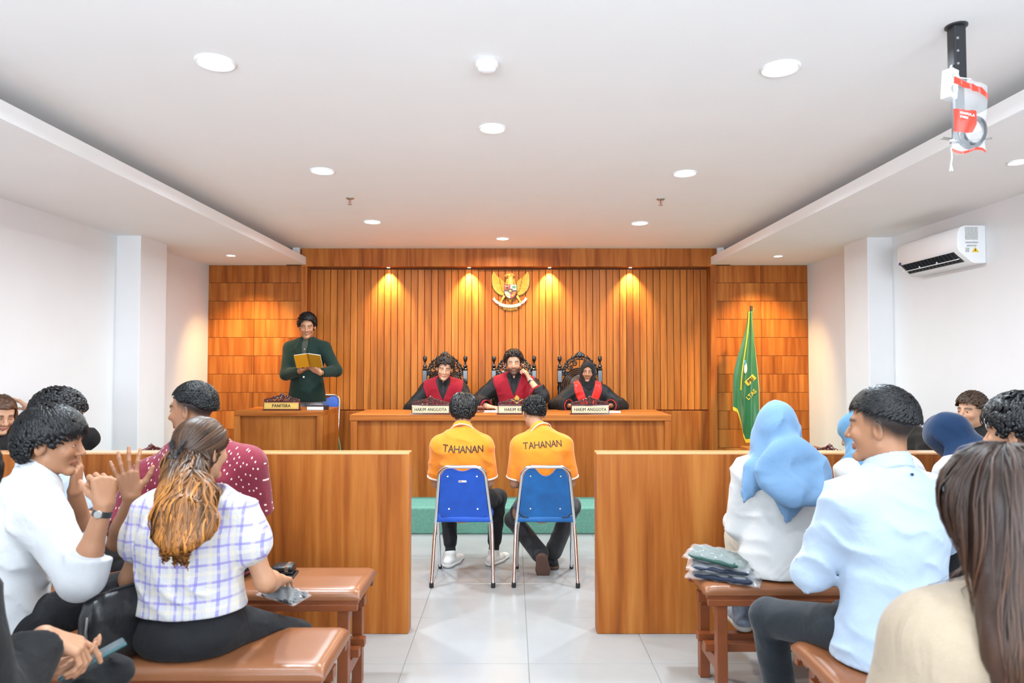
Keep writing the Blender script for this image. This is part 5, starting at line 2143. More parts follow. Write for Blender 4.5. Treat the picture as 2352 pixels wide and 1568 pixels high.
hijab(J3, M_BLACKC, h=0.005, t=0.010, cape=-0.012, cape_len=0.05, fold=(0.003, 12, (0.7, 0.2, 0.7)), lowclip=lambda p, j=J3: np.abs((p - j.N) @ j.A) - np.interp((p - j.N) @ j.D2, [-0.14, 0.0, 0.05], [0.02, 0.085, 0.25]).astype(np.float32))
for nm in 'RL':
    E, W = getattr(J3, 'E' + nm), getattr(J3, 'W' + nm)
    ring_part('cuff', J3, E + (W - E) * 0.82, W - E, 0.060, 0.05, 0.005, M_REDSAT, J3.top)

# ---- left spectators
WX, WY, WR = -1.68, 2.27, -0.72
M_WSH = cloth('white_cotton_shirt', (0.54, 0.55, 0.565), wrinkle=0.7, wscale=6)
WM = person('man in white shirt and black trousers turned right with raised fist and watch', WX, WY, WR, seat=0.51, s=0.92, h=0.0035, skin=SKIN_A, sh=0.175, drop=0.075,
            lean=(0.10, 0.30), head=(-0.55, 0.12, 0.0), neck=0.25,
            arms={'R': {'w': lp(240, 1160, 2.16, WX, WY, WR), 'pole': ld((0.5, -0.3, -1.0), WR), 'd': ld((-0.10, 0.1, 1.0), WR), 'n': ld((-0.7, 0.6, 0.1), WR), 'curl': (1.2, 1.4, 0.8), 'thumb': 0.9, 'h': 0.0032},
                  'L': {'w': lp(172, 1128, 2.42, WX, WY, WR), 'pole': ld((0.6, 0.6, -1.0), WR), 'd': ld((0.15, -0.1, 1.0), WR), 'n': ld((-0.9, -0.2, 0), WR), 'curl': (0.3, 0.4, 0.3), 'thumb': 0.2, 'h': 0.0036}},
            legs={'R': {'a': lp(420, 1560, 2.45, WX, WY, WR)}, 'L': {'a': (-0.08, 0.42, 0.085)}},
            top=dict(mat=M_WSH, sleeve=1.32, g=0.020, sg=0.004, cuffopen=0.006, hem=0.11, flare=0.02, hemz=0.53, collar=M_WSH, collar_h=0.04, folds=(0.009, 10, (0.6, 0.2, 0.8)), h=0.007),
            bottom=dict(mat=M_TROU, wr=0.006, h=0.009), shoes=dict(),
            face=dict(brow=0.9), eyes=dict(open=0.5), hair=dict(sidelen=0.45, t=(0.020, 0.018, 0.022), n=1100, len=0.065, bias=(0.25, 0.15, 0.0), w=0.007, lift=0.010, wave=0.35, jitter=0.3, col=(0.0045, 0.0045, 0.005), h=0.004,
                      line=[(-0.13, -0.09), (-0.08, -0.085), (-0.05, -0.06), (-0.032, 0.0), (-0.01, 0.018), (0.008, 0.0), (0.026, -0.02), (0.034, 0.025), (0.05, 0.05), (0.075, 0.066), (0.11, 0.064)]))
wristwatch(WM, 'R', ld((0.2, -1, 0.1), WR))

VX, VY, VR = -2.10, 3.04, -0.75
M_STRIPE = cloth('light_blue_striped_shirt', (0.55, 0.63, 0.72), wrinkle=0.5, pattern=('bands', [(0, 0.007, 0.0024, 0, (0.42, 0.56, 0.75), 0.75)]))
WV = person('man with wavy black hair in pale blue striped shirt in profile by the partition', VX, VY, VR, seat=0.51, s=0.94, h=0.0045, hb=0.011, skin=SKIN_B,
            lean=(0.05, 0.15), head=(-0.62, 0.10, 0.0), neck=0.1,
            top=dict(mat=M_STRIPE, sleeve=0.75, g=0.018, sg=0.012, hem=0.10, hemz=0.53, collar=M_STRIPE, folds=(0.008, 7, (0.6, 0.2, 0.8))),
            bottom=M_TROU, shoes=dict(), eyes=dict(open=0.7),
            hair=dict(t=(0.018, 0.018, 0.024), n=760, len=0.055, bias=(0.0, 0.45, 0.0), w=0.0075, lift=0.014, wave=0.9, jitter=0.45, h=0.0045, line=[(-0.13, -0.07), (-0.08, -0.065), (-0.04, -0.03), (-0.02, 0.01), (0.0, 0.01), (0.03, 0.0), (0.045, 0.03), (0.07, 0.052), (0.11, 0.05)]))

MX, MY, MR = -1.34, 3.03, 0.42
M_MARDOT = cloth('maroon_dotted_shirt', (0.19, 0.018, 0.037), wrinkle=0.5, pattern=('dots', 34, 0.125, (0.80, 0.66, 0.62)))
MM = person('smiling man with short fade haircut in maroon dotted shirt turned left, one hand raised', MX, MY, MR, seat=0.51, s=0.99, h=0.0035, skin=SKIN_A, sh=0.200, build=1.16, drop=0.105,
            lean=(0.08, 0.12), side=-0.10, twist=-0.25, head=(1.05, 0.05, 0.06), neck=0.05,
            arms={'L': {'w': lp(303, 1140, 2.78, MX, MY, MR), 'pole': ld((-0.3, -0.5, -1.0), MR), 'd': ld((-0.18, -0.1, 1.0), MR), 'n': ld((-0.25, 1.0, 0.1), MR), 'curls': [(0.15, 0.2, 0.15), (0.1, 0.15, 0.1), (0.1, 0.15, 0.1), (0.1, 0.15, 0.1)], 'spread': 0.20, 'thumb': 0.0, 'hs': 1.08, 'h': 0.0034},
                  'R': {'w': (0.10, 0.30, 0.68)}},
            top=dict(mat=M_MARDOT, sleeve=0.85, g=0.018, sg=0.020, cuffopen=0.012, hem=0.10, hemz=0.53, shr=0.060, collar=M_MARDOT, folds=(0.008, 7, (0.6, 0.2, 0.8))),
            bottom=M_TROU, shoes=dict(), face=dict(smile=1.0, fade=0.97, brow=0.98), eyes=dict(open=0.6),
            hair=dict(edge=0.016, rootm=0.014, sidelen=0.4, t=(0.008, 0.010, 0.016), line=LINE_FADE, n=2000, steps=4, len=0.018, bias=(0, 0.6, 0.1), w=0.0024, lift=0.004, wave=0.4, jitter=0.4, col=(0.0045, 0.0045, 0.005)))

PX, PY, PR = -1.065, 2.29, -0.06
M_PLAID = cloth('white_purple_plaid', (0.52, 0.51, 0.54), wrinkle=0.7, wscale=9, pattern=('bands', [
    (0, 0.056, 0.008, 0.004, (0.20, 0.16, 0.50), 0.65), (2, 0.056, 0.008, 0.0, (0.20, 0.16, 0.50), 0.65),
    (0, 0.056, 0.012, 0.028, (0.70, 0.62, 0.45), 0.35), (2, 0.056, 0.012, 0.028, (0.70, 0.62, 0.45), 0.35),
    (0, 0.112, 0.005, 0.036, (0.28, 0.22, 0.65), 0.5)]))


def puff(sd, j):
    for S, E in ((j.SR, j.ER), (j.SL, j.EL)):
        sd.ell(S + (E - S) * 0.38 + V3(0, 0, 0.0), (0.078, 0.078, 0.085), None, 0.03)
    sd.econe(j.M - j.D1 * 0.05, j.P - j.D1 * 0.06, 0.150, 0.205, j.U, 0.80, 0.04)


PW = person('woman in white and purple plaid blouse with long brown hair seen from behind', PX, PY, PR, seat=0.51, s=0.87, h=0.0035, skin=SKIN_B, sh=0.172, build=1.14,
            lean=(-0.04, 0.16), head=(-0.35, 0.05, 0.0), neck=0.1,
            arms={'R': {'w': (0.20, 0.24, 0.66), 'pole': (0.5, -0.6, -0.8), 'h': 0.004}, 'L': {'w': (-0.20, 0.24, 0.66), 'pole': (-0.5, -0.6, -0.8)}},
            legs={'R': {'a': (0.25, 0.34, 0.085), 'pole': (0.5, 0.6, 1)}, 'L': {'a': (-0.13, 0.38, 0.085)}},
            top=dict(mat=M_PLAID, name='blouse', sleeve=0.55, g=0.010, hem=0.05, flare=0.03, hemz=0.645, folds=(0.009, 10, (0.9, 0.2, 0.3)), h=0.0065, extra=puff,
                     neckcut=lambda sd, j: sd.ell(j.N + V3(0.0, -0.06, 0.06), (0.125, 0.12, 0.115), None, 0.01, sub=True)),
            bottom=dict(mat=M_TROU, thigh=1.1, wr=0.006, h=0.009), shoes=dict())


def toward(tgt):
    return lambda q: (V3(*tgt) - q) / (np.linalg.norm(V3(*tgt) - q, axis=1, keepdims=True) + 1e-4)


def pw_clip(q, p, t):
    """swept back to the clip, then falling"""
    a = np.clip((t - 0.22) * 8, 0, 1)
    sw = toward((-0.045, -0.118, 0.0))(q) @ PW.H.R.T
    return sw * (1 - a) + V3(-0.10, -0.10, -1.0) * a


def pw_fall(q, p, t):
    sw = (q - V3(0, -0.03, 0.12))
    sw = (sw / (np.linalg.norm(sw, axis=1, keepdims=True) + 1e-5)) @ PW.H.R.T
    a = np.clip((t - 0.08) * 6, 0, 1)
    return sw * (1 - a) + V3(0.0, -0.03, -1.0) * a


C_BR, C_OR = (0.050, 0.022, 0.011), (0.36, 0.135, 0.026)
def pw_vol(sd, j):
    H = j.H
    cl = H.w(0.014, -0.112, -0.025)
    a = lp(428, 1150, 2.10, PX, PY, PR)
    b = lp(425, 1200, 2.06, PX, PY, PR)
    c = lp(415, 1262, 2.08, PX, PY, PR)
    A_ = j.A
    sd.econe(cl, a, 0.040, 0.074, A_, 0.5, 0.03)
    sd.econe(a, b, 0.074, 0.080, A_, 0.38, 0.03)
    sd.econe(b, c, 0.072, 0.012, A_, 0.36, 0.03)
    sd.econe(H.w(0.02, -0.10, -0.03), V3(0.05, -0.15, j.N[2] - 0.02), 0.045, 0.05, A_, 0.5, 0.04)


def vol_color(stops, axis_top, axis_bot, freq=(95, 95, 5), var=0.75):
    def fn(P):
        t = np.clip((axis_top - P[:, 2]) / (axis_top - axis_bot), 0, 1)
        xs = [a for a, b in stops]
        C = np.stack([np.interp(t, xs, [b[i] for a, b in stops]) for i in range(3)], 1)
        n = vnoise((P * np.array(freq, np.float32)).astype(np.float32))
        n2 = vnoise((P * np.array(freq, np.float32) * 2.3 + 5).astype(np.float32))
        return C * (1 - var * 0.5 + var * (0.65 * n + 0.35 * n2))[:, None]
    return fn


C_BR, C_OR = (0.060, 0.027, 0.013), (0.36, 0.135, 0.026)
PWC = [(0.0, (0.030, 0.017, 0.012)), (0.18, (0.075, 0.034, 0.016)), (0.38, (0.13, 0.055, 0.018)), (0.62, (0.34, 0.13, 0.026)), (1.0, (0.27, 0.10, 0.024))]
pz = PW.H.c[2]
long_hair(PW, [dict(where=lambda q: (q[:, 2] > 0.03) & (q[:, 1] < 0.06), n=700, len=0.17, flow=lambda q, p, t: toward((0.014, -0.122, -0.015))(q) @ PW.H.R.T, w=0.0042, jitter=0.06, col=(0.055, 0.026, 0.013), vol=0.006, steps=9, wave=0.04, pull=0.6, taper=8, var=0.6),
               dict(where=lambda q: q[:, 2] > -9, on='vol', vwhere=lambda v: v[:, 2] > pz - 0.16, n=520, len=0.22, flow=lambda q, p, t: np.tile(V3(-0.03, -0.10, -1.0), (len(q), 1)), w=0.0042, jitter=0.16, col=(0.16, 0.065, 0.020), tip=(0.36, 0.135, 0.026), vol=0.007, wave=0.30, pull=0.5, var=0.75, steps=12),
               dict(where=lambda q: q[:, 2] > -9, on='vol', vwhere=lambda v: v[:, 2] < pz - 0.16, n=420, len=0.15, flow=lambda q, p, t: np.tile(V3(-0.03, -0.06, -1.0), (len(q), 1)), w=0.0042, jitter=0.2, col=(0.34, 0.13, 0.026), tip=(0.24, 0.09, 0.022), vol=0.007, wave=0.3, pull=0.4, var=0.75, steps=10),
               dict(where=lambda q: (q[:, 1] < -0.03) & (q[:, 2] < 0.02) & (q[:, 0] > 0.01), n=110, len=0.31, flow=lambda q, p, t: np.tile(V3(0.10 - 0.06 * t, -0.10, -1.0), (len(q), 1)), w=0.0055, jitter=0.10, col=(0.05, 0.024, 0.012), tip=(0.44, 0.17, 0.03), vol=0.015, wave=0.35, pull=0.25),
               dict(where=lambda q: (q[:, 0] > 0.05) & (q[:, 2] < 0.02), n=26, len=0.30, flow=lambda q, p, t: np.tile(V3(0.60 - 0.8 * t, -0.12, -1.0), (len(q), 1)), w=0.006, jitter=0.05, col=(0.05, 0.022, 0.010), tip=(0.48, 0.19, 0.035), vol=0.015, wave=0.3, pull=0.3)],
          capcol=C_BR, vol=pw_vol, volcol=vol_color(PWC, pz + 0.12, pz - 0.36))

BX, BY, BR = -1.31, 1.38, -0.25
M_PURPLE = cloth('dark_purple_cloth', (0.045, 0.018, 0.045), wrinkle=0.6)
BK = person('person in black sweater and dark purple skirt at the lower left edge using a phone', BX, BY, BR, seat=0.51, s=0.94, h=0.006, skin=SKIN_B, sh=0.18,
            lean=(0.05, 0.20), side=0.05, head=(-0.85, 0.35, 0.0), neck=0.2,
            arms={'R': {'w': lp(98, 1462, 1.58, BX, BY, BR), 'pole': ld((0.3, -0.5, -1), BR), 'd': ld((0.62, 0.45, -0.42), BR), 'n': ld((-0.3, 0.0, -1), BR), 'curls': [(0.25, 0.35, 0.2), (0.7, 0.8, 0.5), (0.8, 0.9, 0.6), (0.8, 0.9, 0.6)], 'h': 0.003, 'thumb': 0.5},
                  'L': {'w': lp(60, 1545, 1.62, BX, BY, BR), 'pole': ld((-0.5, -0.5, -1), BR), 'd': ld((0.9, 0.35, 0.05), BR), 'n': (0, 0, 1)}},
            top=dict(mat=M_BLACKC, name='sweater', sleeve=1.9, g=0.018, sg=0.010, hem=0.08, hemz=0.56, folds=(0.008, 7, (0.6, 0.2, 0.8))),
            bottom=dict(mat=M_PURPLE, g=0.012), shoes=dict(), eyes=dict(open=0.6),
            hair=dict(t=(0.02, 0.02, 0.02), n=300, len=0.08))
glasses(BK, M_BLACKP, 0.023)
# ---- right spectators
HX, HY, HR = 1.20, 3.08, 0.0
M_HIJ1 = cloth('light_blue_hijab', (0.125, 0.225, 0.365), wrinkle=0.35, wscale=7, sheen=0.2)
M_HIJ2 = cloth('mid_blue_hijab', (0.075, 0.185, 0.305), wrinkle=0.35, wscale=7, sheen=0.2)
M_HIJ3 = cloth('navy_hijab', (0.005, 0.024, 0.070), wrinkle=0.35, wscale=7, sheen=0.2)
M_BLOUSE = cloth('white_blouse', (0.55, 0.545, 0.54), wrinkle=0.6, wscale=6)
M_CREAMT = cloth('cream_trousers', (0.5, 0.46, 0.38), wrinkle=0.4)
HW = person('woman in light blue hijab and white blouse on the end of the right bench', HX, HY, HR, seat=0.51, s=0.875, h=0.005, skin=SKIN_B, sh=0.155,
            lean=(0.02, 0.10), head=(-0.55, 0.02, 0.0), neck=0.08,
            arms={'R': {'w': (0.12, 0.28, 0.68), 'pole': (0.2, -0.6, -0.9)}, 'L': {'w': (-0.12, 0.28, 0.68), 'pole': (-0.2, -0.6, -0.9)}},
            legs={'R': {'a': (0.14, 0.20, 0.30), 'pole': (0, 1, 0.1)}, 'L': {'a': (-0.13, 0.15, 0.31), 'foot': (0.1, 1, 0), 'pole': (0, 1, 0.1)}},
            top=dict(mat=M_BLOUSE, name='blouse', sleeve=1.9, g=0.016, sg=0.008, hem=0.10, flare=0.055, hemz=0.522, folds=(0.007, 11, (0.5, 0.2, 0.9)), h=0.0075),
            bottom=dict(mat=M_CREAMT, len=0.55, cuff=0.06, g=0.0), shoes=dict(h=0.007, mat=pm('grey_clog', (0.22, 0.26, 0.32), 0.6, var=0.4, nscale=30), sole=pm('clog_sole', (0.5, 0.47, 0.42), 0.7)), face=dict(ears=False), eyes=dict())


def hw_drape(sd, j):
    t2 = SD()


def scarf_tri(j, mat, pts, name, off=0.012, parent=None, n=16, thick=0.006, fold=0.006):
    """scarf end lying on the back: a four-cornered cloth laid over the blouse"""
    A, B, Cc, D = [np.array(c, np.float32) for c in pts]
    P = []
    for i in range(n + 1):
        for k in range(n + 1):
            u, v = i / n, k / n
            P.append((A * (1 - u) + B * u) * (1 - v) + (D * (1 - u) + Cc * u) * v)
    P = np.array(P, np.float32)
    org = P - V3(0, 0.45, 0)
    p = trace_on(j.top_sd, org, V3(0, 1, 0))
    p[:, 1] = np.minimum(p[:, 1], P[:, 1] + 0.09)
    u = np.repeat(np.arange(n + 1), n + 1) / n
    ridge = fold * np.sin(u * 17 + P[:, 2] * 9) * 0.6
    g = V3(0, -1, 0)
    top_ = p + g * (off + thick + ridge)[:, None]
    bot = p + g * (off - 0.012 + ridge * 0.5)[:, None]
    V = np.concatenate([top_, bot])
    Q = []
    w_ = n + 1
    K = w_ * w_
    for i in range(n):
        for k in range(n):
            a = i * w_ + k
            Q.append((a, a + w_, a + w_ + 1, a + 1))
            Q.append((K + a, K + a + 1, K + a + w_ + 1, K + a + w_))
    ring = [k for k in range(n + 1)] + [i * w_ + n for i in range(1, n + 1)] + [n * w_ + k for k in range(n - 1, -1, -1)] + [i * w_ for i in range(n - 1, 0, -1)]
    for a, b in zip(ring, ring[1:] + ring[:1]):
        Q.append((a, b, b + K, a + K))
    return link_mesh(name, np_mesh(name, V, np.array(Q)), mat, parent)


def hw_drape(sd, j):
    bk = V3(0, -0.045, 0)
    ap = V3(*lp(1818, 1192, 2.935, HX, HY, HR))
    sd.econe(j.N + bk + V3(0.0, -0.02, 0.03), V3(0.022, -0.120, j.N[2] - 0.05), 0.118, 0.155, j.A, 0.36, 0.05)
    sd.econe(V3(0.022, -0.120, j.N[2] - 0.05), ap, 0.165, 0.018, j.A, 0.26, 0.04)
    tl = V3(*lp(1714, 1150, 2.985, HX, HY, HR))
    sd.econe(V3(-0.13, -0.05, j.N[2] - 0.03), tl, 0.055, 0.014, j.A, 0.5, 0.03)
    sd.ell(j.H.w(0, -0.03, -0.06), (0.10, 0.095, 0.10), None, 0.06)


hj = hijab(HW, M_HIJ1, h=0.0056, t=0.022, cape=0.004, cape_len=0.10, fold=(0.012, 9, (0.8, 0.1, -0.55)), drape=hw_drape)

X2, Y2 = 1.74, 3.10
HW2 = person('woman in deeper blue hijab half hidden behind the man in the light blue shirt', X2, Y2, 0.25, seat=0.51, s=0.87, h=0.006, hb=0.011, skin=SKIN_B, sh=0.168,
             legs={'R': {'a': (0.11, 0.30, 0.085)}, 'L': {'a': (-0.11, 0.30, 0.085)}}, lean=(0.2, 0.45), head=(0.5, 0.35, 0.0), neck=0.35, arms={'L': {'w': (0.0, 0.32, 0.64)}},
             top=dict(mat=M_BLOUSE, name='blouse', sleeve=1.9, g=0.016, sg=0.016, hem=0.10, flare=0.04, hemz=0.522, folds=(0.008, 7, (0.6, 0.2, 0.8))),
             bottom=dict(mat=M_CREAMT, len=0.6), shoes=dict(), face=dict(ears=False))
hijab(HW2, M_HIJ2, h=0.0068, t=0.016, cape=0.03, cape_len=0.30, fold=(0.016, 9, (0.9, 0.1, 0.3)), drape=lambda sd, j: sd.cone(j.N + V3(-0.08, -0.05, -0.02), j.P + V3(-0.20, -0.06, 0.13), 0.09, 0.055, k=0.05))

X3, Y3 = 2.27, 3.12
NV = person('woman in navy hijab and white blouse bending sideways near the right edge', X3, Y3, 0.2, seat=0.51, s=0.90, h=0.006, hb=0.011, skin=SKIN_B, sh=0.168,
            legs={'R': {'a': (0.11, 0.30, 0.085)}, 'L': {'a': (-0.11, 0.30, 0.085)}}, lean=(0.3, 0.65), side=-0.02, head=(0.1, 0.55, -0.45), neck=0.35,
            top=dict(mat=M_BLOUSE, name='blouse', sleeve=1.9, g=0.018, sg=0.016, hem=0.10, flare=0.065, hemz=0.522, folds=(0.006, 10, (0.6, 0.2, 0.8))),
            bottom=dict(mat=M_TROU, hip=0.85, thigh=0.95), shoes=dict(), face=dict(ears=False))
hijab(NV, M_HIJ3, h=0.006, t=0.026, cape=0.014, cape_len=0.12, fold=(0.016, 9, (0.75, 0.1, -0.65)))

LX, LY, LR = 1.218, 2.20, 0.18
M_LBLUE = cloth('light_blue_oxford', (0.40, 0.49, 0.615), wrinkle=0.7, wscale=6)
LB = person('man with fade haircut in light blue shirt looking left on the right bench', LX, LY, LR, seat=0.51, s=0.985, h=0.0034, skin=SKIN_A, sh=0.162, build=0.96,
            lean=(0.0, 0.06), head=(0.62, 0.02, 0.03), neck=0.05,
            arms={'L': {'w': lp(1945, 1240, 2.42, LX, LY, LR), 'pole': ld((-0.35, 0.25, -0.9), LR), 'd': ld((0.9, 0.3, 0.1), LR), 'n': (0, -1, 0)}, 'R': {'w': (0.13, 0.21, 0.84), 'pole': (0.9, -0.2, -0.8)}},
            legs={'L': {'a': lp(1800, 1640, 2.62, LX, LY, LR), 'pole': (-0.5, 0.6, 1)}, 'R': {'a': (0.10, 0.42, 0.085)}},
            top=dict(mat=M_LBLUE, sleeve=1.55, g=0.016, sg=-0.002, hem=0.11, flare=0.050, hemz=0.517, collar=M_LBLUE, collar_h=0.042, folds=(0.010, 10, (0.45, 0.2, 0.9)), h=0.0072),
            bottom=dict(mat=cloth('dark_jeans', (0.012, 0.016, 0.022), wrinkle=0.25, wscale=12, var=0.3), thigh=0.95, wr=0.004, hip=0.82, h=0.009), shoes=dict(), face=dict(fade=0.97, brow=0.95), eyes=dict(open=0.7),
            hair=dict(edge=0.016, t=(0.008, 0.010, 0.020), line=[(-0.13, 0.0), (-0.08, 0.012), (-0.04, 0.03), (0.0, 0.042), (0.03, 0.046), (0.05, 0.056), (0.075, 0.064), (0.12, 0.058)], n=1500, steps=5, len=0.042, sidelen=0.2, rootm=0.016, bias=(0.0, 0.7, -0.1), radial=0.7, w=0.0038, lift=0.006, wave=0.3, jitter=0.3, col=(0.006, 0.006, 0.007), h=0.0045))
ax = unit(LB.NT - LB.N)
MB().lathe([(0.0005, 0.003), (0.0045, 0.002), (0.005, -0.002)], 10, (0, 0, 0), 'y').build('collar_button', pm('navy_button', (0.01, 0.02, 0.10), 0.4), LB.top, loc=tuple(LB.N - LB.fwd * 0.0905 + ax * 0.030 + LB.A * 0.008))

RX, RY = 1.71, 2.26
RB = person('man with thick wavy black hair at the right edge behind the long-haired woman', RX, RY, 0.3, seat=0.51, s=0.95, h=0.005, hb=0.013, skin=SKIN_B,
            lean=(0.0, 0.06), head=(0.25, 0.05, 0.0),
            top=dict(mat=M_BLACKC, sleeve=1.9, g=0.018, hem=0.10, hemz=0.515, collar=M_BLACKC), bottom=M_TROU, shoes=dict(),
            hair=dict(t=(0.020, 0.018, 0.024), n=800, len=0.06, bias=(-0.4, 0.0, -0.35), w=0.007, lift=0.012, wave=0.7, jitter=0.35, col=(0.006, 0.006, 0.007), h=0.005))

GX, GY = 0.865, 1.16
M_BEIGE = cloth('beige_linen_jacket', (0.33, 0.26, 0.185), wrinkle=0.7, wscale=7, weave=0.8)
BG = person('woman with long straight dark brown hair in beige jacket at the lower right', GX, GY, 0.0, seat=0.51, s=0.91, h=0.0055, hb=0.009, skin=SKIN_B, sh=0.158,
            lean=(0.0, 0.10), head=(-0.1, 0.10, 0.0),
            arms={'L': {'w': (-0.14, 0.26, 0.68), 'pole': (-0.5, -0.6, -0.8)}, 'R': {'w': (0.14, 0.26, 0.68), 'pole': (0.5, -0.6, -0.8)}},
            top=dict(mat=M_BEIGE, name='jacket', sleeve=1.9, g=0.020, sg=0.012, hem=0.10, flare=0.03, hemz=0.515, folds=(0.011, 8, (0.5, 0.2, 0.9)), h=0.0065),
            bottom=M_TROU, shoes=dict())
C_DB = (0.030, 0.015, 0.010)


def straight(q, p, t):
    sw = q - V3(0, -0.02, 0.125)
    sw = (sw / (np.linalg.norm(sw, axis=1, keepdims=True) + 1e-5)) @ BG.H.R.T
    a = np.clip((t - 0.10) * 6, 0, 1)
    return sw * (1 - a) + V3(0.0, -0.03, -1.0) * a


def bg_vol(sd, j):
    H = j.H
    sd.ell(H.w(0, -0.02, 0.03), (0.092, 0.108, 0.094), H.R, 0.03)
    sd.econe(H.w(0, -0.045, 0.0), V3(0.0, -0.085, j.N[2] - 0.02), 0.100, 0.118, j.A, 0.72, 0.04)
    sd.econe(V3(0.0, -0.085, j.N[2] - 0.02), V3(0.03, -0.135, j.N[2] - 0.30), 0.118, 0.085, j.A, 0.42, 0.04)
    sd.ell(H.w(0.0, 0.09, -0.03), (0.065, 0.06, 0.09), H.R, 0.01, sub=True)


bz = BG.H.c[2]
BGC = [(0.0, (0.036, 0.020, 0.015)), (0.3, (0.028, 0.014, 0.010)), (0.7, (0.055, 0.024, 0.013)), (1.0, (0.075, 0.031, 0.014))]
long_hair(BG, [dict(where=lambda q: q[:, 2] > -9, on='vol', vwhere=lambda v: v[:, 2] < bz + 0.02, n=900, xmax=0.125, len=0.26, flow=lambda q, p, t: np.stack([-2.5 * np.sign(p[:, 0]) * np.maximum(0, np.abs(p[:, 0]) - 0.07), np.full(len(p), -0.08), np.full(len(p), -1.0)], 1).astype(np.float32), w=0.0019, jitter=0.03, col=(0.040, 0.020, 0.013), tip=(0.075, 0.031, 0.015), vol=0.004, wave=0.05, steps=8, var=0.75, pull=0.5, taper=5),
               dict(where=lambda q: (q[:, 2] > 0.0) & (q[:, 1] < 0.015) & (np.abs(q[:, 0]) < 0.06), n=900, xmax=0.125, len=0.36, flow=straight, w=0.0020, jitter=0.045, col=(0.038, 0.021, 0.015), tip=(0.065, 0.028, 0.014), vol=0.005, wave=0.05, steps=12, var=0.7, pull=0.3, taper=6)], capcol=C_DB, vol=bg_vol, volcol=vol_color(BGC, bz + 0.12, bz - 0.42, freq=(150, 150, 6)), strand=0.003, caph=0.005)

# ---- counsel behind the partitions
FX, FY, FR = -3.24, 4.27, -1.7
FW = person('woman with long brown hair in black looking down at the far left edge', FX, FY, FR, seat=0.44, s=0.95, h=0.0045, hb=0.013, skin=SKIN_D,
            lean=(0.02, 0.08), head=(-0.45, 0.35, 0.0), neck=0.1,
            top=dict(mat=M_BLACKC, sleeve=1.9, g=0.016, hem=0.08, hemz=0.45), bottom=M_TROU, shoes=dict(), face=dict(lip=(0.5, 0.13, 0.13)), eyes=dict(open=0.3, gaze=0.35))
def fw_vol(sd, j):
    H = j.H
    for m in (-1, 1):
        sd.econe(H.w(m * 0.062, -0.01, 0.03), H.w(m * 0.085, 0.0, -0.10), 0.028, 0.034, j.A, 0.8, 0.03)
        sd.econe(H.w(m * 0.085, 0.0, -0.10), V3(m * 0.10, 0.07, j.N[2] - 0.18), 0.034, 0.035, j.A, 0.7, 0.03)
    sd.econe(H.w(0, -0.06, 0.0), V3(0, -0.10, j.N[2] - 0.15), 0.09, 0.10, j.A, 0.5, 0.03)


long_hair(FW, [dict(where=lambda q: (q[:, 2] > 0.02) & (q[:, 1] < 0.03), n=350, len=0.24, flow=lambda q, p, t: ((lambda sw, a: sw * (1 - a) + V3(0, -0.02, -1.0) * a)((((q - V3(0, 0.03, 0.125)) / (np.linalg.norm(q - V3(0, 0.03, 0.125), axis=1, keepdims=True) + 1e-5)) @ FW.H.R.T), np.clip((t - 0.1) * 6, 0, 1))), w=0.004, jitter=0.05, col=(0.06, 0.027, 0.013), tip=(0.16, 0.06, 0.02), vol=0.004, wave=0.08, steps=10, pull=0.5)], capcol=(0.05, 0.022, 0.012), vol=fw_vol, volcol=vol_color([(0, (0.05, 0.022, 0.012)), (0.5, (0.12, 0.05, 0.02)), (1, (0.06, 0.03, 0.015))], FW.H.c[2] + 0.12, FW.H.c[2] - 0.3))
QX, QY, QR = -3.24, 4.90, -2.3
QH = person('person in black behind the wavy-haired man, only a raised hand and shoulder showing', QX, QY, QR, seat=0.44, s=0.93, h=0.006, hb=0.013, skin=SKIN_D,
            lean=(0.1, 0.2), head=(0.0, 0.3, 0.0), neck=0.1,
            arms={'L': {'w': lp(66, 938, 4.70, QX, QY, QR), 'pole': ld((0.3, -0.2, -1), QR), 'd': ld((-0.62, 0.0, 0.5), QR), 'n': ld((0.1, -0.4, -1.0), QR), 'curl': (0.35, 0.15, 0.1), 'spread': 0.02, 'h': 0.0035}, 'R': {}},
            top=dict(mat=M_BLACKC, sleeve=1.7, g=0.016, hem=0.08, hemz=0.45), bottom=M_TROU, shoes=dict(),
            hair=dict(t=(0.012, 0.012, 0.015), n=250, len=0.06))
YX, YY, YR = 3.05, 4.52, 1.86
YM = person('young man with swept brown hair in black sitting in profile against the right wall', YX, YY, YR, seat=0.44, s=0.93, h=0.0043, hb=0.013, skin=SKIN_D,
            lean=(0.0, 0.03), head=(0.05, -0.02, 0.0),
            top=dict(mat=M_BLACKC, sleeve=1.9, g=0.016, hem=0.08, hemz=0.45, collar=M_BLACKC, open=False, collar_h=0.045), bottom=M_TROU, shoes=dict(), face=dict(fade=0.6, brow=1.0), eyes=dict(open=0.6),
            hair=dict(t=(0.011, 0.014, 0.024), n=620, len=0.05, bias=(0.0, 0.55, 0.35), radial=0.7, w=0.0065, lift=0.012, wave=0.3, jitter=0.3, h=0.0042, col=(0.045, 0.024, 0.013), var=0.6,
                      line=[(-0.13, -0.05), (-0.08, -0.045), (-0.04, -0.01), (-0.015, 0.02), (0.02, 0.022), (0.04, 0.04), (0.06, 0.066), (0.085, 0.073), (0.12, 0.068)]))
TX, TY, TR = 3.10, 5.2, 1.75
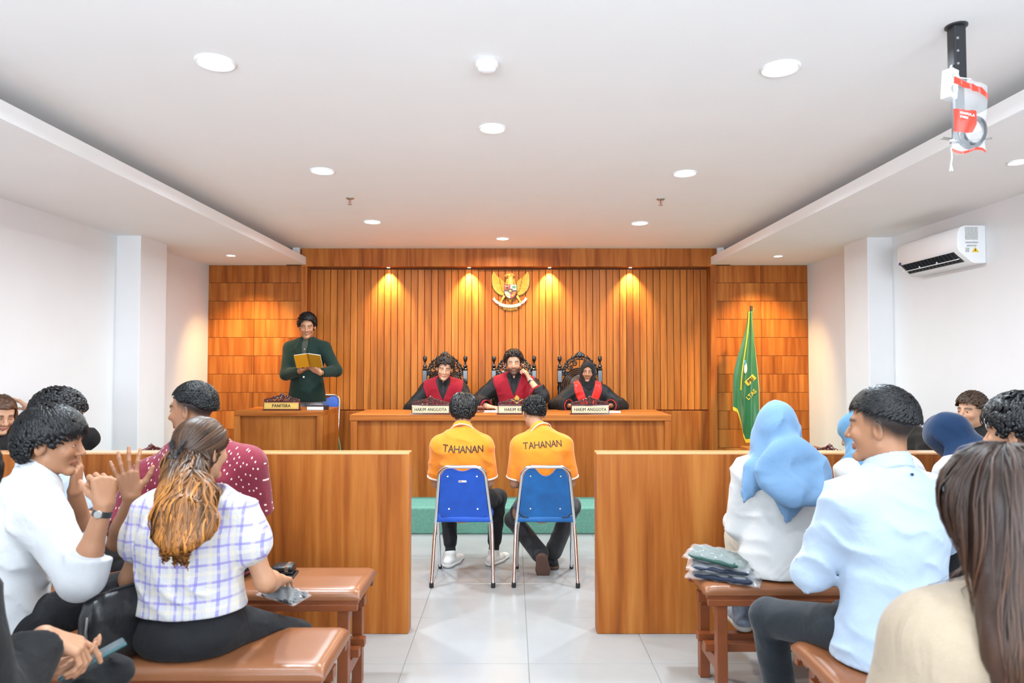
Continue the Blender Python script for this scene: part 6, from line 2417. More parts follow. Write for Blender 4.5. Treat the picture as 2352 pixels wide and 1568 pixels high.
TW = person('woman in black jacket with brown hair behind the man in light blue shirt', TX, TY, TR, seat=0.44, s=0.88, h=0.006, hb=0.013, skin=SKIN_D,
            lean=(0.12, 0.35), head=(0.0, 0.2, 0.0), neck=0.1,
            top=dict(mat=cloth('black_jacket', (0.022, 0.019, 0.016), wrinkle=0.6), sleeve=1.9, g=0.02, hem=0.08, hemz=0.45), bottom=M_TROU, shoes=dict(),
            hair=dict(t=(0.012, 0.012, 0.015), n=260, len=0.12, col=(0.10, 0.045, 0.018), line=LINE_LONG, bias=(0, 0, -0.6)))
for x, y, r, nm in ((FX, FY, FR, 'far left woman in black'), (QX, QY, QR, 'person with the raised hand'), (YX, YY, YR, 'young man in black by the right wall'), (TX, TY, TR, 'woman in black jacket by the right wall')):
    c = copy_tree(c1)
    c.rotation_euler = (0, 0, r)
    c.location = (x + 0.23 * math.sin(r), y - 0.23 * math.cos(r), 0)
    tag(c, 'blue folding chair under the ' + nm, 'chair', 'blue folding chairs')
# ================================================================== PROPS
M_CARVE = pm('carved_maroon_wood', (0.070, 0.012, 0.012), 0.25, var=0.25, nscale=25, coat=0.5)
M_PLATE = pm('cream_plate', (0.74, 0.62, 0.40), 0.4, var=0.04)
M_PLATE_Y = pm('brass_plate', (0.72, 0.47, 0.12), 0.35, var=0.06)
M_PBORD = pm('plate_border', (0.20, 0.10, 0.03), 0.5)
M_TEXT = pm('black_lettering', (0.015, 0.012, 0.012), 0.5)
M_GOLD = pm('gold_paint', (0.72, 0.42, 0.08), 0.35, metal=0.35, var=0.15, nscale=20)
M_EBONY = pm('ebony_carved', (0.010, 0.009, 0.009), 0.22, var=0.3, coat=0.5)
M_OXB = pm('brown_leather', (0.085, 0.038, 0.020), 0.35, var=0.2, nscale=12, bump=0.1, bscale=60)
M_PAPER = pm('white_paper', (0.82, 0.82, 0.82), 0.8, var=0.02)
M_PLASTIC = pm('clear_plastic', (0.85, 0.88, 0.90), 0.08, alpha=0.16, var=0.05, bump=0.6, bscale=18)
M_BLEATH = pm('black_leather', (0.012, 0.012, 0.013), 0.32, var=0.2, nscale=20, bump=0.12, bscale=90)


def spiral(cx, cz, r, turns, a0, sgn, y=0.0, n=16):
    return [(cx + (r * (1 - 0.85 * i / n)) * math.cos(a0 + sgn * turns * 2 * PI * i / n), y, cz + (r * (1 - 0.85 * i / n)) * math.sin(a0 + sgn * turns * 2 * PI * i / n)) for i in range(n + 1)]


def leaf(m, x, z, ang, ln, wd, y=0.0, th=0.010):
    R = Matrix.Rotation(-ang, 3, 'Y')
    c = Vector((x, y, z)) + R @ Vector((0, 0, ln / 2))
    m.ball(c, (wd / 2, th, ln / 2), 8, 6, R)


def crest_mesh():
    """floral carving with scrolls, leaves and a central flower, 0.36 wide and 0.095 high"""
    m = MB()
    for i in range(9):
        a = math.radians(-72 + 18 * i)
        leaf(m, 0.018 * math.sin(a), 0.030, a, 0.062 - 0.012 * abs(math.sin(a)), 0.017, y=0.004 * (i % 2))
    for i in range(5):
        a = math.radians(-60 + 30 * i)
        leaf(m, 0, 0.020, a, 0.040, 0.016, y=-0.010)
    m.ball((0, -0.012, 0.024), (0.014, 0.010, 0.014), 10, 8)
    for s in (-1, 1):
        for cx, cz, r, a0, sg in ((0.058, 0.026, 0.021, 0.3, 1), (0.098, 0.020, 0.020, 2.4, -1), (0.135, 0.018, 0.018, 0.5, 1), (0.162, 0.014, 0.013, 2.5, -1), (0.078, 0.048, 0.013, 0, -1)):
            pts = spiral(cx, cz, r, 1.6, a0, sg, y=-0.003)
            m.tube([(s * x, y, z) for x, y, z in pts], [0.0065 * (1 - 0.5 * i / 16) for i in range(17)], 6)
        for x, z, a, l in ((0.045, 0.045, 50, 0.05), (0.070, 0.044, 62, 0.045), (0.105, 0.035, 66, 0.045), (0.135, 0.030, 75, 0.04), (0.12, 0.010, 95, 0.045), (0.075, 0.008, 80, 0.04), (0.03, 0.010, 70, 0.04), (0.02, 0.05, 25, 0.04)):
            leaf(m, s * x, z, s * math.radians(a), l, 0.015, y=-0.002)
    m.box(-0.172, 0.172, -0.010, 0.012, 0.0, 0.010)
    return m


CREST = crest_mesh().mesh('crest', smooth=True)


def nameplate(loc, rz, txt, label, plate=M_PLATE, gold=False, w=0.374, size=0.040):
    t = empty('nameplate', loc, rz)
    tag(t, label, 'nameplate', 'carved nameplates')
    hw = w / 2
    MB().box(-hw, hw, -0.030, 0.030, 0, 0.008).build('base', M_CARVE, t, bevel=0.002)
    MB().box(-hw + 0.010, hw - 0.010, -0.018, 0.018, 0.008, 0.084).build('body', M_CARVE, t, bevel=0.003)
    pl_ = MB().box(-hw + 0.018, hw - 0.018, -0.0215, -0.0175, 0.014, 0.078).build('plate', plate, t, bevel=0.001)
    b = MB()
    x, z0, z1, q = hw - 0.024, 0.020, 0.072, 0.0016
    b.box(-x, x, -0.0223, -0.021, z0, z0 + q)
    b.box(-x, x, -0.0223, -0.021, z1 - q, z1)
    b.box(-x, -x + q, -0.0223, -0.021, z0 + q, z1 - q)
    b.box(x - q, x, -0.0223, -0.021, z0 + q, z1 - q)
    b.build('border', M_PBORD, pl_)
    if txt:
        link_mesh('lettering', text_mesh(txt, size, fat=size * 0.028, spacing=1.08, xscale=0.84), M_TEXT, pl_, (0, -0.0222, 0.046), (PI / 2, 0, 0))
    c = link_mesh('crest', CREST, None, t, (0, 0, 0.083))
    c.data.materials.clear() if False else None
    if not CREST.materials:
        CREST.materials.append(M_CARVE)
    if gold:
        g = MB()
        for i in range(7):
            a = math.radians(-54 + 18 * i)
            leaf(g, 0.018 * math.sin(a), 0.036, a, 0.060 - 0.012 * abs(math.sin(a)), 0.013, y=-0.006)
        g.tube([(-0.05, -0.008, 0.055), (-0.02, -0.012, 0.04), (0.02, -0.012, 0.04), (0.05, -0.008, 0.055)], 0.004, 6)
        g.ball((0, -0.020, 0.024), (0.009, 0.006, 0.009), 8, 6)
        g.build('gilding', M_GOLD, c, smooth=True)
    return t


nameplate((-0.751, DY0 + 0.05, DZ), 0.0, 'HAKIM ANGGOTA', 'carved nameplate reading HAKIM ANGGOTA partly behind a head, left on the bench')
nameplate((0.045, DY0 + 0.05, DZ), 0.0, 'HAKIM KETUA', 'carved nameplate with gilded crest reading HAKIM K in the middle of the bench', gold=True)
nameplate((0.721, DY0 + 0.05, DZ), 0.0, 'HAKIM ANGGOTA', 'carved nameplate reading HAKIM ANGGOTA in front of the judge in hijab')
nameplate((-2.255, CY0 + 0.06, CZ), 0.0, 'PANITERA', "carved nameplate with brass plate reading PANITERA on the clerk's desk", plate=M_PLATE_Y, size=0.044)
nameplate((-2.22, 4.22, 0.785), PI / 2 - 0.5, None, 'carved crest of a nameplate peeking over the left partition')
nameplate((1.955, 4.22, 0.785), -PI / 2 + 0.5, None, 'carved crest of a nameplate peeking over the right partition')


# ------------------------------------------------------------------ carved judges' chairs
def judge_chair():
    t = empty('carved_chair')
    hw = 0.221
    for s in (-1, 1):
        prof = [(0.020, 0.42), (0.024, 0.46), (0.018, 0.50), (0.022, 0.56), (0.024, 0.72), (0.018, 0.80), (0.026, 0.83), (0.017, 0.86), (0.026, 0.90), (0.020, 0.92), (0.030, 0.96), (0.020, 1.0), (0.030, 1.02)]
        p = MB().lathe(prof, 14, (s * hw, 0, 0)).build('back_post', M_EBONY, t, smooth=True)
        MB().box(s * hw - 0.026, s * hw + 0.026, -0.026, 0.026, 1.02, 1.155).build('post_block', M_EBONY, p, bevel=0.005)
        MB().lathe([(0.028, 1.155), (0.03, 1.165), (0.018, 1.18), (0.026, 1.195), (0.012, 1.22), (0.011, 1.245), (0.02, 1.26), (0.024, 1.28), (0.021, 1.30), (0.010, 1.313), (0.001, 1.316)], 14, (s * hw, 0, 0)).build('finial', M_EBONY, p, smooth=True)
    # carved arch of scrolls and leaves
    m = MB()
    arch = lambda a: (0.205 * math.cos(a), 1.09 + 0.23 * math.sin(a))
    for rr in (0.0, -0.03):
        pts = []
        for i in range(25):
            a = PI * i / 24
            pts.append(((0.200 + rr) * math.cos(a), 0.0, 1.09 + (0.215 + rr) * math.sin(a)))
        m.tube(pts, 0.009 if rr == 0 else 0.006, 6)
    for i in range(13):
        a = PI * (i + 0.5) / 13
        x, z = 0.185 * math.cos(a), 1.09 + 0.20 * math.sin(a)
        m.tube([(x + px_, py_ - 0.012, z + pz_) for px_, py_, pz_ in spiral(0, 0, 0.026, 1.4, a, 1 if i % 2 else -1)], 0.0065, 6)
        leaf(m, 0.20 * math.cos(a), 1.09 + 0.215 * math.sin(a), PI / 2 - a, 0.040, 0.026, y=-0.006)
    for i in range(7):
        a = math.radians(-66 + 22 * i)
        leaf(m, 0.02 * math.sin(a), 1.295, a, 0.07, 0.026, y=-0.008)
    m.ball((0, -0.02, 1.315), (0.022, 0.014, 0.02), 8, 6)
    for s in (-1, 1):
        for cx, cz, r, a0 in ((0.06, 1.225, 0.032, 0.5), (0.115, 1.185, 0.030, 2.0), (0.15, 1.12, 0.026, 0.0)):
            m.tube([(s * x, y - 0.008, z) for x, y, z in spiral(cx, cz, r, 1.5, a0, 1)], 0.008, 6)
    m.build('carved_crest', M_EBONY, t, smooth=True)
    # back: ribbed frame with padded leather arch
    fr = MB()
    for k in range(4):
        q = 0.185 - 0.02 * k
        pts = [(-q, 0.0, 0.60)] + [(-q * math.cos(a), 0.0 - 0.004 * k, 1.0 + q * 0.95 * math.sin(a)) for a in [PI * i / 16 for i in range(17)]] + [(q, 0.0, 0.60)]
        fr.tube(pts, 0.010, 6)
    fr.build('back_frame', M_EBONY, t, smooth=True)
    pad = MB()
    rows_ = []
    q = 0.118
    for i in range(17):
        row = []
        for k in range(13):
            u = 2 * k / 12 - 1
            z = 0.60 + (1.0 + q * 0.95 * math.sqrt(max(0, 1 - u * u)) - 0.60) * i / 16
            b = max(0, (1 - u * u)) ** 0.5 * math.sin(PI * min(1, i / 16 + 0.001)) ** 0.4
            row.append((u * q, -0.012 - 0.025 * b - 0.003 * math.cos(u * 12) * math.cos(i), z))
        rows_.append(row)
    pad.grid(rows_)
    pad.grid([[(x, 0.012, z) for x, y, z in r] for r in rows_])
    pad.build('back_pad', M_OXB, t, smooth=True)
    MB().box(-0.24, 0.24, -0.46, 0.03, 0.36, 0.42).build('seat_frame', M_EBONY, t, bevel=0.008)
    MB().box(-0.22, 0.22, -0.44, 0.0, 0.42, 0.468).build('seat_pad', M_OXB, t, bevel=0.018, seg=2, smooth=True)
    for sx in (-1, 1):
        for y in (-0.43, 0.0):
            MB().lathe([(0.024, 0), (0.03, 0.02), (0.018, 0.06), (0.026, 0.15), (0.02, 0.28), (0.028, 0.36)], 12, (sx * 0.215, y, 0)).build('leg', M_EBONY, t, smooth=True)
    return t


jc = judge_chair()
for i, (x, lb) in enumerate(((-0.732, 'black carved high-back chair behind the smiling judge'), (0.022, 'black carved high-back chair behind the bearded judge'), (0.744, 'black carved high-back chair with leather pad behind the judge in hijab'))):
    o = jc if i == 0 else copy_tree(jc)
    o.location = (x, 7.48 if i == 0 else 7.50, ZP)
    tag(o, lb, 'chair', "judges' carved chairs")

# ------------------------------------------------------------------ gilded eagle emblem on the slats
M_EGOLD = pm('emblem_gold', (0.78, 0.50, 0.12), 0.4, metal=0.2, var=0.12, nscale=30)
M_EGOLD2 = pm('emblem_dark_gold', (0.50, 0.27, 0.04), 0.45, metal=0.2, var=0.2, nscale=40)
M_ERED = pm('emblem_red', (0.50, 0.05, 0.03), 0.5)
M_EWHITE = pm('emblem_white', (0.80, 0.76, 0.68), 0.5)
M_EBLACK = pm('emblem_black', (0.05, 0.045, 0.05), 0.5)
M_EGREEN = pm('emblem_green', (0.06, 0.25, 0.16), 0.5)
K_ = 7.90 / 1568 / 9.8


def ez(x, y, d=0.0):
    return ((x - 1100) * K_, -d, (780 - y) * K_)


eg = empty('eagle_emblem', (at(1172.2, 669.6, 7.90).x, 7.915, at(1172.2, 669.6, 7.90).z))
tag(eg, 'gilded eagle emblem with shield and white ribbon on the wooden slats', 'emblem')


def interp_poly(P, n):
    P = [np.array(p, float) for p in P]
    d = [0]
    for a, b in zip(P[:-1], P[1:]):
        d.append(d[-1] + np.linalg.norm(b - a))
    ts = np.linspace(0, d[-1], n)
    return [(float(np.interp(t, d, [p[0] for p in P])), float(np.interp(t, d, [p[1] for p in P]))) for t in ts]


for s in (-1, 1):
    mir = (lambda x: x) if s < 0 else (lambda x: 2 * 1108 - x)
    ov = interp_poly([(725, 325), (690, 400), (685, 520), (700, 640), (740, 740), (820, 822), (900, 862), (950, 862)], 18)
    iv = interp_poly([(850, 470), (860, 560), (880, 640), (910, 720), (955, 790), (965, 830)], 18)
    wing = None
    for i in range(17):
        m = MB()
        o0, o1, i0, i1 = ov[i], ov[i + 1], iv[i], iv[i + 1]
        om = ((o0[0] + o1[0]) / 2, (o0[1] + o1[1]) / 2)
        im = ((i0[0] + i1[0]) / 2, (i0[1] + i1[1]) / 2)
        om = (om[0] + (om[0] - im[0]) * 0.05, om[1] + (om[1] - im[1]) * 0.05)
        base = [ez(mir(i0[0]), i0[1]), ez(mir(o0[0]), o0[1]), ez(mir(om[0]), om[1]), ez(mir(o1[0]), o1[1]), ez(mir(i1[0]), i1[1])]
        topv = [(x, -0.012, z) for x, y, z in base]
        rid = [ez(mir(im[0]), im[1], 0.020), ez(mir((om[0] * 0.8 + im[0] * 0.2)), om[1] * 0.8 + im[1] * 0.2, 0.018)]
        m.add(base + topv + rid, [(0, 1, 6, 5), (1, 2, 7, 6), (2, 3, 8, 7), (3, 4, 9, 8), (5, 6, 11, 10), (6, 7, 11), (7, 8, 11), (8, 9, 10, 11), (5, 10, 9)])
        if wing is None:
            wing = m.build('wing', M_EGOLD, eg)
        else:
            m.build('feather', M_EGOLD, wing)
    cv = MB()
    for r in range(6):
        for c in range(3):
            x = 872 + c * 30 + r * 11
            y = 500 + r * 48 + c * 26
            cv.ball(ez(mir(x), y, 0.020), (26 * K_, 0.010, 34 * K_), 8, 6)
    for c in range(3):
        cv.ball(ez(mir(880 + 38 * c), 500 + 50 * c, 0.012), (22 * K_, 0.010, 50 * K_), 8, 6)
    cv.build('covert_feathers', M_EGOLD2, wing, smooth=True)
    # thigh and claw
    lg = MB()
    for k in range(6):
        lg.ball(ez(mir(958 - k * 11), 890 + 18 * k, 0.012), ((34 - 3 * k) * K_, 0.014, 30 * K_), 8, 6)
    for k in (-1, 0, 1):
        lg.tube([ez(mir(905), 985, 0.016), ez(mir(888 + 20 * k), 1015, 0.024), ez(mir(884 + 24 * k), 1040, 0.016)], 9 * K_, 6)
    lg.build('leg', M_EGOLD, eg, smooth=True)
bd = MB()
for y, rx, rz_ in ((560, 78, 60), (520, 72, 60), (470, 66, 60), (610, 85, 50)):
    bd.ball(ez(1105, y, 0.012), (rx * K_, 0.022, rz_ * K_), 12, 8)
for k in range(5):
    for s in (-1, 1):
        bd.ball(ez(1105 + s * (75 + 8 * k), 500 + 30 * k, 0.010), (22 * K_, 0.010, 16 * K_), 8, 6)
bd.build('neck', M_EGOLD, eg, smooth=True)
hd_ = MB()
hd_.ball(ez(1085, 405, 0.020), (58 * K_, 0.024, 48 * K_), 12, 8)
hd_.ball(ez(1040, 400, 0.022), (36 * K_, 0.018, 26 * K_), 10, 8)
hd_.tube([ez(1030, 405, 0.024), ez(1000, 402, 0.022), ez(985, 420, 0.02), ez(984, 445, 0.018)], [22 * K_, 18 * K_, 12 * K_, 4 * K_], 8)
hd_.tube([ez(1035, 430, 0.020), ez(1010, 445, 0.02), ez(1005, 470, 0.018)], [16 * K_, 12 * K_, 4 * K_], 8)
hd_.tube([ez(1110, 370, 0.020), ez(1150, 385, 0.020), ez(1195, 410, 0.012)], [20 * K_, 16 * K_, 4 * K_], 8)
hd_.tube([ez(1120, 400, 0.020), ez(1160, 420, 0.018), ez(1200, 428, 0.012)], [20 * K_, 14 * K_, 4 * K_], 8)
hd_.build('head', M_EGOLD, eg, smooth=True)
MB().ball(ez(1068, 395, 0.042), 5 * K_, 8, 6).build('eye', M_EBLACK, eg)
tl = MB()
for k in range(-3, 4):
    leaf(tl, k * 12 * K_, (780 - 1040 + abs(k) * 22) * K_, 0, 110 * K_, 30 * K_, y=-0.008, th=0.010)
for k in range(-4, 5):
    leaf(tl, k * 33 * K_, (780 - 1225 + abs(k) * 6) * K_, math.radians(-4 * k), 130 * K_, 40 * K_, y=-0.004, th=0.008)
tl.build('tail', M_EGOLD2, eg, smooth=True)


def sh_poly(inset):
    L_, R_, T_ = 960 + inset, 1245 - inset, 620 + inset
    P = [(L_, T_), (R_, T_), (R_, 760)]
    for k in range(1, 12):
        a = PI * k / 12
        P.append((1102 + (142 - inset) * math.cos(a), 760 + (180 - inset) * math.sin(a) ** 0.9))
    P.append((L_, 760))
    return P


def eprism(poly_, d0, d1, name, mat, parent):
    return MB().prism([((x - 1100) * K_, (780 - y) * K_) for x, y in poly_], -d1, -d0, 'y').build(name, mat, parent)


shd = eprism(sh_poly(0), 0.020, 0.040, 'shield', M_EBLACK, eg)
P = sh_poly(10)


def clipq(P, x0, x1, y0, y1):
    out = []
    for (x, y) in P:
        pass
    n = 40
    ring = []
    for i, (ax_, ay_) in enumerate(P):
        bx_, by_ = P[(i + 1) % len(P)]
        for k in range(6):
            ring.append((ax_ + (bx_ - ax_) * k / 6, ay_ + (by_ - ay_) * k / 6))
    return [(min(max(x, x0), x1), min(max(y, y0), y1)) for x, y in ring]


for nm, q, mt in (('quarter', (0, 1103, 0, 740), M_ERED), ('quarter', (1103, 9999, 0, 750), M_EWHITE), ('quarter', (0, 1099, 785, 9999), M_EWHITE), ('quarter', (1099, 9999, 785, 9999), M_ERED)):
    eprism(clipq(P, *q), 0.040, 0.043, nm, mt, shd)
MB().ball(ez(1025, 690, 0.045), (26 * K_, 0.004, 30 * K_), 10, 8).build('bull_head', M_EBLACK, shd, smooth=True)
hh = MB()
hh.tube([ez(985, 650, 0.046), ez(1000, 672, 0.048), ez(1025, 678, 0.048), ez(1050, 668, 0.048), ez(1065, 645, 0.046)], 6 * K_, 6)
hh.build('bull_horns', M_EWHITE, shd, smooth=True)
tr_ = MB()
for dx, dy, r in ((0, -18, 28), (-26, 0, 22), (26, 0, 22), (0, 4, 24)):
    tr_.ball(ez(1180 + dx, 685 + dy, 0.045), (r * K_, 0.004, r * 0.8 * K_), 10, 6)
tr_.box((1172 - 1100) * K_, (1188 - 1100) * K_, -0.047, -0.042, (780 - 735) * K_, (780 - 690) * K_)
tr_.build('banyan_tree', M_EGREEN, shd, smooth=True)
for s in (-1, 1):
    rc = MB()
    for k in range(6):
        a = 0.25 + 0.19 * k
        rc.ball(ez(1100 + s * 105 * math.cos(a), 775 + 125 * math.sin(a), 0.045), (11 * K_, 0.004, 11 * K_), 8, 6)
        rc.ball(ez(1100 + s * 75 * math.cos(a), 785 + 95 * math.sin(a), 0.045), (9 * K_, 0.004, 9 * K_), 8, 6)
    rc.build('grain_spray' if s < 0 else 'chain', M_EGOLD, shd, smooth=True)
eprism([(1045, 715), (1155, 715), (1155, 790), (1100, 838), (1045, 790)], 0.043, 0.047, 'inner_shield', M_EBLACK, shd)
star = []
for k in range(10):
    r = 38 if k % 2 == 0 else 15
    a = -PI / 2 + PI * k / 5
    star.append((1098 + r * math.cos(a), 772 + r * math.sin(a)))
eprism(star, 0.047, 0.050, 'star', M_EGOLD, shd)
# ribbon
cen, rad = (1090, 520), 590


def rib(a, w):
    return (cen[0] + (rad + w) * math.sin(a), cen[1] + (rad + w) * math.cos(a))


rb = MB()
A0, A1 = -0.42, 0.42
rows_ = [[ez(*rib(A0 + (A1 - A0) * i / 20, w_), d) for i in range(21)] for w_, d in ((-32, 0.020), (-32, 0.028), (32, 0.028), (32, 0.020), (-32, 0.020))]
rb.grid(rows_)
ribbon = rb.build('ribbon', M_EWHITE, eg, smooth=False)
for s in (-1, 1):
    m = MB()
    pts = [(1090 + s * 255, 1050), (1090 + s * 330, 1010), (1090 + s * 350, 960), (1090 + s * 385, 910), (1090 + s * 365, 890), (1090 + s * 400, 930), (1090 + s * 352, 880 + 10), (1090 + s * 320, 950), (1090 + s * 260, 990)]
    pts = [(1090 + s * 240, 1065), (1090 + s * 310, 1040), (1090 + s * 350, 1000), (1090 + s * 400, 930), (1090 + s * 365, 935), (1090 + s * 355, 895), (1090 + s * 318, 965), (1090 + s * 240, 1010)]
    m.prism([((x - 1100) * K_, (780 - y) * K_) for x, y in pts], -0.018, -0.012, 'y')
    m.build('ribbon_end', M_EWHITE, ribbon)
tm = text_mesh('BHINNEKA TUNGGAL IKA', 0.021, bold=0.0004, extrude=0.0005)
wx = max(v.co.x for v in tm.vertices)
for v in tm.vertices:
    a = v.co.x / wx * 0.33
    x, z = rib(a, 2)
    n_ = (math.sin(a), math.cos(a))
    off_ = -v.co.y / K_
    p = ez(x + n_[0] * off_, z + n_[1] * off_, 0.0285 + v.co.z)
    v.co = p
link_mesh('motto', tm, pm('motto_ink', (0.35, 0.20, 0.05), 0.6), ribbon)

# ------------------------------------------------------------------ green flag on a pole
M_FLAG = pm('green_satin', (0.020, 0.145, 0.045), 0.30, var=0.08, nscale=8, sheen=0.4)
M_FRINGE = pm('gold_fringe', (0.80, 0.50, 0.03), 0.5, var=0.2, nscale=80)
FXc, FYc = 2.62, 7.48
fl = empty('flag', (FXc, FYc, ZP))
tag(fl, 'green satin flag with gold fringe hanging from a dark pole by the wood wall', 'flag')
MB().tube([(0.015, 0, 0.02), (0.012, 0, 1.0), (0.008, 0, 1.86)], 0.014, 10).build('pole', pm('dark_pole', (0.03, 0.022, 0.018), 0.4), fl, smooth=True)
MB().lathe([(0.16, 0), (0.16, 0.02), (0.06, 0.04), (0.03, 0.06), (0.02, 0.14)], 20, (0.015, 0, 0)).build('stand', M_EBONY, fl, smooth=True)
sec = [(0.02, 0.00), (-0.30, 0.05), (-0.70, 0.03), (-1.0, -0.02), (-0.80, -0.07), (-0.45, -0.03), (-0.22, -0.08), (-0.16, -0.10), (0.05, -0.12), (0.32, -0.09), (0.46, -0.02), (0.30, 0.05)]
secd = interp_poly(sec, 56)
NV_ = 36


def flag_pt(u_i, v):
    x, y = secd[u_i]
    u = u_i / 55.0
    W = 0.035 + 0.155 * sstep(0.0, 0.75, np.array([v]))[0] + 0.015 * v
    ln = 1.02 + 0.42 * float(np.interp(u, [0, 0.28, 0.45, 0.62, 0.8, 1], [0.6, 0.0, 0.10, 0.9, 0.8, 0.45]))
    wob = 0.010 * math.sin(u * 40 + v * 3) * v
    return (x * W * 1.0 - 0.01 * v, y * (0.25 + 0.75 * v) + wob, 1.80 - v * ln)


fm = MB()
fm.grid([[flag_pt(i, k / NV_) for i in range(56)] for k in range(NV_ + 1)])
flc = fm.build('cloth', M_FLAG, fl, smooth=True)
fr_ = MB()
edge = [flag_pt(i, 1.0) for i in range(56)]
fr_.grid([[(x, y - 0.003, z + 0.004) for x, y, z in edge], [(x, y - 0.005, z - 0.035) for x, y, z in edge]])
sd_e = [flag_pt(26, k / NV_) for k in range(NV_ + 1)]
fr_.build('fringe', M_FRINGE, fl)
e2 = MB()
i0 = 29
sd_e = [flag_pt(i0, 0.01 + 0.70 * k / NV_) for k in range(NV_ + 1)]
e2.tube([(x - 0.004, y - 0.006, z) for x, y, z in sd_e], 0.006, 6)
e2.build('gold_edge', M_FRINGE, fl, smooth=True)
for txt, i, v, sz, mt, ang, dy in (('PRI', 38, 0.545, 0.055, M_TEXT, 0.75, 0.010), ('LTAS', 39, 0.66, 0.060, M_FRINGE, 0.80, 0.004)):
    x, y, z = flag_pt(i, v)
    link_mesh('lettering', text_mesh(txt, sz, bold=0.0012), mt, flc, (x, y - dy, z), (PI / 2, -ang, 0.0))
    if txt == 'PRI':
        b = MB().box(-0.062, 0.062, -0.003, 0.0, -0.03, 0.03).build('gold_ribbon', M_FRINGE, flc, bevel=0.002, loc=(x, y - 0.005, z), rot=(0, -ang, 0))
cr = MB()
x, y, z = flag_pt(32, 0.47)
cr.ball((x, y - 0.006, z), (0.020, 0.003, 0.06), 10, 8)
cr.build('emblem_white', M_EWHITE, flc, smooth=True)
cr = MB().ball((x - 0.006, y - 0.008, z + 0.06), (0.012, 0.003, 0.03), 10, 8)
cr.build('emblem_blue', pm('emblem_blue', (0.05, 0.30, 0.6), 0.5), flc, smooth=True)
tie = MB()
for z in (1.79, 1.55):
    tie.tube([(-0.035, -0.01, z + 0.0), (-0.01, -0.018, z - 0.004), (0.02, -0.014, z + 0.01), (0.035, -0.012, z + 0.045 * (1 if z > 1.7 else 0.2))], 0.0045, 6)
tie.build('tie_cord', M_FLAG, fl, smooth=True)

# ------------------------------------------------------------------ air conditioner
ac = empty('air_conditioner', (XR, 5.27, 2.17))
tag(ac, 'white split air conditioner with open louvre high on the right wall', 'air conditioner')
prof = [(0, 0.275), (-0.15, 0.275), (-0.185, 0.262), (-0.205, 0.225), (-0.208, 0.12), (-0.195, 0.085), (-0.11, 0.010), (-0.085, 0.0), (0, 0.0)]
MB().prism(prof, -0.40, 0.40, 'y').xf(Matrix.Identity(4)).build('casing', M_WHITEP, ac, bevel=0.006, seg=2, smooth=True) if False else None
m = MB()
m.add([(x, -0.385, z) for x, z in prof] + [(x, 0.385, z) for x, z in prof], [tuple(range(9)), tuple(range(17, 8, -1))] + [(i, i + 9, (i + 1) % 9 + 9, (i + 1) % 9) for i in range(9)])
cas = m.build('casing', M_WHITEP, ac, bevel=0.008, seg=2, smooth=True)
sl_ = MB()
sl_.add([(-0.199, -0.33, 0.088), (-0.199, 0.35, 0.088), (-0.125, 0.35, 0.018), (-0.125, -0.33, 0.018), (-0.192, -0.33, 0.092), (-0.192, 0.35, 0.092), (-0.118, 0.35, 0.022), (-0.118, -0.33, 0.022)],
        [(0, 3, 2, 1), (4, 5, 6, 7), (0, 1, 5, 4), (1, 2, 6, 5), (2, 3, 7, 6), (3, 0, 4, 7)])
slot = sl_.build('outlet', pm('outlet_dark', (0.03, 0.035, 0.04), 0.5), ac)
for k in range(14):
    y = -0.30 + 0.046 * k
    MB().beam((-0.202, y, 0.084), (-0.135, y + 0.015, 0.024), 0.004, 0.014, (1, 0, 1)).build('vane', M_BLACKP, slot)
fp = MB().beam((-0.172, -0.34, 0.036), (-0.172, 0.36, 0.036), 0.006, 0.020, (1, 0, 0.4)).build('flap', M_WHITEP, ac, bevel=0.002)
for y in (-0.1, 0.12, 0.34):
    MB().ball((-0.180, y, 0.044), (0.007, 0.006, 0.007), 8, 6).build('hinge', M_WHITEP, fp, smooth=True)
MB().box(-0.150, -0.060, -0.3885, -0.385, 0.17, 0.262).build('rating_label', pm('grey_label', (0.52, 0.53, 0.52), 0.6, var=0.3, nscale=200), cas)
MB().box(-0.150, -0.060, -0.3885, -0.385, 0.145, 0.155).build('barcode', pm('barcode_grey', (0.45, 0.45, 0.45), 0.6, var=0.6, nscale=400), cas)
MB().box(-0.140, -0.070, -0.3885, -0.385, 0.122, 0.132).build('barcode', MATS['barcode_grey'], cas)
MB().prism([(-0.105, 0.080), (-0.055, 0.080), (-0.080, 0.115)], -0.3888, -0.385, 'y').build('warning_triangle', pm('warning_yellow', (0.85, 0.55, 0.02), 0.5), cas)
MB().prism([(-0.084, 0.088), (-0.076, 0.088), (-0.078, 0.104), (-0.082, 0.104)], -0.3895, -0.3885, 'y').build('flame_mark', M_TEXT, cas)
MB().box(-0.150, -0.125, -0.3888, -0.385, 0.080, 0.112).build('service_label', MATS['grey_label'], cas)
MB().lathe([(0.012, -0.002), (0.012, 0.003), (0.002, 0.004)], 16, (-0.2065, 0.345, 0.10), 'x').build('badge', pm('badge_blue', (0.02, 0.05, 0.22), 0.3), cas, smooth=True)

